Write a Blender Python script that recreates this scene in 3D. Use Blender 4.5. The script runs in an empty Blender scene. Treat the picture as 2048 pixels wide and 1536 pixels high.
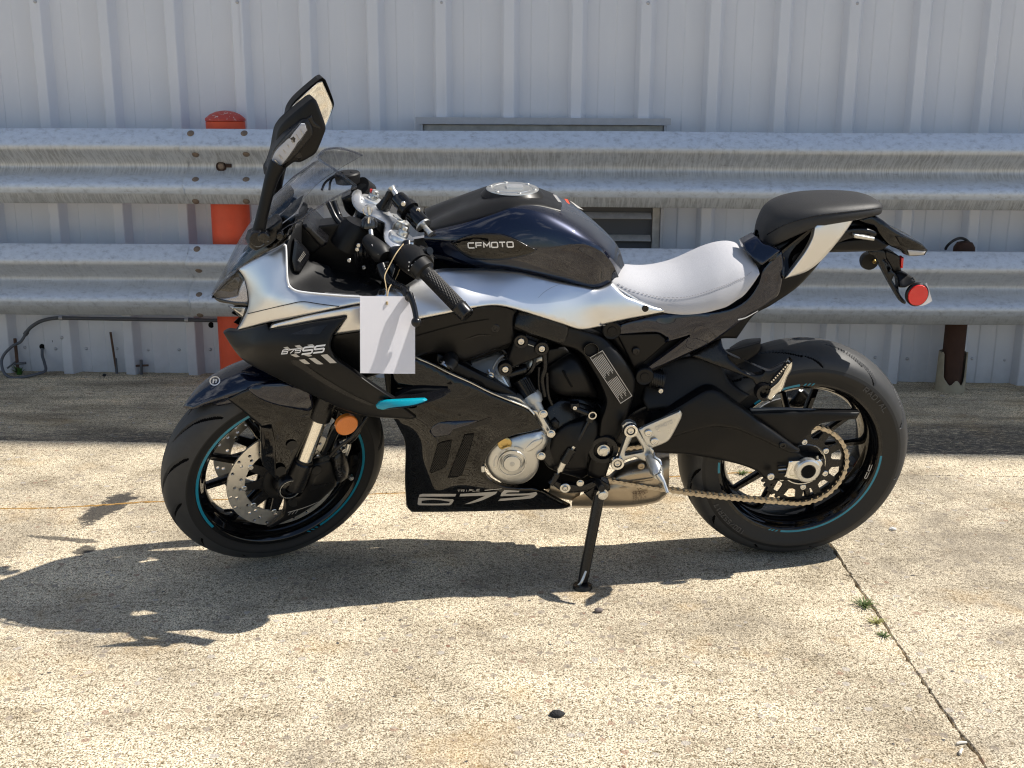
import bpy, bmesh, math, random
import numpy as np
from mathutils import Matrix, Vector
from mathutils.geometry import delaunay_2d_cdt
random.seed(7); rng = np.random.default_rng(7)
R = math.radians
# ------------------------------------------------------------------ camera
F_PX = 2218.7
CAM_R = np.array([[0.9994620829680433, -0.01259641006016577, 0.030279946545141406],
                  [0.032422038783847244, 0.24057046387156358, -0.9700900284580394],
                  [0.004935191007364527, 0.9705499381104596, 0.24084945821716922]])
CAM_O = np.array([0.0, 0.0, 1.2155])
scene = bpy.context.scene
col = scene.collection
cd = bpy.data.cameras.new('camera'); cam = bpy.data.objects.new('camera', cd); col.objects.link(cam)
cd.sensor_width = 36.0; cd.lens = 36.0 * F_PX / 2048.0; cd.clip_start = 0.05; cd.clip_end = 2000
cam.matrix_world = Matrix([list(CAM_R[i]) + [CAM_O[i]] for i in range(3)] + [[0, 0, 0, 1]])
scene.camera = cam
# ------------------------------------------------------------------ light
SUN_V = np.array([0.78, 0.11, 1.0]); SUN_V /= np.linalg.norm(SUN_V)
sun_el = math.asin(SUN_V[2]); sun_az = math.atan2(SUN_V[0], SUN_V[1])
w = bpy.data.worlds.new('World'); scene.world = w; w.use_nodes = True
nt = w.node_tree; bg = nt.nodes['Background']; bg.inputs['Strength'].default_value = 0.09
sky = nt.nodes.new('ShaderNodeTexSky'); sky.sky_type = 'NISHITA'; sky.sun_disc = False
sky.sun_elevation = sun_el; sky.sun_rotation = sun_az; sky.air_density = 1.0; sky.dust_density = 0.35; sky.ozone_density = 2.0
tc = nt.nodes.new('ShaderNodeTexCoord'); mp = nt.nodes.new('ShaderNodeMapping'); mp.inputs['Scale'].default_value = (1.0, 1.0, 2.2)
nz = nt.nodes.new('ShaderNodeTexNoise'); nz.inputs['Scale'].default_value = 2.3; nz.inputs['Detail'].default_value = 4; nz.inputs['Roughness'].default_value = 0.6
rp = nt.nodes.new('ShaderNodeValToRGB'); rp.color_ramp.elements[0].position = 0.54; rp.color_ramp.elements[1].position = 0.72
mx = nt.nodes.new('ShaderNodeMix'); mx.data_type = 'RGBA'; mx.inputs['B'].default_value = (13.0, 13.2, 13.6, 1)
nt.links.new(tc.outputs['Generated'], mp.inputs['Vector']); nt.links.new(mp.outputs['Vector'], nz.inputs['Vector'])
nt.links.new(nz.outputs['Fac'], rp.inputs['Fac']); nt.links.new(rp.outputs['Color'], mx.inputs['Factor'])
nt.links.new(sky.outputs['Color'], mx.inputs['A']); nt.links.new(mx.outputs['Result'], bg.inputs['Color'])
sd = bpy.data.lights.new('sun', 'SUN'); sd.energy = 5.0; sd.angle = R(0.53); sd.color = (1.0, 0.945, 0.86)
so = bpy.data.objects.new('sun', sd); col.objects.link(so)
so.rotation_euler = Vector(SUN_V).to_track_quat('Z', 'Y').to_euler(); so.location = (3, 1, 6)
scene.view_settings.view_transform = 'Standard'; scene.view_settings.look = 'None'
scene.view_settings.exposure = 0.4; scene.view_settings.gamma = 1.0; scene.view_settings.use_curve_mapping = False
scene.render.resolution_x = 1024; scene.render.resolution_y = 768
scene.render.engine = 'CYCLES'
try: scene.cycles.use_denoising = True; scene.cycles.denoiser = 'OPENIMAGEDENOISE'; scene.cycles.denoising_input_passes = 'RGB_ALBEDO_NORMAL'; scene.cycles.denoising_prefilter = 'NONE'; scene.cycles.filter_width = 1.2; scene.cycles.max_bounces = 6; scene.cycles.transparent_max_bounces = 10
except Exception: pass

# ------------------------------------------------------------------ frames: pixels give directions, planes give distance
BK = np.array([[-0.9930823281165249, 0.1156061369934231, 0.020559928796587208],
               [-0.1174201412989392, -0.9777403637907538, -0.1738858574803066],
               [0.0, -0.17509712191747254, 0.984551165707612]])       # bike axes: forward, left, up
CR = np.array([0.6811643486012062, 2.9553848075059306, 0.3125085634499203])   # rear axle
ST = np.array([[0.9236833584170002, -0.38157494670223235, -0.034779497303442854],
               [0.3815749467022323, 0.9078334283415965, 0.17389372166565392],
               [-0.03477949730344286, -0.17389372166565392, 0.9841500699245964]])  # steered axes in bike axes
CF = np.array([1.4028, 0.0015, -0.0162])                               # front axle in bike axes
BASE = np.array([0.70, 0.0, -0.31])                                     # root empty in bike axes
CAM_B = (CAM_O - CR) @ BK
def ray_w(px, py):
    return CAM_R @ np.array([(px - 1024) / F_PX, -(py - 768) / F_PX, -1.0])
def ray_b(px, py): return ray_w(px, py) @ BK
def P(px, py, lat):
    d = ray_b(px, py); return CAM_B + d * ((lat - CAM_B[1]) / d[1])
def PF(px, py, lat):
    d = ray_b(px, py); n = ST[:, 1]; return CAM_B + d * ((lat - (CAM_B - CF) @ n) / (d @ n))
def WY(px, py, y):
    d = ray_w(px, py); return CAM_O + d * ((y - CAM_O[1]) / d[1])
def GZ(px, py, z=0.0):
    d = ray_w(px, py); return CAM_O + d * ((z - CAM_O[2]) / d[2])
CROP = {'': (0, 0, 1), 'A': (300, 620, 2.9538), 'B': (400, 140, 3.2), 'C': (420, 420, 3.4907), 'D': (780, 340, 3.9385),
        'E': (780, 620, 3.4911), 'F': (1200, 340, 2.9257), 'G': (1200, 640, 2.6485), 'H': (1080, 800, 3.6563),
        'I': (0, 580, 4.096), 'J': (800, 200, 3.657), 'K': (1640, 460, 4.517), 'L': (340, 220, 3.0727),
        'M': (640, 340, 5.9077), 'N': (960, 640, 5.907), 'O': (1440, 660, 6.4), 'Q': (440, 820, 5.9088)}
def px(c, x, y):
    o = CROP[c]; return (o[0] + x / o[2], o[1] + y / o[2])
def pp(c, x, y, lat): return P(*px(c, x, y), lat)
def pf(c, x, y, lat): return PF(*px(c, x, y), lat)

# ------------------------------------------------------------------ materials
MATS = {}
def mat(name, colr, rough=0.5, metal=0.0, coat=0.0, bump=None, var=0.0, vscale=8.0, rvar=0.0, spec=0.5, coat_rough=0.03, **kw):
    m = bpy.data.materials.new(name); m.use_nodes = True; n = m.node_tree; b = n.nodes['Principled BSDF']
    b.inputs['Base Color'].default_value = (*colr, 1); b.inputs['Roughness'].default_value = rough
    b.inputs['Metallic'].default_value = metal; b.inputs['Coat Weight'].default_value = coat; b.inputs['Coat Roughness'].default_value = coat_rough
    b.inputs['Specular IOR Level'].default_value = spec
    for k, v in kw.items(): b.inputs[k.replace('_', ' ')].default_value = v
    co = n.nodes.new('ShaderNodeTexCoord')
    if var or rvar:
        t = n.nodes.new('ShaderNodeTexNoise'); t.inputs['Scale'].default_value = vscale; t.inputs['Detail'].default_value = 7; t.inputs['Roughness'].default_value = 0.65
        n.links.new(co.outputs['Object'], t.inputs['Vector'])
        if var:
            x = n.nodes.new('ShaderNodeMix'); x.data_type = 'RGBA'
            x.inputs['A'].default_value = (*[c * (1 - var) for c in colr], 1); x.inputs['B'].default_value = (*[min(1, c * (1 + var)) for c in colr], 1)
            n.links.new(t.outputs['Fac'], x.inputs['Factor']); n.links.new(x.outputs['Result'], b.inputs['Base Color'])
        if rvar:
            r_ = n.nodes.new('ShaderNodeMapRange'); r_.inputs['From Min'].default_value = 0.3; r_.inputs['From Max'].default_value = 0.7
            r_.inputs['To Min'].default_value = max(0.01, rough - rvar); r_.inputs['To Max'].default_value = min(1, rough + rvar)
            n.links.new(t.outputs['Fac'], r_.inputs['Value']); n.links.new(r_.outputs['Result'], b.inputs['Roughness'])
    if bump:
        t2 = n.nodes.new('ShaderNodeTexNoise'); t2.inputs['Scale'].default_value = bump[0]; t2.inputs['Detail'].default_value = 4
        n.links.new(co.outputs['Object'], t2.inputs['Vector'])
        bp = n.nodes.new('ShaderNodeBump'); bp.inputs['Strength'].default_value = bump[1]; bp.inputs['Distance'].default_value = bump[2] if len(bump) > 2 else 0.002
        n.links.new(t2.outputs['Fac'], bp.inputs['Height']); n.links.new(bp.outputs['Normal'], b.inputs['Normal'])
    MATS[name] = m; return m
mat('navy_gloss', (0.0022, 0.0045, 0.017), 0.3, 0.4, 1.0, coat_rough=0.012, spec=0.1, Coat_IOR=1.62)
mat('black_gloss', (0.0025, 0.0025, 0.003), 0.3, 0, 1.0, coat_rough=0.015, spec=0.0, Coat_IOR=1.5)
mat('black_matte', (0.0055, 0.0055, 0.006), 0.38, 0, 0, rvar=0.05, vscale=25, spec=0.24)
mat('black_satin', (0.005, 0.005, 0.006), 0.28, 0, 0, rvar=0.05, vscale=30, spec=0.4)
mat('black_plastic', (0.008, 0.008, 0.0085), 0.5, 0, 0, bump=(1400, 0.25, 0.0005), spec=0.3)
mat('dark_cavity', (0.004, 0.004, 0.004), 0.8, spec=0.15)
mat('silver_paint', (0.74, 0.745, 0.75), 0.33, 0.95, 0.0)
mat('bare_alloy', (0.62, 0.62, 0.60), 0.33, 0.9, 0, bump=(700, 0.12, 0.0004), rvar=0.08, vscale=40)
mat('cast_alloy', (0.50, 0.50, 0.48), 0.48, 0.75, 0, bump=(500, 0.3, 0.0006), var=0.12, vscale=30)
mat('clamp_silver', (0.80, 0.80, 0.80), 0.32, 0.85, 0, rvar=0.05, vscale=50)
mat('chrome', (0.78, 0.77, 0.74), 0.10, 1.0)
mat('fork_chrome', (0.86, 0.84, 0.78), 0.16, 1.0, rvar=0.05, vscale=60)
mat('bolt_steel', (0.68, 0.67, 0.64), 0.25, 1.0)
mat('disc_steel', (0.85, 0.82, 0.76), 0.34, 1.0, rvar=0.08, vscale=90)
mat('chain_steel', (0.52, 0.45, 0.35), 0.35, 0.9, var=0.2, vscale=80)
mat('muffler_titan', (0.42, 0.35, 0.26), 0.34, 0.85, 0, var=0.22, vscale=14, rvar=0.08)
mat('rubber', (0.034, 0.0345, 0.0355), 0.55, spec=0.4, var=0.25, vscale=40, bump=(500, 0.15, 0.0005))
mat('rubber_side', (0.014, 0.014, 0.0145), 0.5, spec=0.35, bump=(500, 0.1, 0.0004))
mat('grip_rubber', (0.010, 0.010, 0.0105), 0.5, spec=0.35)
mat('guard_grey', (0.13, 0.13, 0.13), 0.45)
mat('rubber_text', (0.05, 0.05, 0.052), 0.6)
mat('seat_white', (0.50, 0.50, 0.525), 0.55, 0, 0, bump=(1300, 0.6, 0.0009), spec=0.3)
mat('seat_black', (0.022, 0.022, 0.023), 0.48, 0, 0, bump=(1100, 0.5, 0.0008), spec=0.35)
mat('teal', (0.0, 0.30, 0.40), 0.35, 0, 0.3)
mat('teal_rim', (0.0, 0.20, 0.30), 0.35, 0, 0.3)
mat('decal_white', (0.80, 0.80, 0.80), 0.45)
mat('decal_grey', (0.48, 0.46, 0.43), 0.4, 0.2)
mat('decal_faint', (0.50, 0.51, 0.52), 0.4, 0.6)
mat('decal_red', (0.6, 0.06, 0.02), 0.45)
mat('sticker_black', (0.008, 0.008, 0.008), 0.4)
mat('stitch', (0.30, 0.30, 0.33), 0.8)
mat('mirror_glass', (0.9, 0.9, 0.88), 0.015, 1.0)
mat('amber', (0.72, 0.20, 0.02), 0.25, 0, 0.6, bump=(700, 0.8, 0.001))
mat('red_lens', (0.75, 0.015, 0.015), 0.2, 0, 0.8, bump=(600, 0.6, 0.001))
mat('gold', (0.55, 0.40, 0.16), 0.3, 0.9)
def sheet_mat():
    m = bpy.data.materials.new('paper'); m.use_nodes = True; n = m.node_tree; b = n.nodes['Principled BSDF']; MATS['paper'] = m
    b.inputs['Base Color'].default_value = (0.90, 0.89, 0.93, 1); b.inputs['Roughness'].default_value = 0.5; b.inputs['Coat Weight'].default_value = 0.4; b.inputs['Coat Roughness'].default_value = 0.1
    t = n.nodes.new('ShaderNodeBsdfTranslucent'); t.inputs['Color'].default_value = (0.85, 0.83, 0.86, 1); x = n.nodes.new('ShaderNodeMixShader'); x.inputs[0].default_value = 0.25
    n.links.new(b.outputs[0], x.inputs[1]); n.links.new(t.outputs[0], x.inputs[2]); n.links.new(x.outputs[0], n.nodes['Material Output'].inputs['Surface'])
sheet_mat()
mat('string', (0.42, 0.32, 0.18), 0.8)
mat('key_plastic', (0.012, 0.012, 0.012), 0.25, 0, 0.5)
mat('red_plastic', (0.7, 0.03, 0.03), 0.4)
def glass(name, tint, alpha_mix, rough=0.02):
    m = bpy.data.materials.new(name); m.use_nodes = True; n = m.node_tree; n.nodes.clear()
    o = n.nodes.new('ShaderNodeOutputMaterial'); g = n.nodes.new('ShaderNodeBsdfGlossy'); g.inputs['Roughness'].default_value = rough
    t = n.nodes.new('ShaderNodeBsdfTransparent'); t.inputs['Color'].default_value = (*tint, 1)
    fr = n.nodes.new('ShaderNodeFresnel'); gb = n.nodes.new('ShaderNodeNewGeometry'); mr = n.nodes.new('ShaderNodeMapRange')
    mr.inputs['To Min'].default_value = alpha_mix; mr.inputs['To Max'].default_value = 1.0 / alpha_mix
    n.links.new(gb.outputs['Backfacing'], mr.inputs['Value']); n.links.new(mr.outputs[0], fr.inputs['IOR'])   # same reflectance from both faces of the thin sheet
    mi = n.nodes.new('ShaderNodeMixShader'); n.links.new(fr.outputs[0], mi.inputs[0]); n.links.new(t.outputs[0], mi.inputs[1]); n.links.new(g.outputs[0], mi.inputs[2])
    n.links.new(mi.outputs[0], o.inputs['Surface']); MATS[name] = m
glass('screen_glass', (0.89, 0.895, 0.91), 1.4)
glass('lamp_glass', (0.75, 0.76, 0.80), 1.5)
glass('smoke_glass', (0.30, 0.30, 0.32), 1.5)

# ------------------------------------------------------------------ mesh tools
def link(name, me, m=None, parent=None, smooth=True, angle=38):
    ob = bpy.data.objects.new(name, me); col.objects.link(ob)
    if m is not None and not me.materials: me.materials.append(MATS[m] if isinstance(m, str) else m)
    if parent is not None: ob.parent = parent
    if smooth and me.polygons:
        me.shade_smooth(); me.set_sharp_from_angle(angle=R(angle))
    return ob
def mesh(name, v, f, m=None, parent=None, smooth=True, angle=38, bike=True, fix=True):
    v = np.asarray(v, float)
    if bike: v = v - BASE
    me = bpy.data.meshes.new(name); me.from_pydata([tuple(q) for q in v], [], [tuple(int(i) for i in q) for q in f])
    if fix:
        bm = bmesh.new(); bm.from_mesh(me); bmesh.ops.recalc_face_normals(bm, faces=bm.faces); bm.to_mesh(me); bm.free()
    me.update()
    return link(name, me, m, parent, smooth, angle)
def catmull(pts, n, closed=False):
    pts = np.asarray(pts, float); k = len(pts); out = []
    if k < 3: 
        return np.array([pts[0] + (pts[-1] - pts[0]) * t for t in np.linspace(0, 1, n + 1)])
    rngi = range(k if closed else k - 1)
    for i in rngi:
        if closed: a, b, c, d = pts[i - 1], pts[i], pts[(i + 1) % k], pts[(i + 2) % k]
        else:
            b, c = pts[i], pts[i + 1]; a = pts[i - 1] if i else 2 * b - c; d = pts[i + 2] if i + 2 < k else 2 * c - b
        for t in np.linspace(0, 1, n, endpoint=False):
            out.append(0.5 * ((2 * b) + (c - a) * t + (2 * a - 5 * b + 4 * c - d) * t * t + (3 * b - a - 3 * c + d) * t ** 3))
    if not closed: out.append(pts[-1])
    return np.array(out)
def smooth_poly(pts, step, sharp=38):
    """closed outline: gentle bends become curves, hard bends stay corners"""
    pts = np.asarray(pts, float); k = len(pts); out = []
    def corner(i):
        a = pts[i] - pts[i - 1]; b = pts[(i + 1) % k] - pts[i]
        c = np.dot(a, b) / (np.linalg.norm(a) * np.linalg.norm(b) + 1e-9); return math.degrees(math.acos(max(-1, min(1, c)))) > sharp
    cor = [corner(i) for i in range(k)]
    for i in range(k):
        b, c = pts[i], pts[(i + 1) % k]
        a = 2 * b - c if cor[i] else pts[i - 1]; d = 2 * c - b if cor[(i + 1) % k] else pts[(i + 2) % k]
        n = max(1, int(np.linalg.norm(c - b) / step))
        for t in np.linspace(0, 1, n, endpoint=False):
            m1 = (c - a) * 0.5; m2 = (d - b) * 0.5; L = np.linalg.norm(c - b)
            for mm in (m1, m2):
                l = np.linalg.norm(mm)
                if l > L: mm *= L / l
            out.append((2 * t ** 3 - 3 * t * t + 1) * b + (t ** 3 - 2 * t * t + t) * m1 + (-2 * t ** 3 + 3 * t * t) * c + (t ** 3 - t * t) * m2)
    return np.array(out)
def tps(ctrl, reg=0.02):
    c = np.asarray(ctrl, float)
    if c.ndim == 0: v = float(c); return lambda q: np.full(len(q), v)
    if len(c) < 3: v = float(c[:, 2].mean()); return lambda q: np.full(len(q), v)
    c0 = c[:, :2].mean(0); xy = (c[:, :2] - c0) / 100.0; n = len(c)
    def U(r2): return np.where(r2 > 1e-12, 0.5 * r2 * np.log(np.maximum(r2, 1e-12)), 0)
    flat = np.linalg.svd(xy, compute_uv=False)[-1] < 0.12          # nearly on one line: slope along that line only
    if n < 4 or flat:
        Q = np.hstack([np.ones((n, 1)), xy]); s = np.linalg.lstsq(Q, c[:, 2], rcond=0.15 if flat else 1e-3)[0]
        return lambda q: s[0] + ((np.asarray(q, float) - c0) / 100.0) @ s[1:]
    K = U(((xy[:, None] - xy[None]) ** 2).sum(2)) + np.eye(n) * reg
    Q = np.hstack([np.ones((n, 1)), xy]); A = np.block([[K, Q], [Q.T, np.zeros((3, 3))]])
    s = np.linalg.lstsq(A, np.concatenate([c[:, 2], [0, 0, 0]]), rcond=1e-7)[0]
    def fn(q):
        q = (np.asarray(q, float) - c0) / 100.0
        return U(((q[:, None] - xy[None]) ** 2).sum(2)) @ s[:n] + s[n] + q @ s[n + 1:]
    return fn
def inside(q, poly):
    x, y = q[:, 0], q[:, 1]; r = np.zeros(len(q), bool); a = poly; b = np.roll(poly, -1, 0)
    for (x1, y1), (x2, y2) in zip(a, b):
        if y1 == y2: continue
        c = ((y1 > y) != (y2 > y)) & (x < (x2 - x1) * (y - y1) / (y2 - y1) + x1); r ^= c
    return r
def bdist(q, poly):
    a = poly; b = np.roll(poly, -1, 0); d = b - a; l2 = (d ** 2).sum(1) + 1e-12
    out = np.full(len(q), 1e9)
    for i in range(len(a)):
        t = np.clip(((q - a[i]) @ d[i]) / l2[i], 0, 1); out = np.minimum(out, np.linalg.norm(q - a[i] - t[:, None] * d[i], axis=1))
    return out
LAT = {}
def panel(name, parent, m, crop, outline, depth, thick=0.012, edge=4.0, back=False, holes=(), proj=P, mirror=False, step=4.0, grid=7.0, sharp=38, angle=38, key=None, label=None, reg=0.02):
    """a part seen flat on: outline in picture pixels, distance from the bike's middle plane given at control points"""
    ol = smooth_poly([px(crop, *q) for q in outline], step, sharp)
    hs = [smooth_poly([px(crop, *q) for q in h], step * 0.7, sharp) for h in holes]
    dc = depth if np.ndim(depth) == 0 else [(*px(crop, q[0], q[1]), q[2]) for q in depth]
    fn = tps(dc, reg); LAT[key or name] = fn
    area = 0.5 * np.sum(ol[:, 0] * np.roll(ol[:, 1], -1) - np.roll(ol[:, 0], -1) * ol[:, 1])
    if area < 0: ol = ol[::-1]
    def dist(q):
        d = bdist(q, ol)
        for h in hs: d = np.minimum(d, bdist(q, h))
        return d
    def ok(q):
        r = inside(q, ol)
        for h in hs: r &= ~inside(q, h)
        return r
    extra = []
    for L in [ol] + hs:
        tg = np.roll(L, -1, 0) - np.roll(L, 1, 0); tg /= np.linalg.norm(tg, axis=1)[:, None] + 1e-9; nr = np.stack([-tg[:, 1], tg[:, 0]], 1)
        for ins in ((0.12, 0.4, 1.0) if edge > 0 else ()):
            for sgn in ((1,) if L is ol else (1, -1)):
                q = L + nr * ins * edge * sgn; k = ok(q); q = q[k]
                if len(q): q = q[dist(q) > ins * edge * 0.93]; extra.append(q)
    lo, hi = ol.min(0), ol.max(0)
    gx, gy = np.meshgrid(np.arange(lo[0] + grid / 2, hi[0], grid), np.arange(lo[1] + grid / 2, hi[1], grid)); q = np.stack([gx.ravel(), gy.ravel()], 1)
    if len(q):
        q = q[ok(q)]
        if len(q): q = q[dist(q) > edge + grid * 0.45]; extra.append(q)
    allp = np.vstack([ol] + hs + extra); ed = []; off = 0
    for L in [ol] + hs:
        n = len(L); ed += [(off + i, off + (i + 1) % n) for i in range(n)]; off += n
    r = delaunay_2d_cdt([Vector(p) for p in allp], ed, [], 0, 1e-5)
    vs = np.array([tuple(p) for p in r[0]]); tri = np.array([t for t in r[2]])
    cen = vs[tri].mean(1); tri = tri[ok(cen)]
    d = dist(vs); d[d < 1e-3] = 0
    lat = fn(vs)
    if edge > 0:
        t = np.clip(1 - d / edge, 0, 1); lat = lat - edge / 740.0 * (1 - np.sqrt(1 - t * t))
    V = [proj(p[0], p[1], l) for p, l in zip(vs, lat)]
    ec = {}
    for a, b, c in tri:
        for e in ((a, b), (b, c), (c, a)): ec[tuple(sorted(e))] = ec.get(tuple(sorted(e)), 0) + 1
    be = [e for e, k in ec.items() if k == 1]
    faces = [tuple(t) for t in tri]
    n0 = len(V); nrm = (BK.T @ BK)[:, 1] if proj is P else ST[:, 1]
    if back:
        V += [v - nrm * thick for v in V[:n0]]; faces += [(c + n0, b + n0, a + n0) for a, b, c in tri]
        faces += [(a, b, b + n0, a + n0) for a, b in be]
    else:
        idx = {}; 
        for e in be:
            for a in e:
                if a not in idx: idx[a] = len(V); V.append(V[a] - nrm * thick)
        faces += [(a, b, idx[b], idx[a]) for a, b in be]
    ob = mesh(name, V, faces, m, parent, angle=angle)
    if label: ob['label'] = label
    if mirror:
        V2 = np.array(V) * np.array([1, -1, 1]); mesh(name, V2, faces, m, parent, angle=angle)
    return ob
def loft(name, parent, m, crop, rows, mirror=False, nu=4, nv=4, proj=P, angle=45, thick=0.0, both=False, raw=False):
    g = np.array([[q if raw else proj(*px(crop, q[0], q[1]), q[2]) for q in r] for r in rows])
    if mirror:
        g2 = g[1:][::-1] * np.array([1, -1, 1]); g = np.concatenate([g2, g])
    g = np.array([catmull(r, nu) for r in g]); g = np.array([catmull(g[:, j], nv) for j in range(g.shape[1])]).transpose(1, 0, 2)
    a, b = g.shape[:2]; V = g.reshape(-1, 3)
    f = [(i * b + j, i * b + j + 1, (i + 1) * b + j + 1, (i + 1) * b + j) for i in range(a - 1) for j in range(b - 1)]
    ob = mesh(name, V, f, m, parent, angle=angle)
    if thick:
        md = ob.modifiers.new('thickness', 'SOLIDIFY'); md.thickness = thick; md.offset = 0
    if both: mesh(name, V * np.array([1, -1, 1]), f, m, parent, angle=angle)
    return ob
def tube_geo(path, rad, seg=14, cap=True):
    path = np.asarray(path, float); n = len(path); rad = np.full(n, rad) if np.ndim(rad) == 0 else np.asarray(rad, float)
    V = []; F = []; t0 = path[1] - path[0]; t0 /= np.linalg.norm(t0); u = np.cross(t0, [0.31, 0.77, 0.55]); u /= np.linalg.norm(u)
    for i in range(n):
        t = path[min(i + 1, n - 1)] - path[max(i - 1, 0)]; t /= np.linalg.norm(t) + 1e-12
        u = u - t * (u @ t); u /= np.linalg.norm(u); v = np.cross(t, u)
        for k in range(seg):
            a = 2 * math.pi * k / seg; V.append(path[i] + rad[i] * (math.cos(a) * u + math.sin(a) * v))
    for i in range(n - 1):
        for k in range(seg): F.append((i * seg + k, i * seg + (k + 1) % seg, (i + 1) * seg + (k + 1) % seg, (i + 1) * seg + k))
    if cap: F += [tuple(range(seg))[::-1], tuple(range((n - 1) * seg, n * seg))]
    return V, F
def tube(name, parent, m, path, rad, seg=14, curve=0, bike=True, angle=38):
    if curve:
        if np.ndim(rad) > 0: rr = catmull(np.stack([rad, rad, rad], 1), curve)[:, 0]; rad = rr
        path = catmull(path, curve)
    V, F = tube_geo(path, rad, seg); return mesh(name, V, F, m, parent, bike=bike, angle=angle)
def join_geo(parts):
    V = []; F = []
    for v, f in parts:
        o = len(V); V += list(v); F += [tuple(i + o for i in q) for q in f]
    return V, F
def lathe_geo(prof, seg=64, a0=0.0, a1=2 * math.pi, closed_prof=False):
    """prof: (lat, radius); axis = lateral"""
    full = abs(a1 - a0 - 2 * math.pi) < 1e-6; n = seg if full else seg + 1; k = len(prof); V = []; F = []
    for i in range(n):
        a = a0 + (a1 - a0) * i / seg; c, s = math.cos(a), math.sin(a)
        V += [(r * c, l, r * s) for l, r in prof]
    for i in range(seg):
        j = (i + 1) % n
        for q in range(k if closed_prof else k - 1):
            q2 = (q + 1) % k; F.append((i * k + q, j * k + q, j * k + q2, i * k + q2))
    return np.array(V), F
def box_geo(c, ax, half):
    c = np.asarray(c, float); ax = [np.asarray(a, float) for a in ax]; V = []
    for sx in (-1, 1):
        for sy in (-1, 1):
            for sz in (-1, 1): V.append(c + ax[0] * half[0] * sx + ax[1] * half[1] * sy + ax[2] * half[2] * sz)
    return V, [(0, 1, 3, 2), (4, 6, 7, 5), (0, 4, 5, 1), (2, 3, 7, 6), (0, 2, 6, 4), (1, 5, 7, 3)]
def bevel(ob, wd=0.003, seg=2):
    b = ob.modifiers.new('bevel', 'BEVEL'); b.width = wd; b.segments = seg; b.limit_method = 'ANGLE'; b.angle_limit = R(40); return ob
def to_w(V, rot, org): return np.asarray(V) @ rot.T + org

# stroke lettering
GL = {'C': [[(1, 0), (.12, 0), (0, .12), (0, .88), (.12, 1), (1, 1)]], 'F': [[(0, 0), (0, 1), (1, 1)], [(.08, .48), (.9, .48)]],
      'M': [[(0, 0), (0, 1), (.5, .35), (1, 1), (1, 0)]], 'O': ['c', [(0, .12), (0, .88), (.12, 1), (.88, 1), (1, .88), (1, .12), (.88, 0), (.12, 0)]],
      'T': [[(0, 1), (1, 1)], [(.5, 0), (.5, .9)]], '6': [[(1, 1), (.12, 1), (0, .85), (0, 0), (1, 0), (1, .52), (.1, .52)]],
      '7': [[(0, 1), (1, 1), (.4, 0)]], '5': [[(1, 1), (0, 1), (0, .55), (.9, .55), (1, .45), (1, .1), (.9, 0), (0, 0)]],
      'S': [[(1, 1), (.1, 1), (0, .9), (0, .6), (.1, .52), (.9, .52), (1, .42), (1, .1), (.9, 0), (0, 0)]],
      'R': [[(0, 0), (0, 1), (.9, 1), (1, .9), (1, .55), (.9, .45), (.12, .45)], [(.5, .42), (1, 0)]], 'I': [[(.5, 0), (.5, 1)]],
      'P': [[(0, 0), (0, 1), (.9, 1), (1, .9), (1, .55), (.9, .45), (.12, .45)]], 'L': [[(0, 1), (0, 0), (1, 0)]],
      'E': [[(1, 0), (0, 0), (0, 1), (1, 1)], [(.12, .5), (.9, .5)]], 'A': [[(0, 0), (.5, 1), (1, 0)], [(.26, .35), (.74, .35)]],
      'D': ['c', [(0, 0), (0, 1), (.8, 1), (1, .8), (1, .2), (.8, 0)]], '1': [[(.2, .8), (.5, 1), (.5, 0)]], '8': ['c', [(0, 0), (0, 1), (1, 1), (1, 0)]],
      '0': ['c', [(0, 0), (0, 1), (1, 1), (1, 0)]], '/': [[(0, 0), (1, 1)]], 'Z': [[(0, 1), (1, 1), (0, 0), (1, 0)]],
      'U': [[(0, 1), (0, .1), (.1, 0), (.9, 0), (1, .1), (1, 1)]], 'N': [[(0, 0), (0, 1), (1, 0), (1, 1)]], 'J': [[(1, 1), (1, 0), (0, 0), (0, .3)]], ' ': []}
def strokes(text, cw, gap, th, skew=0.0, sub=0.4):
    V = []; F = []; x = 0
    for ch in text:
        g = GL[ch]; closed = bool(g) and g[0] == 'c'
        for pl in (g[1:] if closed else g):
            p = np.array([(x + q[0] * cw, q[1]) for q in pl], float); n = len(p)
            dens = []
            for i in range(n if closed else n - 1):
                a, b = p[i], p[(i + 1) % n]; k = max(1, int(np.linalg.norm(b - a) / sub))
                dens += [a + (b - a) * t for t in np.linspace(0, 1, k, endpoint=False)]
            if not closed: dens.append(p[-1])
            p = np.array(dens); n = len(p); o = len(V)
            for i in range(n):
                d1 = p[i] - p[i - 1] if (closed or i) else p[1] - p[0]; d2 = p[(i + 1) % n] - p[i] if (closed or i < n - 1) else p[-1] - p[-2]
                d1 = d1 / (np.linalg.norm(d1) + 1e-9); d2 = d2 / (np.linalg.norm(d2) + 1e-9)
                n1 = np.array([-d1[1], d1[0]]); n2 = np.array([-d2[1], d2[0]]); b = n1 + n2; bl = np.linalg.norm(b)
                b = b / bl if bl > 1e-6 else n1; k = th / 2 / max(0.45, b @ n1)
                for s in (1, -1): q = p[i] + b * k * s; V.append((q[0] + skew * q[1], q[1]))
            for i in range(n if closed else n - 1):
                j = (i + 1) % n; F.append((o + 2 * i, o + 2 * i + 1, o + 2 * j + 1, o + 2 * j))
        x += cw + gap
    return np.array(V), F, x - gap
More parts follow.
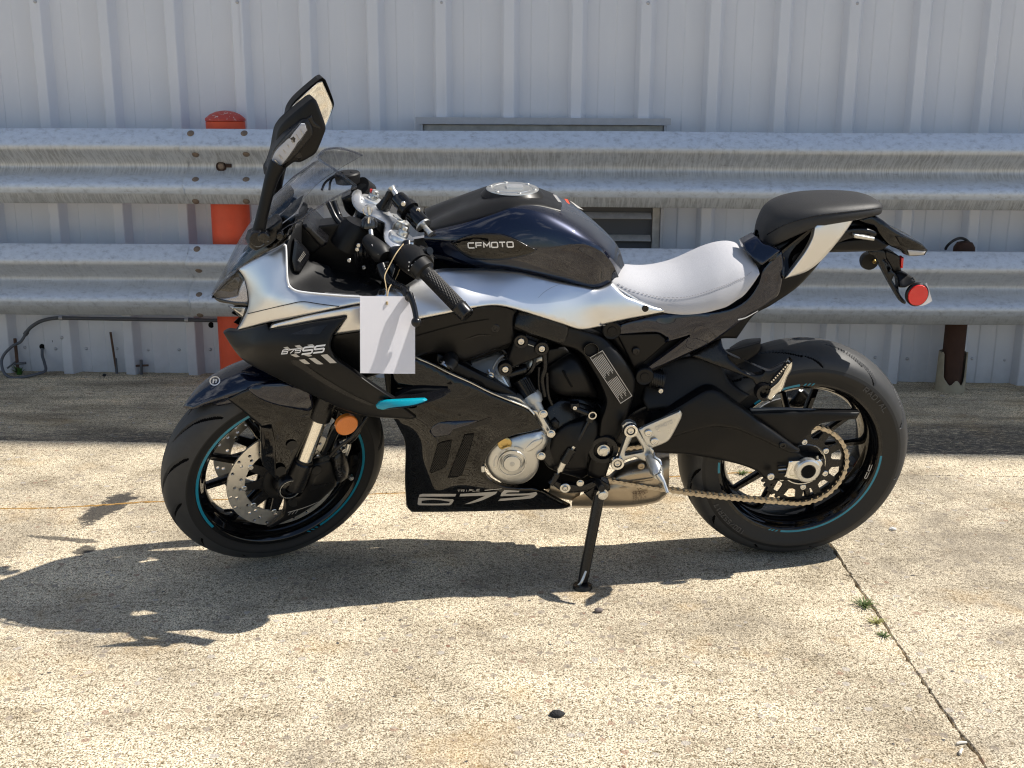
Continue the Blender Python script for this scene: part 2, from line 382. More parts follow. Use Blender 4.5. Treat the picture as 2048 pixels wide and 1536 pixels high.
def lettering(name, parent, m, text, crop, p0, p1, p3, fn, cw=1.2, gap=0.35, th=0.22, skew=0.0, eps=0.0012, proj=P):
    V, Fc, W = strokes(text, cw, gap, th, skew); p0, p1, p3 = (np.array(px(crop, *q)) for q in (p0, p1, p3))
    q = p0 + np.outer(V[:, 0] / W, p1 - p0) + np.outer(V[:, 1], p3 - p0); la = fn(q) + eps
    return mesh(name, [proj(a[0], a[1], l) for a, l in zip(q, la)], Fc, m, parent, smooth=False)
def patch(name, parent, m, crop, outline, fn, eps=0.0014, proj=P, grid=8.0, hole=None):
    """thin printed or inlaid patch lying on a panel"""
    ol = smooth_poly([px(crop, *q) for q in outline], 5.0); a = len(ol)
    lo, hi = ol.min(0), ol.max(0); gx, gy = np.meshgrid(np.arange(lo[0] + grid / 2, hi[0], grid), np.arange(lo[1] + grid / 2, hi[1], grid)); q = np.stack([gx.ravel(), gy.ravel()], 1)
    if len(q): q = q[inside(q, ol)]
    if len(q): q = q[bdist(q, ol) > 2]
    ed = [(i, (i + 1) % a) for i in range(a)]; ho = np.zeros((0, 2))
    if hole is not None: ho = np.array([px(crop, *t) for t in hole]); ed += [(a + i, a + (i + 1) % len(ho)) for i in range(len(ho))]
    al = np.vstack([ol, ho, q]); r = delaunay_2d_cdt([Vector(t) for t in al], ed, [], 0, 1e-5)
    vs = np.array([tuple(t) for t in r[0]]); tri = np.array([t for t in r[2]]); tri = tri[inside(vs[tri].mean(1), ol)]
    if hole is not None: tri = tri[~inside(vs[tri].mean(1), np.array([px(crop, *q) for q in hole]))]
    la = fn(vs) + eps
    return mesh(name, [proj(t[0], t[1], l) for t, l in zip(vs, la)], [tuple(t) for t in tri], m, parent)

# ================================================================== SETTING
def nodes_of(m): return m.node_tree.nodes, m.node_tree.links
def ramp(N, L, src, stops, interp='LINEAR'):
    r = N.new('ShaderNodeValToRGB'); e = r.color_ramp.elements; r.color_ramp.interpolation = interp
    while len(e) < len(stops): e.new(0.5)
    for k, (p, c) in enumerate(stops): e[k].position = p; e[k].color = (*c, 1) if len(c) == 3 else c
    L.new(src, r.inputs['Fac']); return r.outputs['Color']
def mixc(N, L, f, a, b, mode='MIX'):
    x = N.new('ShaderNodeMix'); x.data_type = 'RGBA'; x.blend_type = mode
    for k, v in (('Factor', f), ('A', a), ('B', b)):
        if hasattr(v, 'is_linked') or hasattr(v, 'links'): L.new(v, x.inputs[k])
        else: x.inputs[k].default_value = v if k == 'Factor' else (*v, 1)
    return x.outputs['Result']
def math_n(N, L, op, a, b=0.0):
    x = N.new('ShaderNodeMath'); x.operation = op
    for k, v in ((0, a), (1, b)):
        if hasattr(v, 'links'): L.new(v, x.inputs[k])
        else: x.inputs[k].default_value = v
    return x.outputs[0]
def noise(N, L, vec, scale, detail=5, rough=0.6, dist=0.0):
    t = N.new('ShaderNodeTexNoise'); t.inputs['Scale'].default_value = scale; t.inputs['Detail'].default_value = detail
    t.inputs['Roughness'].default_value = rough; t.inputs['Distortion'].default_value = dist; L.new(vec, t.inputs['Vector']); return t.outputs['Fac']
def mapped(N, L, vec, sc, loc=(0, 0, 0)):
    t = N.new('ShaderNodeMapping'); t.inputs['Scale'].default_value = sc; t.inputs['Location'].default_value = loc; L.new(vec, t.inputs['Vector']); return t.outputs['Vector']

def concrete(name, tone, dirt, pebble=0.13, dark_marks=None):
    m = bpy.data.materials.new(name); m.use_nodes = True; N, L = nodes_of(m); b = N['Principled BSDF']; MATS[name] = m
    v = N.new('ShaderNodeTexCoord').outputs['Object']
    base = ramp(N, L, noise(N, L, v, 1.3, 5, 0.68, 0.4), [(0.30, tuple(c * k for c, k in zip(tone, (0.60, 0.585, 0.56)))), (0.45, tuple(c * 0.88 for c in tone)), (0.56, tuple(c * 1.10 for c in tone)), (0.74, tuple(min(1, c * 1.30) for c in tone))])
    wv = N.new('ShaderNodeMapping'); wv.inputs['Scale'].default_value = (0.8, 1.3, 1); L.new(v, wv.inputs['Vector'])
    base = mixc(N, L, 0.7, base, ramp(N, L, noise(N, L, wv.outputs[0], 5.5, 5, 0.75), [(0.30, (0.45, 0.42, 0.38)), (0.50, (1, 1, 1)), (0.70, (1.18, 1.17, 1.14))]), 'MULTIPLY')
    g1 = noise(N, L, v, 240, 2, 0.75); base = mixc(N, L, 1.0, base, ramp(N, L, g1, [(0.38, (0.16, 0.14, 0.115)), (0.47, (0.80, 0.77, 0.72)), (0.54, (1.12, 1.10, 1.06)), (0.64, (1.5, 1.48, 1.44))]), 'MULTIPLY')
    g2 = noise(N, L, v, 82, 2, 0.7); base = mixc(N, L, 1.0, base, ramp(N, L, g2, [(0.34, (0.42, 0.38, 0.32)), (0.48, (1, 1, 1)), (0.7, (1.16, 1.14, 1.1))]), 'MULTIPLY')
    hgt = None
    for sc, keep, r0 in ((48, pebble, 0.42),):
        wv = N.new('ShaderNodeVectorMath'); wv.operation = 'ADD'
        nn = N.new('ShaderNodeTexNoise'); nn.inputs['Scale'].default_value = sc * 1.3; nn.inputs['Detail'].default_value = 1; L.new(v, nn.inputs['Vector'])
        scl = N.new('ShaderNodeVectorMath'); scl.operation = 'SCALE'; scl.inputs['Scale'].default_value = 0.55 / sc; L.new(nn.outputs['Color'], scl.inputs[0])
        L.new(v, wv.inputs[0]); L.new(scl.outputs[0], wv.inputs[1])
        vo = N.new('ShaderNodeTexVoronoi'); vo.inputs['Scale'].default_value = sc; L.new(wv.outputs[0], vo.inputs['Vector'])
        sep = N.new('ShaderNodeSeparateColor'); L.new(vo.outputs['Color'], sep.inputs[0])
        msk = math_n(N, L, 'MULTIPLY', math_n(N, L, 'LESS_THAN', vo.outputs['Distance'], r0), math_n(N, L, 'LESS_THAN', sep.outputs[0], keep))
        pc = ramp(N, L, sep.outputs[1], [(0.0, (0.26, 0.22, 0.18)), (0.3, (0.33, 0.28, 0.23)), (0.5, (0.40, 0.31, 0.22)), (0.7, (0.46, 0.42, 0.37)), (0.9, (0.33, 0.21, 0.15)), (1.0, (0.66, 0.62, 0.55))], 'CONSTANT')
        base = mixc(N, L, math_n(N, L, 'MULTIPLY', msk, 0.75), base, pc); hgt = msk
    st = ramp(N, L, noise(N, L, v, 1.1, 6, 0.78, 0.5), [(0.48, (0, 0, 0)), (0.64, (1, 1, 1))])
    base = mixc(N, L, math_n(N, L, 'MULTIPLY', st, dirt), base, (0.20, 0.17, 0.135))
    ru = ramp(N, L, noise(N, L, mapped(N, L, v, (1, 1, 1), (3.1, 1.7, 0)), 1.9, 4, 0.7), [(0.56, (0, 0, 0)), (0.72, (1, 1, 1))])
    base = mixc(N, L, math_n(N, L, 'MULTIPLY', ru, 0.42), base, (0.52, 0.33, 0.13))
    if dark_marks:
        for (ax, ay, bx, by, wd, amt) in dark_marks:                      # dark marks in the ground colour, long and ragged
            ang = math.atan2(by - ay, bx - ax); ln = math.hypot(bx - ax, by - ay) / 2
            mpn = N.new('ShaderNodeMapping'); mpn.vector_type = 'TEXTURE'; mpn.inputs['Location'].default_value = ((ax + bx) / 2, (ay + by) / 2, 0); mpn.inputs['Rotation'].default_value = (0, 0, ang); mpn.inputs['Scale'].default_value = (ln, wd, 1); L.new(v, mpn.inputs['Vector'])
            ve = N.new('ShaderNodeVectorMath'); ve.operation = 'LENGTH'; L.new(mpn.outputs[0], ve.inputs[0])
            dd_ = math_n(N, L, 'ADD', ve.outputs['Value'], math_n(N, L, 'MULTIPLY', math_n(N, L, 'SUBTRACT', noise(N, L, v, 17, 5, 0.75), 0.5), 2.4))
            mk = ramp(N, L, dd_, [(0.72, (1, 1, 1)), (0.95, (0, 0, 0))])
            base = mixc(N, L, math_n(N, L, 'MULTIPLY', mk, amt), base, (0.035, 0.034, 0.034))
    L.new(base, b.inputs['Base Color']); b.inputs['Roughness'].default_value = 0.88; b.inputs['Specular IOR Level'].default_value = 0.2
    h = math_n(N, L, 'ADD', math_n(N, L, 'MULTIPLY', g1, 0.7), math_n(N, L, 'ADD', g2, math_n(N, L, 'MULTIPLY', hgt, 0.2)))
    bp = N.new('ShaderNodeBump'); bp.inputs['Strength'].default_value = 0.8; bp.inputs['Distance'].default_value = 0.005
    L.new(h, bp.inputs['Height']); L.new(bp.outputs['Normal'], b.inputs['Normal'])
    return m
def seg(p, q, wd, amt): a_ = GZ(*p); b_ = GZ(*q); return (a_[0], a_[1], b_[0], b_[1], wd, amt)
DARK_MARKS = [seg((275, 978), (150, 1056), 0.055, 0.9), seg((60, 1072), (215, 1085), 0.02, 0.75), seg((150, 1110), (190, 1090), 0.03, 0.85)]  # first a dark mark, then two painted bits of the motorcycle's cast shadow
concrete('concrete_pale', (0.61, 0.54, 0.42), 0.42, dark_marks=DARK_MARKS)
concrete('concrete_pale_b', (0.56, 0.50, 0.395), 0.62)
def strip_concrete():
    m = concrete('concrete_grey', (0.62, 0.53, 0.39), 0.35, 0.10); N, L = nodes_of(m); b = N['Principled BSDF']
    src = b.inputs['Base Color'].links[0].from_socket; v = N.new('ShaderNodeTexCoord').outputs['Object']
    s = noise(N, L, mapped(N, L, v, (0.5, 3.5, 1)), 3.0, 6, 0.75, 0.5)
    c = mixc(N, L, 1.0, src, ramp(N, L, s, [(0.34, (0.62, 0.60, 0.57)), (0.50, (1.0, 0.99, 0.96)), (0.68, (1.35, 1.31, 1.22))]), 'MULTIPLY')
    # a darker band along the outer edge of the strip
    sep = N.new('ShaderNodeSeparateXYZ'); L.new(v, sep.inputs[0]); yy = math_n(N, L, 'ADD', sep.outputs[1], math_n(N, L, 'MULTIPLY', math_n(N, L, 'SUBTRACT', noise(N, L, mapped(N, L, v, (0.5, 2, 1)), 3.5, 5, 0.7), 0.5), 0.75))
    yy = math_n(N, L, 'SUBTRACT', yy, math_n(N, L, 'MULTIPLY', sep.outputs[0], 0.07))
    mk = N.new('ShaderNodeMapRange'); mk.interpolation_type = 'SMOOTHSTEP'; mk.inputs['From Min'].default_value = 4.0; mk.inputs['From Max'].default_value = 4.34; mk.inputs['To Min'].default_value = 0.8; mk.inputs['To Max'].default_value = 0.0; L.new(yy, mk.inputs['Value'])
    sc = ramp(N, L, noise(N, L, mapped(N, L, v, (0.6, 1.6, 1)), 55, 3, 0.7), [(0.5, (1, 1, 1)), (0.62, (0.15, 0.15, 0.15))])
    c = mixc(N, L, math_n(N, L, 'MULTIPLY', mk.outputs[0], sc), c, (0.055, 0.053, 0.052)); L.new(c, b.inputs['Base Color'])
strip_concrete()
mat('soil', (0.055, 0.042, 0.028), 0.95, var=0.5, vscale=30, bump=(90, 1.0, 0.01), spec=0.1)
mat('rust_soil', (0.34, 0.20, 0.07), 0.95, var=0.5, vscale=40, bump=(120, 1.0, 0.006), spec=0.1)

def obj_meta(o, label, cat, group=None):
    o['label'] = label; o['category'] = cat
    if group: o['group'] = group
    return o
def wmesh(name, v, f, m, parent=None, **k): return mesh(name, v, f, m, parent, bike=False, **k)
def empty(name, loc, parent=None):
    e = bpy.data.objects.new(name, None); col.objects.link(e); e.location = loc; e.empty_display_size = 0.1
    if parent: e.parent = parent
    return e
def structure(o): o['kind'] = 'structure'; return o

# ground sheet (soil under the slabs, reaches the horizon) and slabs with broken joints
structure(wmesh('ground', [(-400, -400, -0.022), (400, -400, -0.022), (400, 400, -0.022), (-400, 400, -0.022)], [(0, 1, 2, 3)], 'soil'))
JV = [GZ(*q)[:2] for q in ((1640, 1060), (1657, 1085), (1675, 1111), (1727, 1189), (1774, 1257), (1821, 1325), (1878, 1408), (1920, 1465), (1961, 1517))]
JH = [GZ(*q)[:2] for q in ((0, 1017), (110, 1016), (325, 1003), (820, 985), (1485, 945))]
yj = JH[-1][1]; xj = JV[0][0] + 0.005
JH = [np.array([-60, JH[0][1]])] + JH + [np.array([xj, yj])]
JV = [np.array([xj, yj])] + JV[1:] + [np.array([JV[-1][0] - 0.02, -3.0]), np.array([JV[-1][0] - 0.02, -60.0])]
def jag(line, amp, off, step=0.012):
    out = []; nrm = None
    for a, b in zip(line[:-1], line[1:]):
        a = np.array(a); b = np.array(b); d = b - a; l = np.linalg.norm(d); n = np.array([-d[1], d[0]]) / l
        k = max(1, min(160, int(l / step)))
        for i in range(k): out.append((a + d * i / k, n))
    out.append((np.array(line[-1]), n)); w1 = 0; res = []
    for q, n in out:
        w1 = 0.8 * w1 + rng.normal(0, amp); chip = (rng.random() < 0.06) * abs(rng.normal(0, amp * 3.5)) * np.sign(off)
        res.append(q + n * (off + np.clip(w1, -amp * 3, amp * 3) * np.sign(off) * -1 * 0 + abs(np.clip(w1, -3 * amp, 3 * amp)) * np.sign(off) + chip))
    return res
def slab(name, poly, m, z=0.0):
    poly = np.array([tuple(q) for q in poly]); n = len(poly)
    ctr = poly.mean(0); tg = np.roll(poly, -1, 0) - np.roll(poly, 1, 0); ln = np.linalg.norm(tg, axis=1); ln[ln == 0] = 1; tg /= ln[:, None]
    ar = 0.5 * np.sum(poly[:, 0] * np.roll(poly[:, 1], -1) - np.roll(poly[:, 0], -1) * poly[:, 1]); nr = np.stack([tg[:, 1], -tg[:, 0]], 1) * np.sign(ar)
    o2 = poly + nr * 0.0025
    V = [(a, b, z) for a, b in poly] + [(a, b, z - 0.003) for a, b in o2] + [(a, b, z - 0.02) for a, b in o2]
    Fc = [tuple(range(n))] + [(i, (i + 1) % n, n + (i + 1) % n, n + i) for i in range(n)] + [(n + i, n + (i + 1) % n, 2 * n + (i + 1) % n, 2 * n + i) for i in range(n)]
    o = wmesh(name, V, Fc, m, smooth=False); return structure(o)
WALL_Y = 5.03
hl = jag(JH, 0.0012, -0.0035); vl = jag(JV, 0.0020, -0.0016); vr = jag(JV, 0.0017, 0.0014)
slab('pavement', list(hl)[:-1] + list(vl)[1:] + [np.array([-60, -60.0])], 'concrete_pale')
slab('pavement', [np.array([60, yj - 0.004]), np.array([60, -60.0])] + list(vr)[::-1][:-1] + [vr[0] + np.array([0, -0.004])], 'concrete_pale_b')
hu = [q for q in jag(JH, 0.0012, 0.0035)]
slab('pavement', list(hu)[::-1] + [np.array([-60, 3.92]), np.array([60, 3.92]), np.array([60, yj + 0.004])], 'concrete_pale')
slab('pavement', [np.array([-60, 3.925]), np.array([-60, 5.2]), np.array([60, 5.2]), np.array([60, 3.925])], 'concrete_grey')
# rusty dirt packed in the cross joint
jd = []; jl = catmull([np.array([q[0], q[1], 0]) for q in JH[1:]], 60); wob = 0
for k, q in enumerate(jl):
    wob = 0.85 * wob + rng.normal(0, 0.0012); wd = 0.0035 + 0.0022 * abs(math.sin(k * 0.37)) + abs(rng.normal(0, 0.0012)); h = 0.0010 + 0.0012 * rng.random()
    jd += [(q[0], q[1] + wob - wd, -0.001), (q[0], q[1] + wob, h), (q[0], q[1] + wob + wd, -0.001)]
structure(wmesh('joint_dirt', jd, [(3 * i + c, 3 * i + c + 1, 3 * i + c + 4, 3 * i + c + 3) for i in range(len(jl) - 1) for c in (0, 1)], 'rust_soil'))

# loose and embedded stones
def ico():
    bm = bmesh.new(); bmesh.ops.create_icosphere(bm, subdivisions=1, radius=1); v = np.array([tuple(q.co) for q in bm.verts]); f = [tuple(q.index for q in p.verts) for p in bm.faces]; bm.free(); return v, f
IV, IF = ico()
def stone_mat():
    m = bpy.data.materials.new('stones'); m.use_nodes = True; N, L = nodes_of(m); b = N['Principled BSDF']; MATS['stones'] = m
    g = N.new('ShaderNodeNewGeometry'); c = ramp(N, L, g.outputs['Random Per Island'], [(0, (0.07, 0.065, 0.06)), (0.22, (0.22, 0.18, 0.15)), (0.45, (0.34, 0.27, 0.19)), (0.6, (0.34, 0.31, 0.27)), (0.75, (0.24, 0.13, 0.085)), (0.88, (0.42, 0.33, 0.2)), (1, (0.6, 0.55, 0.46))], 'CONSTANT')
    L.new(c, b.inputs['Base Color']); b.inputs['Roughness'].default_value = 0.6
stone_mat()
V = []; Fc = []
for k in range(1100):
    y = 1.45 + 2.1 * rng.random() ** 1.3; x = rng.uniform(-0.60, 0.60) * y * 0.9
    s = 0.0022 + 0.0052 * rng.random() ** 2.4; a = rng.uniform(0, 6.28); e = rng.uniform(0.55, 0.95); z = -s * 0.18
    v = IV * np.array([s, s * e, s * 0.36]) * (1 + 0.18 * rng.normal(size=(len(IV), 1))); c, si = math.cos(a), math.sin(a)
    v = np.stack([v[:, 0] * c - v[:, 1] * si + x, v[:, 0] * si + v[:, 1] * c + y, v[:, 2] + z], 1); o = len(V); V += list(v); Fc += [tuple(i + o for i in q) for q in IF]
o = wmesh('exposed_aggregate', V, Fc, 'stones', angle=60); o['kind'] = 'stuff'; obj_meta(o, 'small coloured stones set in the sunlit concrete', 'gravel')

# ------------------------------------------------------------------ corrugated wall
def wall_mat():
    m = bpy.data.materials.new('wall_paint'); m.use_nodes = True; N, L = nodes_of(m); b = N['Principled BSDF']; MATS['wall_paint'] = m
    v = N.new('ShaderNodeTexCoord').outputs['Object']
    n1 = noise(N, L, mapped(N, L, v, (2, 2, 0.5)), 2.0, 4, 0.6); c = ramp(N, L, n1, [(0.3, (0.655, 0.67, 0.71)), (0.7, (0.70, 0.71, 0.745))])
    sp = ramp(N, L, noise(N, L, v, 23, 5, 0.75), [(0.72, (0, 0, 0)), (0.80, (1, 1, 1))]); c = mixc(N, L, math_n(N, L, 'MULTIPLY', sp, 0.25), c, (0.28, 0.26, 0.24))
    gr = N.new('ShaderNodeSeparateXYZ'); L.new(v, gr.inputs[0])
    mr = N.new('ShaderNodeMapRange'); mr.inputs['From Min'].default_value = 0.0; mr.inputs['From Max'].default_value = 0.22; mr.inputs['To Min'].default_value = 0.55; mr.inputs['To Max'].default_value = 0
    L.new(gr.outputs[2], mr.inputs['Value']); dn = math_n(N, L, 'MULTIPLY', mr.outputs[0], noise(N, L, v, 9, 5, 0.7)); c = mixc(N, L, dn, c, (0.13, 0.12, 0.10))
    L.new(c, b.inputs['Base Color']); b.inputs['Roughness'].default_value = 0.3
    bp = N.new('ShaderNodeBump'); bp.inputs['Strength'].default_value = 0.15; bp.inputs['Distance'].default_value = 0.01; L.new(noise(N, L, v, 5, 3), bp.inputs['Height']); L.new(bp.outputs['Normal'], b.inputs['Normal'])
wall_mat()
mat('screw_zinc', (0.48, 0.48, 0.50), 0.45, 0.6, bump=(200, 0.3))
wall = obj_meta(empty('metal_wall', (0, WALL_Y, 0)), 'pale grey ribbed sheet metal wall of the building behind the guard rails', 'wall')
PITCH = 0.2936; X0 = -1.372
prof = []
for k in range(3):
    x = k * PITCH
    prof += [(x - 0.017, 0), (x - 0.015, -0.003), (x - 0.002, -0.044), (x + 0.002, -0.047), (x + 0.041, -0.047), (x + 0.045, -0.044), (x + 0.063, -0.003), (x + 0.066, 0)]
    for mxx in (0.125, 0.20): prof += [(x + mxx - 0.012, 0), (x + mxx - 0.006, -0.0035), (x + mxx + 0.018, -0.0035), (x + mxx + 0.034, 0)]
prof += [(3 * PITCH - 0.018, 0.0015), (3 * PITCH - 0.003, -0.0425), (3 * PITCH + 0.001, -0.0455), (3 * PITCH + 0.03, -0.0455)]
for s in range(-5, 18):
    xs = X0 + s * 3 * PITCH; zz = np.concatenate([np.linspace(-0.012, 0.2, 5), np.linspace(0.3, 2.2, 16), [3.0, 5.0, 7.5, 9.9]])
    ph = rng.uniform(0, 6.28, 4); V = []
    for z in zz:
        for (x, y) in prof:
            wob = 0.0016 * math.sin(3.1 * z + ph[0] + x * 5) + 0.0012 * math.sin(7.3 * z + ph[1] - x * 9)
            V.append((xs + x, y + wob + (0.006 * abs(math.sin(x * 31 + s)) * max(0, 0.05 - z) / 0.05), z))
    n = len(prof); Fc = [(i * n + j, i * n + j + 1, (i + 1) * n + j + 1, (i + 1) * n + j) for i in range(len(zz) - 1) for j in range(n - 1)]
    # small dents on three ribs high on the right
    V = np.array(V)
    for (dx, dz) in ((1.012, 1.53), (1.29, 1.61), (1.575, 1.645), (1.16, 0.075)):
        V[:, 1] += 0.016 * np.exp(-(((V[:, 0] - dx) / 0.03) ** 2 + ((V[:, 2] - dz) / 0.03) ** 2))
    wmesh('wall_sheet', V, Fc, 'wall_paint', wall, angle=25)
wmesh('roof_trim', *box_geo((4, 0.03, 9.93), np.eye(3), (14, 0.09, 0.05)), 'wall_paint', wall, smooth=False)
sv, sf = lathe_geo([(-0.0, 0.0001), (-0.004, 0.0001), (-0.0035, 0.0045), (-0.002, 0.0065), (0.0, 0.0078), (0.002, 0.0078)], 14)
screw0 = None
def screw(x, y, z):
    global screw0
    if screw0 is None:
        screw0 = wmesh('screw', sv, sf, 'screw_zinc', wall); o = screw0
    else: o = screw0.copy(); col.objects.link(o)
    o.location = (x, y - WALL_Y, z); return o
for k in range(-2, 5): screw(X0 + 0.026 + 3 * PITCH * k, WALL_Y - 0.0475, 1.655)
for k in range(-9, 24): screw(X0 + 0.095 + PITCH / 2 * k, WALL_Y - 0.001, 0.112 + 0.003 * math.sin(k * 2.1))
q = WY(*px('I', 507, 390), 4.985); screw(q[0], WALL_Y - 0.0475, q[2])

# ------------------------------------------------------------------ guard rails
def galv(name, tint, streak):
    m = bpy.data.materials.new(name); m.use_nodes = True; N, L = nodes_of(m); b = N['Principled BSDF']; MATS[name] = m
    v = N.new('ShaderNodeTexCoord').outputs['Object']
    n1 = noise(N, L, mapped(N, L, v, (0.9, 1.6, 1.3)), 34, 6, 0.74, 0.15); c = ramp(N, L, n1, [(0.30, tuple(t * 0.62 for t in tint)), (0.48, tuple(t * 0.90 for t in tint)), (0.66, tint)])
    s = noise(N, L, mapped(N, L, v, (1, 0.10, 0.08)), 135, 3, 0.6, 0.3); sr = ramp(N, L, s, [(0.44, (0, 0, 0)), (0.55, (1, 1, 1))])
    # drip streaks and a darker tone lie on the inner and lower faces (z bands of the beam)
    sep = N.new('ShaderNodeSeparateXYZ'); L.new(v, sep.inputs[0]); z = sep.outputs[2]
    def band(z0, z1, soft):
        a = N.new('ShaderNodeMapRange'); a.interpolation_type = 'SMOOTHSTEP'; a.inputs['From Min'].default_value = z0 - soft; a.inputs['From Max'].default_value = z0 + soft; L.new(z, a.inputs['Value'])
        c_ = N.new('ShaderNodeMapRange'); c_.interpolation_type = 'SMOOTHSTEP'; c_.inputs['From Min'].default_value = z1 - soft; c_.inputs['From Max'].default_value = z1 + soft; c_.inputs['To Min'].default_value = 1; c_.inputs['To Max'].default_value = 0; L.new(z, c_.inputs['Value'])
        return math_n(N, L, 'MULTIPLY', a.outputs[0], c_.outputs[0])
    zn = N.new('ShaderNodeMath'); zn.operation = 'ADD'
    bd = math_n(N, L, 'ADD', band(-0.035, 0.080, 0.020), band(-0.165, -0.112, 0.006))
    band_tone = math_n(N, L, 'MULTIPLY', bd, ramp(N, L, noise(N, L, v, 6, 5, 0.7), [(0.2, (0.45, 0.45, 0.45)), (0.6, (1, 1, 1))]))
    c = mixc(N, L, math_n(N, L, 'MULTIPLY', band_tone, 0.75 * streak), c, (0.26, 0.235, 0.19))
    c = mixc(N, L, math_n(N, L, 'MULTIPLY', math_n(N, L, 'MULTIPLY', bd, sr), 0.80 * streak), c, (0.62, 0.64, 0.65))
    dk = ramp(N, L, noise(N, L, mapped(N, L, v, (0.5, 2, 3.2)), 26, 6, 0.72, 0.8), [(0.63, (0, 0, 0)), (0.70, (1, 1, 1))]); c = mixc(N, L, math_n(N, L, 'MULTIPLY', dk, 0.55), c, (0.16, 0.13, 0.105))
    L.new(c, b.inputs['Base Color']); b.inputs['Metallic'].default_value = 0.35
    rr = N.new('ShaderNodeMapRange'); rr.inputs['To Min'].default_value = 0.36; rr.inputs['To Max'].default_value = 0.62; L.new(n1, rr.inputs['Value']); L.new(rr.outputs[0], b.inputs['Roughness'])
    bp = N.new('ShaderNodeBump'); bp.inputs['Strength'].default_value = 0.35; bp.inputs['Distance'].default_value = 0.003; L.new(s, bp.inputs['Height']); L.new(bp.outputs['Normal'], b.inputs['Normal'])
galv('galvanised', (0.62, 0.68, 0.76), 0.8); galv('galvanised_low', (0.62, 0.66, 0.71), 0.4)
mat('bolt_rust', (0.20, 0.15, 0.11), 0.6, 0.5, var=0.4, vscale=60, bump=(200, 0.5))
mat('rust_hole', (0.035, 0.018, 0.012), 0.9)
RAIL_Y = 4.72
WP = catmull([(0.154, 0.052), (0.156, 0.046), (0.128, 0.020), (0.098, 0.003), (0.080, 0.001), (0.062, 0.012), (0.022, 0.066), (0.0, 0.079), (-0.022, 0.066), (-0.062, 0.012), (-0.080, 0.001), (-0.098, 0.003), (-0.128, 0.020), (-0.156, 0.046), (-0.154, 0.052)], 5)
def beam(x0, x1, zc, dy, label, m, ragged=0):
    root = empty('guard_rail', (x0, RAIL_Y + dy, zc)); obj_meta(root, label, 'guard rail')
    n = len(WP); xs = np.concatenate([[0, 0.004], np.arange(0.03, x1 - x0, 0.04), [x1 - x0]]); V = []
    for x in xs:
        for k, (z, y) in enumerate(WP):
            wv = 0.0022 * math.sin(x * 2.3 + zc * 9) + 0.0014 * math.sin(x * 6.1 + z * 8)
            V.append((x + (0.006 * math.sin(z * 55 + zc) if x == 0 and ragged else 0), y + wv, z + 0.0015 * math.sin(x * 3.7 + zc)))
    Fc = [(i * n + j, i * n + j + 1, (i + 1) * n + j + 1, (i + 1) * n + j) for i in range(len(xs) - 1) for j in range(n - 1)]
    o = wmesh('beam', V, Fc, m, root, angle=50); md = o.modifiers.new('thickness', 'SOLIDIFY'); md.thickness = 0.004; md.offset = -1
    return root
ul = beam(-5.2, -1.30, 0.968, 0.0, 'upper guard rail left of the splice at the red bollard', 'galvanised')
ur = beam(-1.545, 5.2, 0.968, -0.0115, 'long upper guard rail right of the splice, behind the motorcycle tank', 'galvanised', 1)
ll = beam(-5.2, -1.30, 0.480, 0.0, 'lower guard rail left of the splice at the red bollard', 'galvanised_low')
lr = beam(-1.552, 5.2, 0.480, -0.0115, 'long lower guard rail right of the splice, behind the motorcycle seat', 'galvanised_low', 1)
bv, bf = lathe_geo([(-0.006, 0.0001), (-0.0058, 0.006), (-0.004, 0.011), (0.0, 0.0148), (0.003, 0.0148)], 20)
bolt0 = None
def prof_y(z):
    i = np.argsort(WP[:, 0]); return np.interp(z, WP[i, 0], WP[i, 1])
def rail_bolt(root, pxx, pyy, zc):
    global bolt0
    q = WY(pxx, pyy, RAIL_Y + 0.02); z = np.clip(q[2] - zc, -0.148, 0.148); y = prof_y(z); q = WY(pxx, pyy, RAIL_Y + y); z = np.clip(q[2] - zc, -0.15, 0.15); y = prof_y(z)
    sl = (prof_y(z + 0.006) - prof_y(z - 0.006)) / 0.012
    if bolt0 is None: bolt0 = wmesh('bolt', bv, bf, 'bolt_rust', root); o = bolt0
    else: o = bolt0.copy(); col.objects.link(o); o.parent = root
    o.location = (q[0] - root.location.x, y - 0.002, z); o.rotation_euler = (-math.atan(sl), 0, rng.uniform(-0.05, 0.05)); return o
for q in ((383, 266), (490, 266), (393, 310), (494, 309), (393, 358), (494, 358), (393, 403), (494, 403)): rail_bolt(ur, *q, 0.968)
for q in ((396, 497), (399, 541), (400, 588), (402, 632), (500, 498), (502, 632)): rail_bolt(lr, *q, 0.480)
# post bolt slot
q = WY(443, 333, RAIL_Y + 0.07)
hv, hf = lathe_geo([(-0.002, 0.0001), (-0.002, 0.021), (0.003, 0.023)], 24)
sl_v, sl_f = box_geo((0.03, -0.0005, 0.004), np.eye(3), (0.016, 0.0015, 0.0075))
wmesh('bolt_slot', *join_geo([(np.array(hv) + np.array([q[0] + 1.545, 0.0735, q[2] - 0.968]), hf), (np.array(sl_v) + np.array([q[0] + 1.545, 0.0735, q[2] - 0.968]), sl_f)]), 'rust_hole', ur)
hb, hbf = lathe_geo([(-0.010, 0.0001), (-0.010, 0.010), (-0.006, 0.014), (0, 0.015)], 18)
wmesh('bolt_head', np.array(hb) + np.array([q[0] + 1.547, 0.073, q[2] - 0.966]), hbf, 'bolt_rust', ur)

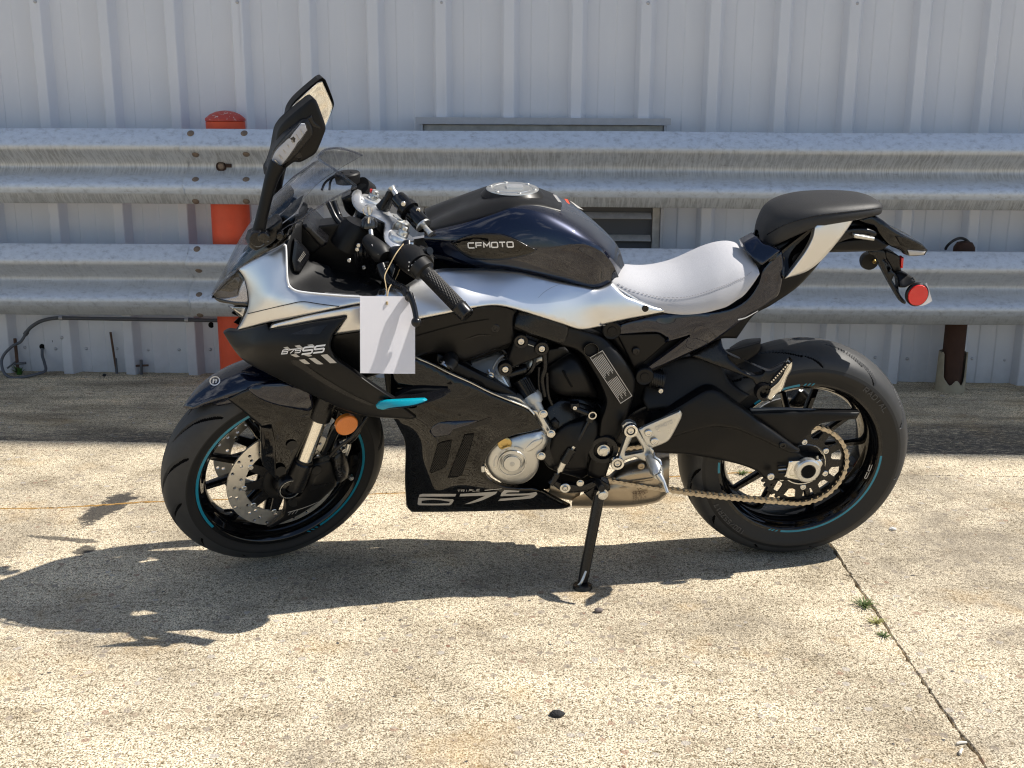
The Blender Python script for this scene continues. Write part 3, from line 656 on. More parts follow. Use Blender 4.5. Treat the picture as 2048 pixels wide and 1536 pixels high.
# ------------------------------------------------------------------ red bollard
def red_mat(nm, colr, chip):
    m = mat(nm, colr, 0.5, var=0.25, vscale=10, bump=(60, 0.2)); N, L = nodes_of(m); b = N['Principled BSDF']
    v = N.new('ShaderNodeTexCoord').outputs['Object']; src = b.inputs['Base Color'].links[0].from_socket
    ch = ramp(N, L, noise(N, L, v, 60, 5, 0.75), [(chip, (0, 0, 0)), (chip + 0.03, (1, 1, 1))]); sep = N.new('ShaderNodeSeparateXYZ'); L.new(v, sep.inputs[0])
    up = N.new('ShaderNodeMapRange'); up.inputs['From Min'].default_value = 1.155; up.inputs['From Max'].default_value = 1.175; up.inputs['To Min'].default_value = 0.12; L.new(sep.outputs[2], up.inputs['Value'])
    c = mixc(N, L, math_n(N, L, 'MULTIPLY', ch, up.outputs[0]), src, (0.62, 0.58, 0.53)); L.new(c, b.inputs['Base Color'])
red_mat('red_paint', (0.72, 0.08, 0.022), 0.67); red_mat('red_cap', (0.46, 0.045, 0.03), 0.60)
qb = WY(462, 450, 4.885); BX = qb[0]; BY = 4.888; BR = 0.0835
bol = obj_meta(empty('bollard', (BX, BY, 0)), 'red painted steel pipe bollard with a domed cap behind the rail splice', 'bollard')
def vlathe(prof, seg=48):
    v, f = lathe_geo(prof, seg); v = np.stack([v[:, 0], v[:, 2], v[:, 1]], 1); return v, f
wmesh('pipe', *vlathe([(0.0, BR), (1.155, BR), (1.157, BR - 0.003)]), 'red_paint', bol)
wmesh('cap', *vlathe([(1.158, BR - 0.004), (1.158, BR + 0.002), (1.168, BR + 0.002), (1.172, BR - 0.003), (1.186, 0.064), (1.197, 0.038), (1.201, 0.014), (1.202, 0.0002)]), 'red_cap', bol)

# ------------------------------------------------------------------ rusty post with broken sleeve
mat('dark_rust', (0.060, 0.026, 0.014), 0.85, 0.1, var=0.5, vscale=14, bump=(60, 0.5))
mat('old_sleeve', (0.34, 0.29, 0.20), 0.8, var=0.45, vscale=18, bump=(70, 0.6))
mat('black_hose', (0.012, 0.012, 0.013), 0.5)
g = GZ(1886, 771); PX, PY = g[0], 4.885
post = obj_meta(empty('steel_post', (PX, PY, 0)), 'rusty dark steel post standing in a broken white sleeve behind the rear wheel', 'post')
wmesh('pipe', *vlathe([(0.0, 0.046), (0.61, 0.046), (0.642, 0.044), (0.662, 0.032), (0.670, 0.0002)], 32), 'dark_rust', post)
V = []; Fc = []; n = 48
for i in range(n):
    a = 2 * math.pi * i / n; f_ = math.sin(a); side = abs(math.cos(a))       # a = -90 deg faces the camera
    h = 0.175 + 0.005 * math.sin(i * 3.3) if (f_ > -0.60) else (0.045 + 0.012 * math.sin(i * 0.9) if f_ < -0.68 else 0.07)
    for r_, z in ((0.064, 0), (0.061, h), (0.056, h), (0.058, 0)): V.append((r_ * math.cos(a), r_ * math.sin(a), z))
for i in range(n):
    j = (i + 1) % n
    for k in range(3): Fc.append((i * 4 + k, j * 4 + k, j * 4 + k + 1, i * 4 + k + 1))
wmesh('sleeve', V, Fc, 'old_sleeve', post, angle=30)
hp = [(0.055 * math.cos(t) - 0.03, -0.02 + 0.02 * math.sin(t * 2), 0.640 + 0.042 * math.sin(t)) for t in np.linspace(0.1, 3.3, 14)]
wmesh('hose', *tube_geo(np.array(hp), 0.006, 10), 'black_hose', post)

# ------------------------------------------------------------------ louvre vent
mat('vent_metal', (0.42, 0.43, 0.46), 0.5, 0.2, var=0.2, vscale=20); mat('vent_dark', (0.10, 0.10, 0.105), 0.8); mat('vent_old', (0.42, 0.40, 0.37), 0.6, 0.3, var=0.5, vscale=25)
vl0 = WY(*px('J', 115, 155), 4.94); vr0 = WY(*px('J', 1980, 155), 4.94); zt = WY(*px('J', 1000, 130), 4.94)[2]; zb = zt - 0.66
vent = obj_meta(empty('louvre_vent', ((vl0[0] + vr0[0]) / 2, WALL_Y, zb)), 'grey metal louvre vent set in the wall behind the tank', 'vent')
VX0, VX1 = vl0[0], vr0[0]; vo = np.array([(VX0 + VX1) / 2, WALL_Y, zb])
def vbox(name, x0, x1, y0, y1, z0, z1, m, sm=False):
    return wmesh(name, *box_geo(np.array([(x0 + x1) / 2, (y0 + y1) / 2, (z0 + z1) / 2]) - vo, np.eye(3), ((x1 - x0) / 2, (y1 - y0) / 2, (z1 - z0) / 2)), m, vent, smooth=False)
vbox('header', VX0, VX1, 4.932, 4.985, zt - 0.028, zt, 'vent_metal')
vbox('back_plate', VX0 + 0.02, VX1 - 0.02, 4.975, 4.984, zb, zt - 0.03, 'vent_dark')
for a in (VX0 + 0.018, VX1 - 0.028): vbox('jamb', a, a + 0.012, 4.938, 4.974, zb, zt - 0.030, 'vent_metal')
vbox('side_panel', VX1 - 0.062, VX1 - 0.030, 4.950, 4.973, zb, zt - 0.075, 'vent_old'); vbox('side_panel', VX0 + 0.032, VX0 + 0.06, 4.950, 4.973, zb, zt - 0.075, 'vent_old')
vbox('top_panel', VX0 + 0.032, VX1 - 0.031, 4.955, 4.974, zt - 0.070, zt - 0.031, 'vent_old')
for k in range(6):
    z = zt - 0.125 - k * 0.098; a = R(38)
    o = wmesh('slat', *box_geo(np.array([(VX0 + VX1) / 2, 4.953, z]) - vo, [np.array([1, 0, 0]), np.array([0, math.cos(a), math.sin(a)]), np.array([0, -math.sin(a), math.cos(a)])], ((VX1 - VX0) / 2 - 0.068, 0.020, 0.0012)), 'vent_old', vent, smooth=False)

# ------------------------------------------------------------------ conduit, hose, rods, weed by the wall
mat('conduit_grey', (0.10, 0.105, 0.115), 0.5, 0.3, var=0.2, vscale=30); mat('rod_rust', (0.085, 0.045, 0.028), 0.85, var=0.6, vscale=25); mat('leaf', (0.06, 0.16, 0.025), 0.55, var=0.3, vscale=20)
def iw(x, y, d=4.955): return WY(*px('I', x, y), d)
cn = obj_meta(empty('conduit', iw(1000, 238, 4.965)), 'grey metal conduit clamped along the wall under the lower rail', 'conduit'); co_ = np.array(cn.location)
wmesh('pipe', *tube_geo(catmull([iw(*q, 4.968) - co_ for q in ((215, 350), (250, 308), (320, 262), (400, 238), (470, 229), (520, 230), (1000, 238), (1540, 245), (1800, 250), (2300, 258))], 5), 0.0085, 14), 'conduit_grey', cn)
for xq, yq in ((500, 229), (1530, 245)):
    a = iw(xq - 14, yq, 4.968) - co_; b_ = iw(xq + 14, yq + 0.5, 4.968) - co_; wmesh('clamp', *tube_geo([a, b_], 0.0112, 14), 'screw_zinc', cn)
wmesh('coupling', *tube_geo([iw(222, 344, 4.968) - co_, iw(205, 366, 4.968) - co_], 0.011, 12), 'conduit_grey', cn)
hs = [(212, 358, 4.966), (168, 425, 4.955), (110, 455, 4.94), (40, 520, 4.93), (12, 590, 4.92), (35, 680, 4.90), (100, 718, 4.89), (200, 712, 4.89), (300, 690, 4.90), (372, 662, 4.93), (365, 600, 4.975), (347, 540, 5.0), (345, 478, 5.012)]
ho = obj_meta(wmesh('hose', *tube_geo(catmull([iw(*q) for q in hs], 6), 0.0068, 12), 'conduit_grey'), 'dark grey hose looping from the conduit to a hole in the wall', 'hose')
for k, (xq, yq, r_) in enumerate(((345, 466, 0.0135), (415, 420, 0.0095), (1730, 287, 0.0135))):
    q = iw(xq, yq, WALL_Y - 0.0008); v, f = lathe_geo([(0, 0.0001), (0, r_), (0.001, r_ * 1.04)], 20); wmesh('wall_hole', np.array(v) + q - np.array([0, WALL_Y, 0]), f, 'dark_cavity', wall)
def rod(name, label, segs, cat='rod'):
    base = segs[0][0]; e = obj_meta(empty(name, tuple(base)), label, cat); b0 = np.array(e.location)
    for (nm, pth, r_, m) in [(('stem' if i == 0 else 'arm'), s[:2], s[2], s[3]) for i, s in enumerate(segs)]:
        wmesh(nm, *tube_geo(np.array(pth) - b0, r_, 10), m, e)
def gy(x, y): return GZ(*px('I', x, y))
b1 = gy(150, 690); rod('valve_rod', 'rusty pipe stub with a valve inside the loop of hose', [(b1, WY(*px('I', 122, 397), b1[1]), 0.0075, 'rod_rust'), (WY(*px('I', 120, 604), b1[1]), WY(*px('I', 210, 598), b1[1] - 0.01), 0.006, 'conduit_grey'), (WY(*px('I', 60, 640), b1[1]), WY(*px('I', 130, 585), b1[1]), 0.004, 'conduit_grey')])
b2 = gy(957, 685); rod('steel_rod', 'tall rusty rod leaning out of the concrete by the wall', [(b2, WY(*px('I', 905, 345), b2[1]), 0.0052, 'rod_rust'), (b2, WY(*px('I', 945, 560), b2[1] + 0.004), 0.0068, 'conduit_grey')])
b3 = gy(1160, 692); rod('pipe_stub', 'short pipe stub with a cross handle in the concrete by the wall', [(b3, WY(*px('I', 1156, 572), b3[1]), 0.0072, 'conduit_grey'), (WY(*px('I', 1098, 622), b3[1]), WY(*px('I', 1215, 617), b3[1]), 0.005, 'rod_rust')])
def rock(name, pos, s, m, label, cat, seed=0):
    r2 = np.random.default_rng(seed); bm = bmesh.new(); bmesh.ops.create_icosphere(bm, subdivisions=3, radius=1)
    v = np.array([tuple(q.co) for q in bm.verts]); f = [tuple(q.index for q in p.verts) for p in bm.faces]; bm.free()
    d = sum(0.16 / (k + 1) * np.sin(v @ r2.normal(0, 1.6 * (k + 1), 3) + r2.uniform(0, 6))[:, None] for k in range(5)); v = v * (1 + d) * np.array(s); v[:, 2] -= v[:, 2].min() + 0.002
    return obj_meta(wmesh(name, v + np.array([pos[0], pos[1], 0]), f, m, angle=60), label, cat)
mat('asphalt_lump', (0.022, 0.021, 0.021), 0.85, bump=(300, 1.0, 0.004)); mat('white_stone', (0.65, 0.63, 0.60), 0.7); mat('grey_stone', (0.16, 0.13, 0.115), 0.7, var=0.3)
rock('asphalt_chunk', GZ(1115, 1432), (0.018, 0.010, 0.007), 'asphalt_lump', 'black asphalt crumb lying on the sunlit concrete in front of the motorcycle', 'rubble', 1)
rock('pebble', GZ(1197, 1224), (0.010, 0.008, 0.006), 'grey_stone', 'round brownish pebble on the concrete just below the side stand foot', 'pebble', 2)
rock('pebble', GZ(1785, 1060), (0.010, 0.006, 0.005), 'white_stone', 'white pebble on the concrete right of the rear tyre', 'pebble', 3)
rock('asphalt_chunk', gy(855, 708), (0.008, 0.007, 0.008), 'asphalt_lump', 'small black crumb on the shaded concrete beside the leaning rod', 'rubble', 4)
def tuft(name, pos, n, h, spread, m, label, seed, wide=0.0016, lean=0.5):
    r2 = np.random.default_rng(seed); V = []; Fc = []
    for k in range(n):
        a = r2.uniform(0, 6.28); r0 = spread * 0.4 * r2.random(); p0 = np.array([r0 * math.cos(a), r0 * math.sin(a), -0.01]); a2 = a + r2.normal(0, 0.6)
        hh = h * r2.uniform(0.5, 1.0); out = spread * r2.uniform(0.4, 1.2); w2 = wide * r2.uniform(0.7, 1.4); o = len(V); sd_ = np.array([-math.sin(a2), math.cos(a2), 0])
        for t in np.linspace(0, 1, 6):
            c = p0 + np.array([math.cos(a2), math.sin(a2), 0]) * out * t ** 1.6 + np.array([0, 0, 1]) * (0.01 + hh * (t - lean * t * t)); ww = w2 * (1 - t ** 2) + 0.0002
            V += [c + sd_ * ww, c - sd_ * ww]
        for i in range(5): Fc.append((o + 2 * i, o + 2 * i + 1, o + 2 * i + 3, o + 2 * i + 2))
    e = obj_meta(empty(name, (pos[0], pos[1], 0)), label, 'weed'); wmesh('blades', V, Fc, m, e); return e
mat('grass', (0.085, 0.12, 0.03), 0.6, var=0.45, vscale=60); mat('grass_dry', (0.28, 0.27, 0.09), 0.7, var=0.35, vscale=60)
tuft('grass_tuft', GZ(1727, 1212), 46, 0.026, 0.034, 'grass', 'thick green grass tuft in the pavement joint behind the rear wheel', 11)
tuft('grass_tuft', GZ(1752, 1245), 34, 0.018, 0.024, 'grass_dry', 'yellowish grass tuft in the pavement joint next to the green one', 12)
tuft('grass_tuft', GZ(1768, 1272), 26, 0.012, 0.018, 'grass', 'small sparse grass tuft lowest in the pavement joint', 13)
tuft('grass_tuft', GZ(1484, 948), 40, 0.02, 0.03, 'grass', 'green grass tuft seen through the rear wheel spokes', 14)
tuft('leafy_weed', gy(160, 690), 16, 0.055, 0.03, 'leaf', 'bright green leafy weed at the foot of the rusty valve pipe', 15, wide=0.008, lean=0.2)
def twig(pos, ang, ln, label, m):
    d = np.array([math.cos(ang), math.sin(ang), 0]); a = np.array([pos[0], pos[1], 0.0035]); pth = [a - d * ln / 2, a + np.array([0, 0, 0.001]), a + d * ln / 2 + np.array([0.002, 0, 0])]
    obj_meta(wmesh('straw', *tube_geo(catmull(pth, 4), [0.0024, 0.0028, 0.003, 0.003, 0.003, 0.0028, 0.0026, 0.0024, 0.002], 8), m), label, 'litter')
mat('straw_white', (0.66, 0.62, 0.55), 0.7)
twig(GZ(1922, 1489), 0.25, 0.020, 'short white fragment lying flat in the joint at lower right', 'straw_white')
twig(GZ(1921, 1506), 1.1, 0.020, 'slanted white fragment below the other in the joint at lower right', 'straw_white')

# ================================================================== MOTORCYCLE
bike = bpy.data.objects.new('motorcycle', None); col.objects.link(bike); bike.empty_display_size = 0.2
bo = CR + BK @ BASE
bike.matrix_world = Matrix([list(BK[i]) + [bo[i]] for i in range(3)] + [[0, 0, 0, 1]])
obj_meta(bike, 'black, navy and silver sport motorcycle leaning on its side stand', 'motorcycle')
def part(name, V, F, m, parent=bike, **k): return mesh(name, V, F, m, parent, **k)
mat('groove_black', (0.002, 0.002, 0.002), 0.9, spec=0.1)
# ---- wheels
def tyre_prof(pts, n=9):
    p = catmull(pts, n); q = p[::-1] * np.array([-1, 1]); return np.vstack([p, q[1:]])
def make_tyre(name, prof, Rmax, W, rot, org, seg, grooves, parent):
    V = []; F = []; k = len(prof); ph = np.linspace(0, 2 * math.pi, seg, endpoint=False)
    L = prof[:, 0]; Rr = prof[:, 1]; TH, LL = np.meshgrid(ph, L, indexing='ij'); RR = np.broadcast_to(Rr, TH.shape).copy()
    s = np.abs(LL) / W; side = np.sign(LL); dep = np.zeros_like(RR)
    for (n, off, s0, s1, slope, wd, bow) in grooves:
        for sd_, o2 in ((1, 0), (-1, math.pi / n)):
            t = (s - s0) / (s1 - s0); ctr = off + o2 + slope * (t + bow * t * t)
            dt = (TH - ctr) % (2 * math.pi / n); dt = np.minimum(dt, 2 * math.pi / n - dt) * RR
            hw = wd * np.sqrt(np.clip(4 * t * (1 - t), 0, 1)); mk = (side == sd_) & (t > 0) & (t < 1) & (dt < hw); dep[mk] = 0.005
    tread = (RR > Rmax - 0.05) & (s < 0.97); RR = RR - np.where(tread, dep, 0)
    X = RR * np.cos(TH); Z = RR * np.sin(TH); V = np.stack([X, LL, Z], 2).reshape(-1, 3)
    F = [(i * k + j, ((i + 1) % seg) * k + j, ((i + 1) % seg) * k + j + 1, i * k + j + 1) for i in range(seg) for j in range(k - 1)]
    o = mesh(name, to_w(V, rot, org), F, 'rubber', parent, angle=50, fix=False)
    o.data.materials.append(MATS['groove_black']); D_ = np.where(tread, dep, 0); fm = (D_[:, :-1] > 0) & (D_[:, 1:] > 0) & (np.roll(D_, -1, 0)[:, :-1] > 0) & (np.roll(D_, -1, 0)[:, 1:] > 0)
    o.data.materials.append(MATS['rubber_side']); mi = np.where((RR[:, :-1] < Rmax - 0.046), 2, fm.astype(np.int32)); o.data.polygons.foreach_set('material_index', mi.ravel().astype(np.int32)); o.data.update()
    return o
def arc_strip(name, parent, m, r0, r1, lat, a0, a1, rot, org, n=40, skew=0.0):
    if a1 < a0: a1 += 2 * math.pi
    n = max(2, int(n * (a1 - a0) / 2) + 2); V = []
    for i in range(n + 1):
        a = a0 + (a1 - a0) * i / n; V += [(r0 * math.cos(a), lat, r0 * math.sin(a)), (r1 * math.cos(a + skew), lat, r1 * math.sin(a + skew))]
    F = [(2 * i, 2 * i + 1, 2 * i + 3, 2 * i + 2) for i in range(n)]
    return mesh(name, to_w(V, rot, org), F, m, parent)
def beam_geo(p0, p1, w0, w1, t0, t1, nrm):
    """tapered rounded bar from p0 to p1, width in the plane, thickness along nrm"""
    p0, p1, nrm = (np.array(q, float) for q in (p0, p1, nrm)); d = p1 - p0; d /= np.linalg.norm(d); u = np.cross(nrm, d); u /= np.linalg.norm(u); V = []; F = []
    sec = [(1, 0.45), (0.55, 1), (-0.55, 1), (-1, 0.45), (-1, -0.45), (-0.55, -1), (0.55, -1), (1, -0.45)]
    for t in (0, 0.5, 1):
        c = p0 + (p1 - p0) * t; w_ = w0 + (w1 - w0) * t; h_ = t0 + (t1 - t0) * t
        V += [c + u * a * w_ + nrm * b * h_ for a, b in sec]
    for i in range(2): F += [(i * 8 + j, i * 8 + (j + 1) % 8, (i + 1) * 8 + (j + 1) % 8, (i + 1) * 8 + j) for j in range(8)]
    return V, F + [tuple(range(8))[::-1], tuple(range(16, 24))]
I3 = np.eye(3); O3 = np.zeros(3)
def wheel(rot, org, rear, parent=bike):
    W = 0.089 if rear else 0.060; RT = 0.316 if rear else 0.300; bw = 0.068 if rear else 0.046
    # hub carries the wheel's sub-parts
    hub_v, hub_f = lathe_geo([(-0.075, 0.020), (-0.075, 0.036), (-0.04, 0.040), (-0.02, 0.048), (0.02, 0.048), (0.04, 0.040), (0.072, 0.036), (0.072, 0.020)], 40)
    whl = mesh('wheel', to_w(hub_v, rot, org), hub_f, 'black_satin', parent)
    whl['label'] = 'rear wheel with teal rim stripe' if rear else 'front wheel turned to the left'
    if rear:
        pr = tyre_prof([(bw, 0.2145), (bw + 0.006, 0.2185), (0.081, 0.238), (0.0885, 0.259), (0.0875, 0.268), (0.077, 0.2885), (0.055, 0.304), (0.028, 0.3135), (0.0, 0.316)])
        gr = [(11, 0.0, 0.16, 0.72, 0.44, 0.0115, -0.25), (11, 0.30, 0.58, 0.95, 0.26, 0.0100, -0.2)]
    else:
        pr = tyre_prof([(bw, 0.2145), (bw + 0.005, 0.2185), (0.0545, 0.234), (0.0605, 0.2495), (0.0595, 0.257), (0.051, 0.275), (0.035, 0.2905), (0.017, 0.298), (0.0, 0.300)])
        gr = [(12, 0.0, 0.12, 0.66, 0.46, 0.0130, -0.2), (12, 0.26, 0.50, 0.94, 0.28, 0.0105, -0.2)]
    make_tyre('tyre', pr, RT, W, rot, org, 1300, gr, whl)
    rim = catmull([(bw + 0.006, 0.2295), (bw + 0.0085, 0.2285), (bw + 0.0085, 0.2195), (bw + 0.004, 0.2145), (bw - 0.004, 0.2085), (bw - 0.012, 0.2025), (bw * 0.5, 0.194), (0.0, 0.190), (-bw * 0.5, 0.194), (-bw + 0.012, 0.2025), (-bw - 0.004, 0.2145), (-bw - 0.0085, 0.2195), (-bw - 0.0085, 0.2285), (-bw - 0.006, 0.2295)], 4)
    v, f = lathe_geo(rim, 160); mesh('rim', to_w(v, rot, org), f, 'black_gloss', whl, angle=60)
    a_off = 0.30 if rear else 0.16
    for k in range(5):
        for s in (-1, 1):
            a = a_off + 2 * math.pi * k / 5; b = a + s * 0.255; a1 = a + s * 0.10
            p0 = (0.040 * math.cos(a1), 0.0 + (0.012 if rear else 0), 0.040 * math.sin(a1)); p1 = (0.1965 * math.cos(b), 0.0, 0.1965 * math.sin(b))
            v, f = beam_geo(p0, p1, 0.0105, 0.0085, 0.017, 0.011, (0, 1, 0)); mesh('spoke', to_w(v, rot, org), f, 'black_gloss', whl)
    return whl
WR = wheel(I3, O3, True); WF = wheel(ST, CF, False)
def ang_r(x, y, lat=0.0765): q = P(x, y, lat); return math.atan2(q[2], q[0])
def ang_f(x, y, lat=0.0545):
    q = (PF(x, y, lat) - CF) @ ST; return math.atan2(q[2], q[0])
SR = [((1755, 912), (1562, 1058)), ((1600, 771), (1508, 807)), ((1439, 925), (1440, 946))]
def stripes(pairs, fn, lat, rot, org, whl):
    for (p, q) in pairs:
        a, b = fn(*p), fn(*q)
        if (b - a) % (2 * math.pi) > math.pi: a, b = b, a
        arc_strip('rim_stripe', whl, 'teal_rim', 0.2205, 0.2275, lat, a, a + (b - a) % (2 * math.pi), rot, org, 60)
stripes(SR, ang_r, 0.0772, I3, O3, WR)
for (x, y) in ((1556, 1058), (1549, 1057), (1543, 1056), (1608, 770.5), (1616, 770), (1624, 769.5)):
    a = ang_r(x, y); arc_strip('rim_stripe', WR, 'teal_rim', 0.2205, 0.2275, 0.0772, a - 0.011, a + 0.011, I3, O3, 4, 0.03)
stripes([((427, 1053), (500, 830)), ((641, 1051), (720, 868))], ang_f, 0.0552, ST, CF, WF)
for (x, y) in ((632, 1057), (624, 1061), (616, 1065)):
    a = ang_f(x, y); arc_strip('rim_stripe', WF, 'teal_rim', 0.2205, 0.2275, 0.0552, a - 0.011, a + 0.011, ST, CF, 4, -0.03)
def side_text(text, whl, a_c, r_c, h, lat, cw, rot, org, m='rubber_text', skewed=0.0):
    V, F, Wd = strokes(text, cw, 0.4, 0.2); q = []
    for x, y in V:
        a = a_c - (x - Wd / 2) * h / r_c; r_ = r_c + (y - 0.5) * h; q.append((r_ * math.cos(a) * 1, lat - (r_ - r_c) * skewed, r_ * math.sin(a)))
    mesh('sidewall_lettering', to_w(np.array(q) * np.array([1, 1, 1]), rot, org), F, m, whl, smooth=False)
def flip_text(text, whl, a_c, r_c, h, lat, cw, m='rubber_text'):
    # seen from the left the wheel's forward axis runs to the left, so letters advance with growing angle reversed
    V, F, Wd = strokes(text, cw, 0.4, 0.2); q = []
    for x, y in V:
        a = a_c + (x - Wd / 2) * h / r_c; q.append(((r_c + (y - .5) * h) * math.cos(a), lat, (r_c + (y - .5) * h) * math.sin(a)))
    return mesh('sidewall_lettering', q, F, m, whl, smooth=False)
flip_text('RADIAL', WR, ang_r(1745, 805, 0.089), 0.2555, 0.013, 0.0905, 0.9)
flip_text('180/55ZR17', WR, ang_r(1455, 1040, 0.089), 0.2555, 0.012, 0.0905, 0.7)
flip_text('SS', WR, ang_r(1740, 945, 0.07), 0.209, 0.012, 0.0665, 1.6, 'decal_grey')
# ---- bolts
bolt_me = {}
def bolt(parent, pos, r, m='bolt_steel', rot=I3, h=0.006, name='bolt', hexa=False):
    key = (m, hexa)
    if key not in bolt_me:
        pr = [(0.0, 1.0), (0.75, 1.0), (1.0, 0.82), (1.0, 0.48), (0.55, 0.44), (0.5, 0.001)] if not hexa else [(0.0, 1.25), (0.18, 1.25), (0.2, 0.98), (0.9, 0.95), (1.0, 0.8), (1.0, 0.001)]
        v, f = lathe_geo(pr, 20); me = bpy.data.meshes.new('bolt'); me.from_pydata([tuple(q) for q in v], [], f); me.materials.append(MATS[m]); me.shade_smooth(); me.set_sharp_from_angle(angle=R(40)); bolt_me[key] = me
    o = bpy.data.objects.new(name, bolt_me[key]); col.objects.link(o); o.parent = parent
    q = np.asarray(pos) - BASE; M4 = Matrix([list(rot[i] * np.array([r, h, r])) + [q[i]] for i in range(3)] + [[0, 0, 0, 1]]); o.matrix_local = M4; return o
def pbolt(parent, crop, x, y, lat, r, m='bolt_steel', h=0.006, **k): return bolt(parent, pp(crop, x, y, lat), r, m, I3, h, **k)
# ---- brake discs (front pair), drilled
def ring_poly(r, n, ph=0.0): return [(r * math.cos(ph + 2 * math.pi * i / n), r * math.sin(ph + 2 * math.pi * i / n)) for i in range(n)]
def flat_geo(outer, holes, t, dens=None):
    pts = [Vector(q) for q in outer]; ed = [(i, (i + 1) % len(outer)) for i in range(len(outer))]
    for h in holes:
        o = len(pts); pts += [Vector(q) for q in h]; ed += [(o + i, o + (i + 1) % len(h)) for i in range(len(h))]
    r = delaunay_2d_cdt(pts, ed, [], 0, 1e-7); vs = np.array([tuple(q) for q in r[0]]); tri = np.array(list(r[2])); c = vs[tri].mean(1)
    ok = inside(c, np.array(outer))
    for h in holes: ok &= ~inside(c, np.array(h))
    tri = tri[ok]; n = len(vs); ec = {}
    for t3 in tri:
        for e in ((t3[0], t3[1]), (t3[1], t3[2]), (t3[2], t3[0])): ec[tuple(sorted(e))] = ec.get(tuple(sorted(e)), 0) + 1
    V = [(x, t / 2, z) for x, z in vs] + [(x, -t / 2, z) for x, z in vs]
    F = [tuple(q) for q in tri] + [(a + n, c_ + n, b + n) for a, b, c_ in tri] + [(a, b, b + n, a + n) for (a, b), k in ec.items() if k == 1]
    return np.array(V), F
hol = [ring_poly(0.106, 64)]
for k in range(24):
    for rr, po in ((0.117, 0), (0.131, 0.05), (0.144, 0.1)):
        a = 2 * math.pi * k / 24 + po * 1.3
        if (k + int(po * 20)) % 3 == 2: continue
        hol.append([(rr * math.cos(a) + 0.0046 * math.cos(t), rr * math.sin(a) + 0.0046 * math.sin(t)) for t in np.linspace(0, 2 * math.pi, 10, endpoint=False)])
dv, df = flat_geo(ring_poly(0.152, 96), hol, 0.005)
def scal(n, r0, r1):
    out = []
    for i in range(n):
        a = 2 * math.pi * i / n; out += [(r0 * math.cos(a + t), r0 * math.sin(a + t)) for t in (-0.10, 0.10)]; out += [(r1 * math.cos(a + t), r1 * math.sin(a + t)) for t in (0.2, 0.42)]
    return out
cvv, cff = flat_geo(scal(10, 0.106, 0.066), [ring_poly(0.045, 40)], 0.006)
for la in (0.066, -0.066):
    d_ = mesh('brake_disc', to_w(dv + np.array([0, la, 0]), ST, CF), df, 'disc_steel', WF, angle=30)
    mesh('disc_carrier', to_w(cvv + np.array([0, la, 0]), ST, CF), cff, 'black_satin', WF, angle=30)
    for k in range(10):
        a = 2 * math.pi * k / 10; bolt(WF, CF + ST @ np.array([0.1065 * math.cos(a), la + 0.002, 0.1065 * math.sin(a)]), 0.0078, 'bolt_steel', ST, 0.003, name='disc_button')
# valve stem
tube('valve', WF, 'black_satin', [CF + ST @ np.array(q) for q in ((0.150, 0.012, -0.105), (0.135, 0.03, -0.095), (0.128, 0.052, -0.089))], [0.004, 0.0045, 0.004], 10)
# ABS ring and disc hub cover
v, f = lathe_geo([(0.055, 0.030), (0.074, 0.034), (0.078, 0.044), (0.074, 0.058), (0.068, 0.060)], 40); mesh('hub_cover', to_w(v, ST, CF), f, 'black_plastic', WF)
# rear disc on the far side
rv, rf = flat_geo(ring_poly(0.11, 64), [ring_poly(0.075, 48)], 0.005); mesh('brake_disc', rv + np.array([0, -0.085, 0]), rf, 'disc_steel', WR)
# ---- rear sprocket
SPR = 0.1155; NT = 44
out = []
for i in range(NT):
    a = 2 * math.pi * i / NT; d = 2 * math.pi / NT
    out += [((SPR + h) * math.cos(a + t * d), (SPR + h) * math.sin(a + t * d)) for t, h in ((-0.5, -0.004), (-0.3, -0.003), (-0.12, 0.0045), (0.12, 0.0045), (0.3, -0.003))]
sh = [ring_poly(0.058, 48)]
for k in range(12):
    a = 2 * math.pi * (k + 0.5) / 12; hw = 0.17
    sh.append([((r_) * math.cos(a + t), (r_) * math.sin(a + t)) for r_, t in ((0.080, -hw * 0.75), (0.103, -hw), (0.106, 0), (0.103, hw), (0.080, hw * 0.75), (0.076, 0))])
sv_, sf_ = flat_geo(out, sh, 0.006); SPL = 0.098
spk = mesh('sprocket', sv_ + np.array([0, SPL, 0]), sf_, 'black_satin', WR, angle=30)
v, f = lathe_geo([(SPL - 0.03, 0.056), (SPL + 0.004, 0.058), (SPL + 0.0045, 0.0605), (SPL + 0.003, 0.0615)], 48); mesh('sprocket_carrier', v, f, 'bolt_steel', WR)
v, f = lathe_geo([(SPL - 0.035, 0.02), (SPL - 0.006, 0.030), (SPL - 0.008, 0.056)], 48); mesh('carrier_face', v, f, 'black_satin', WR)
for k in range(6):
    a = 2 * math.pi * k / 6 + 0.42; bolt(WR, (0.0685 * math.cos(a), SPL + 0.003, 0.0685 * math.sin(a)), 0.0088, 'bolt_steel', I3, 0.005, name='sprocket_bolt')
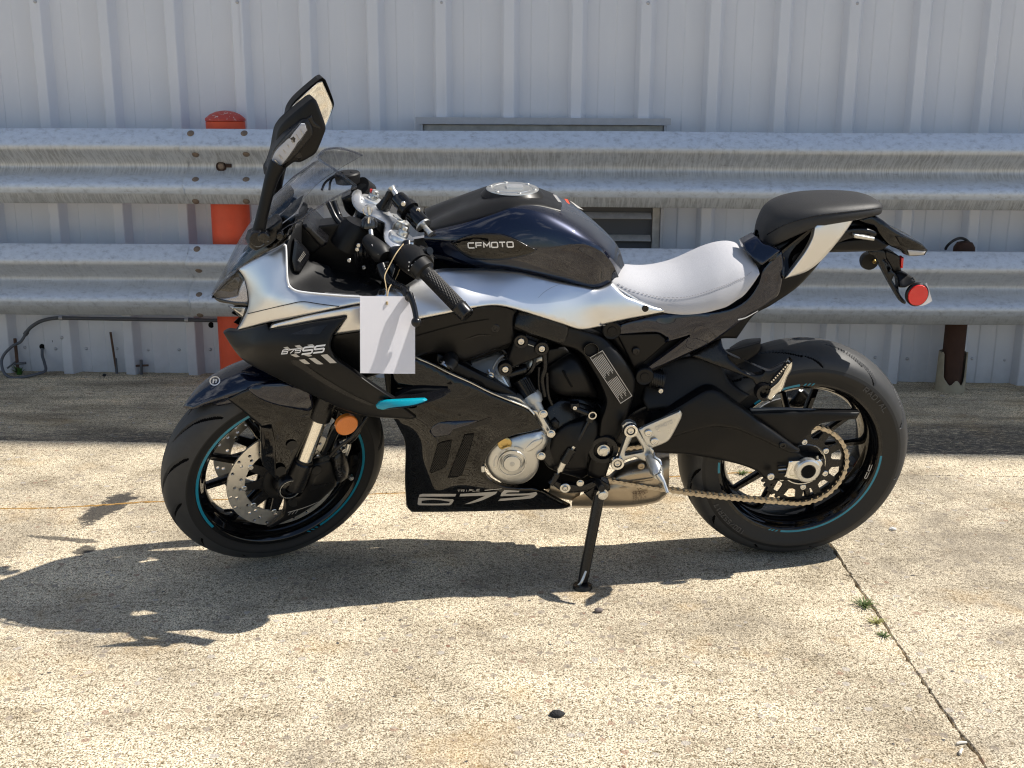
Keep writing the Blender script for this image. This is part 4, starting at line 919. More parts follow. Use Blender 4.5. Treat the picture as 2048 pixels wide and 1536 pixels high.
# ---- chain: a loop of links round both sprockets
CL = 0.1035; pit = 2 * math.pi * SPR / NT
fs = pp('E', 1490, 1075, CL); fr_r = 16 * pit / (2 * math.pi)
c1 = np.array([0.0, 0.0]); c2 = np.array([fs[0], fs[2]]); dd = c2 - c1; D_ = np.linalg.norm(dd); al = math.atan2(dd[1], dd[0]); be = math.acos((SPR - fr_r) / D_)
path = []
def arc_pts(c, r_, a0, a1, n): return [c + r_ * np.array([math.cos(a0 + (a1 - a0) * i / n), math.sin(a0 + (a1 - a0) * i / n)]) for i in range(n + 1)]
big = arc_pts(c1, SPR, al + be, al + 2 * math.pi - be, 120); sml = arc_pts(c2, fr_r, al - be, al + be, 60)
low = [big[-1] + (sml[0] - big[-1]) * t + np.array([0, -0.010 * math.sin(math.pi * t)]) for t in np.linspace(0.02, 0.98, 40)]
upp = [sml[-1] + (big[0] - sml[-1]) * t for t in np.linspace(0.02, 0.98, 40)]
loop = np.array(big + low + sml + upp); sg = np.linalg.norm(np.roll(loop, -1, 0) - loop, axis=1); tot = sg.sum(); NL = int(round(tot / pit / 2)) * 2; st_ = tot / NL; cum = np.concatenate([[0], np.cumsum(sg)]); lp2 = np.vstack([loop, loop[:1]])
def at_s(s): s %= tot; return np.array([np.interp(s, cum, lp2[:, 0]), np.interp(s, cum, lp2[:, 1])])
def link_geo(w_off, hw):
    o = []
    for t in np.linspace(math.pi / 2, 3 * math.pi / 2, 7): o.append((0.0062 * math.cos(t), 0.0062 * math.sin(t)))
    o.append((st_ / 2, -0.0040))
    for t in np.linspace(-math.pi / 2, math.pi / 2, 7): o.append((st_ + 0.0062 * math.cos(t), 0.0062 * math.sin(t)))
    o.append((st_ / 2, 0.0040))
    gs = []
    for s in (-1, 1): v, f = flat_geo(o, [], 0.0018); gs.append((v + np.array([0, s * w_off, 0]), f))
    for xx in (0, st_):
        v, f = lathe_geo([(-hw, 0.0001), (-hw, 0.0030), (hw, 0.0030), (hw, 0.0001)], 10); gs.append((v + np.array([xx, 0, 0]), f))
    return join_geo(gs)
lk = []
for wo, hw in ((0.0065, 0.0050), (0.0088, 0.0108)):
    v, f = link_geo(wo, hw); me = bpy.data.meshes.new('chain_link'); me.from_pydata([tuple(q) for q in v], [], f); me.materials.append(MATS['chain_steel']); lk.append(me)
chain = mesh('chain', to_w(lathe_geo([(-0.004, 0.0045), (0.004, 0.0045)], 10)[0], I3, np.array([*at_s(0)[:1], CL, at_s(0)[1]])), lathe_geo([(-0.004, 0.0045), (0.004, 0.0045)], 10)[1], 'chain_steel', bike)
for i in range(NL):
    a, b = at_s(i * st_), at_s((i + 1) * st_); d = b - a; d /= np.linalg.norm(d); o = bpy.data.objects.new('chain_link', lk[i % 2]); col.objects.link(o); o.parent = chain
    q = np.array([a[0], CL, a[1]]) - BASE; o.matrix_local = Matrix([[d[0], 0, -d[1], q[0]], [0, 1, 0, q[1]], [d[1], 0, d[0], q[2]], [0, 0, 0, 1]])
# ================================================================== bodywork, rear
# swing arm with its cover, chain guard
sw = panel('swing_arm', bike, 'black_matte', 'G', [(250, 560), (330, 545), (480, 520), (620, 500), (860, 600), (1060, 705), (1080, 722), (1192, 738), (1186, 800), (1140, 852), (1000, 848), (880, 842), (830, 800), (740, 766), (620, 738), (480, 715), (330, 705), (250, 700)],
           [(300, 560, .128), (300, 690, .124), (620, 520, .138), (620, 640, .146), (620, 735, .130), (1000, 720, .140), (1000, 845, .126), (1180, 760, .132)], 0.035, 7, back=True)
panel('swing_arm_cover', sw, 'black_matte', 'G', [(280, 545), (330, 505), (430, 446), (555, 372), (615, 370), (680, 412), (860, 545), (1062, 690), (1045, 706), (1000, 700), (860, 636), (740, 585), (690, 573), (600, 566), (460, 598), (290, 655)],
      [(300, 540, .140), (560, 380, .135), (600, 480, .152), (620, 560, .156), (860, 560, .144), (860, 630, .154), (1040, 695, .146), (300, 650, .15)], 0.03, 6)
cg = panel('chain_guard', bike, 'black_matte', 'G', [(780, 492), (960, 488), (1070, 484), (1378, 488), (1360, 522), (1170, 549), (1110, 600), (1060, 660), (1000, 660), (880, 560)], [(800, 490, .116), (1070, 486, .116), (1370, 490, .116), (1000, 520, .124), (1340, 518, .122), (1050, 640, .122), (1170, 545, .122)], 0.02, 4)
panel('guard_top', cg, 'guard_grey', 'G', [(795, 470), (1000, 468), (1376, 487), (1371, 505), (1070, 497), (800, 492)], [(800, 470, .085), (1370, 488, .085), (800, 492, .118), (1370, 505, .118), (1070, 480, .09), (1070, 497, .118)], 0.006, 2)
# axle block
ax = panel('axle_block', sw, 'chrome', 'G', [(978, 828), (1000, 745), (1170, 738), (1182, 760), (1140, 848), (1080, 852), (985, 838)], .148, 0.02, 4)
v, f = lathe_geo([(.14, .0335), (.156, .0335), (.159, .030), (.159, .0205), (.150, .018), (.150, .0002)], 40); aq = pp('G', 1098, 795, .15)
mesh('axle_nut', np.array(v) + np.array([aq[0], 0, aq[2]]), f, 'bare_alloy', sw)
v, f = lathe_geo([(.1595, .0185), (.1598, .0002)], 30); mesh('axle_bore', np.array(v) + np.array([aq[0], 0, aq[2]]), f, 'dark_cavity', sw)
for x, y, r_, m in ((965, 660, .010, 'black_satin'), (902, 826, .0105, 'bolt_steel')): pbolt(sw, 'G', x, y, .147, r_, m, .007)
# small adjuster stripes on the arm end
for k in range(3): a, b = pp('G', 945, 775 + k * 18, .142), pp('G', 985, 772 + k * 18, .142); tube('adjuster_line', sw, 'bare_alloy' if k == 1 else 'black_satin', [a, b], .0022, 6)
# hugger / inner fender and its grey end
panel('hugger', bike, 'black_plastic', 'G', [(330, 230), (480, 190), (640, 205), (690, 330), (800, 400), (700, 480), (560, 480), (360, 470), (250, 480), (220, 420), (250, 300)], [(330, 230, .05), (640, 205, .07), (560, 400, .10), (250, 440, .10), (780, 420, .10)], 0.08, 6)
hg = loft('mudguard', bike, 'black_plastic', 'G', [[(690, 150, -.06), (760, 110, -.06), (850, 100, -.06)], [(690, 160, 0), (760, 118, 0), (852, 108, 0)], [(695, 185, .05), (770, 150, .05), (845, 135, .05)], [(690, 235, .062), (770, 200, .062), (840, 170, .062)]], thick=.006)
panel('mudguard_side', hg, 'black_plastic', 'G', [(520, 190), (690, 160), (850, 118), (852, 145), (835, 175), (770, 220), (690, 250), (560, 260)], .064, .01, 4)
# far rear caliper seen through the wheel
panel('brake_caliper', bike, 'black_satin', 'O', [(960, 820), (1010, 740), (1060, 745), (1150, 840), (1170, 880), (1130, 930), (1060, 985), (950, 990), (860, 960)], -.075, .05, 8, back=True)
# ---- passenger peg hanger with slot, and peg
ph_ = panel('peg_hanger', bike, 'black_satin', 'G', [(480, 190), (640, 92), (655, 150), (690, 182), (870, 262), (905, 268), (1004, 222), (985, 262), (905, 362), (880, 392), (850, 396), (812, 318), (765, 296), (600, 236)],
            [(500, 190, .085), (640, 100, .09), (700, 200, .125), (870, 300, .15), (980, 240, .16), (860, 390, .16)], .016, 4, back=True, holes=[[(676, 188), (740, 206), (872, 268), (862, 284), (820, 290), (760, 270), (690, 215)]])
pg = panel('passenger_peg', bike, 'chrome', 'G', [(1020, 212), (1017, 255), (990, 305), (966, 372), (935, 395), (905, 434), (872, 414), (890, 388), (900, 362), (945, 320), (990, 240)], [(1010, 215, .23), (980, 300, .215), (900, 400, .18), (1000, 260, .23), (940, 330, .20)], .022, 6, back=True)
panel('peg_pad', pg, 'grip_rubber', 'G', [(1004, 226), (960, 270), (915, 318), (905, 345), (935, 322), (985, 262)], [(1000, 230, .236), (920, 330, .21), (960, 280, .224)], .012, 2)
for k in range(9):
    t = k / 8; tube('pad_stud', pg, 'chrome', [pp('O', 870 - 200 * t, 440 + 220 * t, .232 - .02 * t), pp('O', 862 - 200 * t, 446 + 220 * t, .238 - .02 * t)], .0022, 6)
v, f = lathe_geo([(.150, .0001), (.172, .014), (.172, .022), (.150, .024)], 24); q_ = pp('G', 868, 378, .16); mesh('peg_pivot', np.array(v) + np.array([q_[0], 0, q_[2]]), f, 'black_satin', ph_)
# ---- tail: core, navy side, silver flank, seats
panel('tail_core', bike, 'black_matte', 'F', [(905, 520), (985, 450), (1100, 400), (1300, 320), (1490, 292), (1560, 300), (1640, 400), (1660, 455), (1560, 475), (1330, 482), (1255, 580), (1150, 690), (1000, 792), (900, 850), (800, 985), (700, 990), (520, 1075), (300, 1190), (215, 1165), (60, 985), (40, 900), (200, 850), (640, 820)],
      [(900, 400, .05), (1300, 400, .06), (1600, 420, .035), (1250, 560, .075), (1000, 780, .085), (500, 1060, .10), (250, 1150, .11), (100, 930, .11), (600, 900, .105)], .13, 8, back=True)
nv = panel('tail_fairing', bike, 'navy_gloss', 'F', [(395, 838), (640, 828), (760, 812), (860, 755), (925, 665), (950, 590), (1005, 520), (1065, 470), (1078, 560), (1062, 680), (1040, 735), (950, 800), (870, 845), (780, 920), (640, 1015), (540, 1062), (300, 1170), (262, 1165), (420, 1050), (525, 968), (380, 1010), (400, 985), (330, 950), (90, 965), (115, 905), (200, 880)],
           [(400, 842, .118), (640, 832, .122), (860, 760, .112), (960, 600, .10), (1060, 490, .085), (1060, 680, .092), (940, 790, .112), (640, 920, .130), (640, 1010, .118), (300, 1160, .125), (480, 960, .130), (110, 935, .130), (330, 930, .132)], .012, 4)
panel('tail_inset', nv, 'black_matte', 'F', [(98, 962), (345, 955), (402, 1000), (380, 1020), (215, 1165), (195, 1160)], [(100, 965, .122), (400, 1000, .122), (210, 1160, .118)], .01, 4)
patch('tail_text', nv, 'decal_white', 'F', [(806, 872), (850, 862), (925, 822), (926, 826), (852, 868), (810, 880)], LAT['tail_fairing'])
panel('seat_support', bike, 'navy_gloss', 'F', [(832, 425), (905, 385), (930, 400), (960, 430), (1000, 440), (1060, 470), (1000, 520), (945, 560), (900, 520), (850, 475)], [(840, 430, .06), (920, 400, .06), (1050, 470, .09), (945, 550, .10), (900, 510, .09)], .03, 4)
panel('tail_scoop', bike, 'black_gloss', 'F', [(1000, 500), (1060, 470), (1150, 400), (1252, 325), (1250, 390), (1225, 450), (1150, 540), (1075, 640), (1060, 600), (1070, 520), (985, 540)], [(1000, 500, .095), (1250, 330, .09), (1075, 630, .098), (1200, 450, .07), (1110, 520, .07)], .02, 4)
sf = panel('silver_flank', bike, 'silver_paint', 'F', [(1490, 254), (1478, 300), (1425, 378), (1350, 470), (1290, 535), (1220, 588), (1150, 617), (1080, 636), (1125, 580), (1200, 478), (1240, 400), (1256, 325), (1340, 290)],
           [(1480, 262, .085), (1300, 310, .098), (1400, 400, .10), (1250, 400, .108), (1330, 480, .095), (1200, 500, .106), (1100, 625, .10), (1230, 580, .092)], .014, 5)
lettering('flank_lettering', sf, 'decal_faint', 'SS', 'F', (1332, 320), (1394, 304), (1338, 306), LAT['silver_flank'], 1.5, .3, .28, .1)
for a in (0, 18): patch('flank_mark', sf, 'decal_faint', 'F', [(1402 + a, 300 - a * .25), (1416 + a, 296 - a * .25), (1417 + a, 282 - a * .25), (1403 + a, 286 - a * .25)], LAT['silver_flank'])
# seats: crowned sections hung from the ridge line
def saddle(name, m, stations, fl, fd, nu=5, nv=4):
    rows = []; S_ = []
    for (x, y, w_, dz) in stations: S_.append((pp('F', x, y, 0), w_, dz))
    for a, b in zip(fl, fd): rows.append([c + np.array([0, a * w_, -b * dz]) for c, w_, dz in S_])
    return loft(name, bike, m, '', rows, mirror=True, nu=nu, nv=nv, raw=True), S_
ps_, PS = saddle('passenger_seat', 'seat_black', [(922, 352, .022, .034), (950, 285, .052, .068), (1005, 216, .078, .078), (1085, 178, .094, .072), (1190, 157, .101, .058), (1300, 148, .101, .050), (1420, 145, .094, .044), (1530, 149, .080, .036), (1598, 163, .060, .028), (1632, 184, .030, .014)],
       (0, .3, .6, .82, .95, 1, .97, .86), (0, .012, .06, .17, .38, .66, .91, 1.0))
rs_, SS = saddle('rider_seat', 'seat_white', [(38, 560, .075, .026), (129, 566, .095, .053), (230, 574, .108, .066), (315, 571, .118, .077), (417, 552, .130, .088), (490, 525, .135, .098), (562, 490, .137, .109), (630, 458, .137, .116), (690, 437, .134, .118), (745, 428, .129, .108), (790, 431, .124, .094), (838, 452, .116, .058), (868, 492, .106, .020)],
       (0, .28, .54, .75, .89, .97, 1, .985), (0, .045, .155, .33, .53, .72, .9, 1.0))
tube('seat_seam', ps_, 'black_satin', catmull([PS[i][0] + np.array([0, .955 * PS[i][1] + .0006, -.40 * PS[i][2] + .0004]) for i in range(1, 9)], 6), .0014, 6)
def on_saddle(i, a, b, e=.001): c, w_, dz = SS[i]; return c + np.array([0, a * w_ + e, -b * dz + e])
cv = catmull([on_saddle(i, .90, .545) for i in range(0, 11)] + [on_saddle(11, .86, .50)], 9)
for off in (0, .006):
    for k in range(4, len(cv) - 2, 2): tube('stitch', rs_, 'stitch', [cv[k] + np.array([0, off * .25, -off]), cv[k + 1] + np.array([0, off * .25, -off])], .0007, 5)
patch('seat_badge', bike, 'stitch', 'F', [(706, 488), (752, 478), (754, 480), (708, 490)], tps([(706, 490, .03), (752, 480, .03)]), .002) if False else None
# tail light unit, stays, plate holder, reflector
tl = panel('tail_light', bike, 'black_gloss', 'F', [(1500, 292), (1590, 255), (1650, 290), (1720, 345), (1790, 385), (1880, 430), (1918, 468), (1900, 498), (1820, 504), (1775, 490), (1760, 470), (1690, 440), (1640, 385), (1600, 330), (1540, 318)],
           [(1500, 300, .05), (1600, 270, .055), (1650, 350, .065), (1760, 420, .06), (1900, 470, .03), (1800, 495, .045)], .09, 6, back=True)
panel('lamp_glass', tl, 'smoke_glass', 'F', [(1735, 390), (1790, 392), (1880, 436), (1912, 466), (1840, 468), (1760, 440)], [(1740, 395, .066), (1900, 465, .036), (1780, 440, .064)], .004, 2)
panel('lamp_lens', tl, 'decal_grey', 'F', [(1800, 468), (1905, 476), (1895, 496), (1812, 500)], [(1800, 470, .054), (1900, 480, .036), (1810, 498, .05)], .004, 2)
panel('grab_stay', bike, 'black_satin', 'F', [(1310, 400), (1450, 345), (1560, 340), (1625, 362), (1620, 390), (1480, 400), (1380, 430)], [(1320, 400, .075), (1600, 370, .065), (1450, 360, .085)], .02, 6)
panel('grab_stay', bike, 'bare_alloy', 'F', [(1484, 372), (1608, 396), (1604, 414), (1486, 398)], .092, .012, 3)
panel('tail_underside', bike, 'black_matte', 'F', [(1340, 470), (1400, 420), (1620, 395), (1690, 440), (1640, 470), (1500, 472)], .065, .10, 5)
ph2 = panel('plate_holder', bike, 'black_satin', 'K', [(545, 175), (590, 180), (600, 260), (640, 350), (705, 440), (715, 560), (778, 650), (770, 670), (735, 655), (640, 500), (560, 350), (500, 230), (440, 215), (430, 190)], [(450, 195, .035), (590, 200, .035), (640, 400, .04), (760, 660, .06)], .02, 3, back=True, holes=[[(575, 265), (632, 345), (618, 375)], [(672, 405), (700, 450), (708, 545), (650, 450)]])
panel('plate_bracket', bike, 'black_satin', 'K', [(600, 180), (700, 225), (720, 240), (735, 375), (660, 380), (640, 330), (585, 240)], .028, .05, 3)
panel('plate_bracket', bike, 'black_matte', 'K', [(672, 388), (740, 378), (840, 430), (862, 470), (800, 505), (770, 520), (720, 520), (700, 430)], [(680, 390, .03), (740, 380, .02), (850, 450, .05), (760, 515, .055)], .02, 4)
panel('plate_lamp', bike, 'red_lens', 'K', [(735, 255), (758, 250), (750, 345), (728, 345)], .03, .02, 2)
v, f = lathe_geo([(-.05, .0001), (-.05, .0225), (-.062, .0245), (-.074, .021), (-.076, .0001)], 30); q_ = pp('K', 462, 292, -.045)
mesh('indicator_plug', np.array(v) + np.array([q_[0], 0, q_[2]]), f, 'grip_rubber', bike); pbolt(bike, 'K', 488, 284, -.049, .0055, 'gold', .004)
rf_ = pp('K', 880, 585, .085); v, f = lathe_geo([(-.008, .0001), (-.008, .0275), (.002, .0285), (.006, .0265), (.008, .0001)], 40)
rfo = mesh('tail_reflector', np.array(v) * np.array([.94, 1, 1]) + rf_, f, 'red_lens', bike); rfo['label'] = 'round red side reflector'
v, f = lathe_geo([(-.009, .0001), (-.0085, .031), (.0005, .0312), (.0035, .0285)], 40); mesh('reflector_rim', np.array(v) * np.array([.94, 1, 1]) + rf_, f, 'black_satin', rfo)
panel('plastic_wrap', rfo, 'paper', 'K', [(955, 480), (965, 478), (1015, 640), (960, 672), (900, 686), (830, 680), (900, 660), (960, 600)], .074, .001, 0)
# tail arm linking reflector stay
tube('wrap_wire', bike, 'black_satin', [pp('K', 835, 430, .04), pp('K', 850, 450, .045)], .004, 8)
# ================================================================== engine, frame, mid bodywork
panel('engine_core', bike, 'dark_cavity', 'E', [(300, 300), (700, 90), (1300, 150), (1640, 300), (1760, 480), (1900, 560), (1900, 900), (1560, 1000), (1500, 1180), (1120, 1250), (800, 1230), (600, 1000), (560, 600)], .075, .20, 6, back=True)
panel('radiator', bike, 'black_plastic', 'E', [(-60, 300), (300, 200), (640, 420), (620, 900), (150, 1200), (110, 900), (0, 700)], .12, .26, 6, back=True)
cr_ = panel('crankcase', bike, 'black_satin', 'E', [(1000, 740), (1160, 640), (1300, 600), (1460, 640), (1500, 700), (1450, 950), (1400, 1130), (1340, 1180), (1120, 1110), (1060, 1040), (1060, 880)],
            [(1100, 720, .13), (1300, 640, .12), (1480, 680, .11), (1150, 950, .165), (1350, 950, .15), (1350, 1150, .14)], .05, 8)
panel('crankcase_cover', cr_, 'black_matte', 'E', [(1095, 1040), (1130, 900), (1210, 810), (1330, 770), (1430, 740), (1470, 800), (1440, 930), (1395, 1000), (1370, 1110), (1260, 1120), (1140, 1090)],
      [(1110, 1030, .165), (1220, 830, .17), (1430, 760, .155), (1300, 950, .185), (1370, 1100, .165)], .03, 6)
panel('gearbox_shelf', cr_, 'black_satin', 'N', [(780, 1040), (960, 930), (1280, 1000), (1420, 1100), (1200, 1180), (960, 1280), (880, 1290), (800, 1150)], [(800, 1050, .15), (1280, 1010, .12), (1400, 1110, .12), (900, 1270, .165)], .02, 4)
panel('oil_cap', cr_, 'black_plastic', 'N', [(830, 1200), (890, 1165), (940, 1215), (930, 1265), (885, 1285)], .172, .02, 5)
# cylinder head and cast detail
hd = panel('cylinder_head', bike, 'cast_alloy', 'E', [(500, 400), (560, 370), (760, 300), (800, 340), (820, 440), (850, 545), (780, 560), (680, 490)], [(520, 400, .12), (760, 310, .105), (840, 540, .15), (700, 480, .15), (650, 400, .125)], .03, 6)
for pth, r_, m in (([(0, 700, .135), (140, 640, .13), (160, 560, .128), (215, 470, .12), (280, 420, .115)], .0035, 'cast_alloy'), ([(180, 660, .15), (240, 730, .158), (330, 830, .162)], .008, 'cast_alloy'), ([(200, 580, .14), (250, 660, .15), (330, 800, .16)], .006, 'bare_alloy'), ([(100, 590, .14), (140, 670, .15), (235, 720, .155)], .005, 'bare_alloy')):
    tube('head_rib', hd, m, [pp('N', *q) for q in pth], r_, 8, curve=4)
pbolt(hd, 'N', 125, 655, .152, .007, hexa=True, h=.012); pbolt(hd, 'N', 290, 500, .14, .006)
panel('cylinder_block', bike, 'cast_alloy', 'N', [(340, 690), (640, 560), (760, 470), (780, 380), (640, 420), (480, 500), (300, 560)], .10, .05, 5)
panel('injector_rail', bike, 'bare_alloy', 'N', [(520, 560), (600, 450), (680, 420), (760, 400), (755, 500), (700, 500), (660, 520), (640, 600), (560, 620)], [(520, 560, .112), (750, 400, .112), (640, 600, .12)], .02, 4)
for pth, r_ in (([(640, 440, .135), (640, 520, .14), (600, 600, .14), (540, 650, .135)], .0055), ([(760, 360, .13), (770, 560, .138), (730, 700, .14), (760, 900, .142)], .007), ([(700, 560, .135), (690, 760, .142), (720, 950, .145)], .004), ([(340, 640, .14), (500, 590, .14), (510, 560, .13)], .012), ([(260, 340, .12), (330, 400, .125), (420, 380, .12)], .006), ([(790, 620, .135), (800, 860, .142), (850, 1000, .14)], .005)):
    tube('hose', bike, 'black_satin', [pp('N', *q) for q in pth], r_, 10, curve=5)
# starter motor
tube('starter_motor', bike, 'black_satin', [pp('N', 480, 700, .142), pp('N', 600, 900, .158)], .021, 24); tube('starter_cap', bike, 'cast_alloy', [pp('N', 590, 885, .157), pp('N', 625, 935, .162), pp('N', 650, 975, .163), pp('N', 662, 1000, .162)], [.0235, .0255, .021, .008], 24)
tube('starter_foot', bike, 'cast_alloy', [pp('N', 640, 960, .17), pp('N', 735, 1115, .185)], [.016, .009], 14)
for k in range(5): tube('starter_rib', bike, 'black_plastic', [pp('N', 475 + k * 25, 715 - k * 8, .163), pp('N', 575 + k * 22, 885 - k * 8, .178)], .0016, 6)
# alternator / clutch cover, silver
cl = panel('clutch_cover', bike, 'bare_alloy', 'E', [(660, 1075), (672, 1000), (710, 940), (765, 905), (870, 875), (960, 850), (1062, 838), (1090, 850), (1108, 900), (1085, 955), (1038, 1005), (1040, 1085), (1010, 1150), (950, 1200), (880, 1216), (790, 1205), (710, 1155)],
           [(670, 1075, .188), (760, 930, .195), (960, 870, .198), (1090, 860, .185), (1030, 1000, .20), (850, 1070, .215), (900, 1000, .214), (1000, 1150, .19), (870, 1210, .187), (1030, 900, .205)], .035, 8, angle=30)
ccx = pp('E', 852, 1070, .214)
for pr, nm, m in (([(-.004, .036), (.0005, .0365), (.0022, .0355), (.0022, .0335), (.0004, .0325)], 'cover_ring', 'bare_alloy'), ([(0, .0215), (.0038, .0210), (.0045, .019), (.0045, .0002)], 'cover_plug', 'bare_alloy'), ([(.0048, .0065), (.005, .006), (.0050, .0002)], 'plug_socket', 'cast_alloy')):
    v, f = lathe_geo(pr, 48); mesh(nm, np.array(v) + ccx, f, m, cl)
v, f = lathe_geo([(-.002, .0225), (.0006, .0230), (.0006, .0248), (-.002, .0252)], 48); mesh('plug_groove', np.array(v) + ccx, f, 'cast_alloy', cl)
for a0, a1 in ((0.9, 1.5), (1.62, 2.3), (2.6, 3.3)):
    V = []; n = 14
    for i in range(n + 1):
        a = a0 + (a1 - a0) * i / n
        for rr in (.0435, .0475): V.append(ccx + np.array([-rr * math.cos(a) * -1 * -1, -.0045, rr * math.sin(a)]))
    mesh('cover_slot', np.array(V) + np.array([0, .0065, 0]), [(2 * i, 2 * i + 1, 2 * i + 3, 2 * i + 2) for i in range(n)], 'cast_alloy', cl)
panel('cover_facet', cl, 'bare_alloy', 'E', [(930, 975), (1000, 915), (1068, 895), (1062, 925), (1000, 975), (955, 995)], [(930, 985, .212), (1065, 900, .207), (1060, 925, .206)], .006, 3)
panel('engine_arm', bike, 'bare_alloy', 'E', [(700, 575), (900, 610), (985, 690), (1045, 700), (1062, 730), (1132, 850), (1120, 880), (1062, 838), (1010, 742), (930, 680)], [(720, 580, .19), (900, 640, .195), (1040, 710, .19), (1120, 860, .185)], .025, 5)
for x, y in ((1070, 724), (1124, 862), (1056, 1018)): pbolt(cl, 'E', x, y, .195, .0085, hexa=True, h=.009)
pbolt(cl, 'E', 800, 930, .205, .0175, 'gold', .005)
# frame: spar and pivot plate in one
fr_ = panel('frame_spar', bike, 'black_matte', 'E', [(690, 75), (780, 20), (880, -10), (900, -5), (1060, 30), (1250, 110), (1330, 135), (1480, 185), (1560, 260), (1620, 330), (1690, 430), (1712, 500), (1700, 600), (1650, 760), (1600, 880), (1555, 960), (1520, 1100), (1495, 1165), (1440, 1175), (1385, 1160), (1378, 1110), (1420, 960), (1455, 900), (1470, 780), (1508, 640), (1470, 520), (1405, 400), (1345, 310), (1280, 268), (1210, 250), (1100, 205), (960, 170), (850, 130), (780, 100)],
            [(700, 72, .165), (880, 0, .150), (900, 120, .168), (1060, 80, .172), (1250, 120, .160), (1250, 240, .165), (1480, 200, .145), (1560, 400, .168), (1450, 430, .165), (1690, 480, .150), (1600, 650, .168), (1500, 900, .165), (1600, 870, .150), (1440, 1150, .150)], .03, 7)
v, f = lathe_geo([(-.03, .0001), (-.012, .0165), (.0015, .0172), (.0015, .0185), (-.002, .0188)], 32); q_ = pp('E', 1405, 280, .166)
mesh('frame_plug', np.array(v) + q_, f, 'black_gloss', fr_)
panel('spar_line', fr_, 'black_satin', 'E', [(930, 82), (1160, 165), (1178, 178), (1165, 180), (930, 95)], tps([(0, 0, 0)]) and .1725, .002, 1)
panel('spar_cap', fr_, 'black_satin', 'E', [(875, 5), (900, -8), (1060, 28), (1250, 108), (1250, 150), (1222, 232), (1195, 238), (960, 160), (858, 115), (862, 60)], [(880, 10, .158), (870, 110, .174), (1060, 60, .174), (1050, 180, .178), (1240, 120, .166), (1210, 230, .172)], .012, 6)
# warning label
wl = panel('warning_label', bike, 'sticker_black', 'E', [(1395, 332), (1484, 281), (1692, 600), (1610, 655)], [(1395, 332, .1685), (1484, 281, .163), (1692, 600, .166), (1610, 655, .1745), (1540, 460, .1715)], .0008, 0, sharp=10)
lf = lambda q: LAT['warning_label'](q)
def lab(u, v): 
    a, b, c, d = (np.array(q, float) for q in ((1395, 332), (1484, 281), (1692, 600), (1610, 655))); return a + (d - a) * u + (b - a) * v + ((a - b + c - d)) * u * v
def labq(u0, v0, u1, v1): return [tuple(lab(u0, v0)), tuple(lab(u1, v0)), tuple(lab(u1, v1)), tuple(lab(u0, v1))]
for q in ((.0, .0, 1, .045), (0, .955, 1, 1), (0, .045, .012, .955), (.988, .045, 1, .955)): patch('label_border', wl, 'decal_grey', 'E', labq(*q), lf, .0008, grid=40)
for k in range(8):
    v0 = .10 + .10 * k
    patch('label_text', wl, 'decal_grey', 'E', labq(.05, v0, .46 - .03 * (k % 3), v0 + .04), lf, .0008, grid=60)
    patch('label_text', wl, 'decal_grey', 'E', labq(.54, v0, .94 - .04 * ((k + 1) % 3), v0 + .04), lf, .0008, grid=60)
# engine mount shield, air box cover
ms = panel('mount_shield', bike, 'black_matte', 'N', [(400, 225), (470, 190), (540, 200), (760, 285), (790, 340), (770, 400), (640, 460), (470, 530), (345, 600), (300, 510)], [(420, 220, .165), (770, 300, .168), (330, 590, .165), (560, 400, .178)], .02, 6)
for x, y in ((483, 245), (728, 332), (297, 574)):
    q_ = pp('N', x, y, .172); v, f = lathe_geo([(-.01, .0185), (.005, .0180), (.007, .0165), (.006, .0105), (.001, .0100)], 28); mesh('bolt_collar', np.array(v) + q_, f, 'black_satin', ms); pbolt(ms, 'N', x, y, .173, .0088, h=.007)
panel('shield_slot', ms, 'cast_alloy', 'N', [(570, 285), (635, 308), (633, 316), (566, 292)], .1795, .001, 0)
ab = panel('airbox_cover', bike, 'black_matte', 'N', [(765, 560), (850, 520), (1060, 390), (1170, 450), (1210, 510), (1400, 880), (1385, 925), (1290, 910), (980, 890), (880, 850), (780, 760)], [(780, 570, .125), (1060, 400, .13), (1390, 910, .13), (800, 750, .135), (1000, 650, .158), (1200, 800, .155), (960, 870, .145)], .03, 10)
panel('cover_slot', ab, 'dark_cavity', 'N', [(972, 592), (990, 600), (1098, 786), (1085, 798), (1068, 788), (968, 612)], .1605, .003, 2)
panel('frame_gusset', bike, 'black_plastic', 'N', [(790, 350), (1000, 320), (1080, 390), (800, 540), (780, 540)], .115, .02, 4)
# linkage on the gearbox
for a, b, r_, m in (((1100, 1035, .16), (1330, 1125, .165), .008, 'black_satin'), ((1325, 1120, .168), (1285, 1185, .168), .012, 'black_satin'), ((1290, 1180, .166), (1160, 1420, .176), .0055, 'black_satin'), ((1160, 1400, .174), (1040, 1560, .176), .0038, 'black_satin')):
    tube('shift_link', bike, m, [pp('N', *a), pp('N', *b)], r_, 12)
q_ = pp('N', 1118, 1030, .165); panel('link_clamp', bike, 'black_satin', 'N', [(1070, 985), (1175, 985), (1190, 1050), (1150, 1075), (1070, 1060)], .165, .018, 3, back=True); pbolt(bike, 'N', 1118, 1030, .166, .006)
v, f = lathe_geo([(-.004, .0075), (.004, .0075), (.004, .0105), (-.004, .0105)], 24, closed_prof=True); mesh('rod_eye', np.array(v) + pp('N', 1327, 1122, .178), f, 'bolt_steel', bike)
tube('quick_shifter', bike, 'black_satin', [pp('E', 1270, 965, .178), pp('E', 1215, 1060, .18)], .013, 18); tube('shifter_end', bike, 'bolt_steel', [pp('E', 1212, 1062, .18), pp('E', 1185, 1118, .18)], [.0095, .0085], 16); tube('shifter_end', bike, 'bolt_steel', [pp('E', 1285, 948, .178), pp('E', 1262, 985, .178)], .0062, 12)
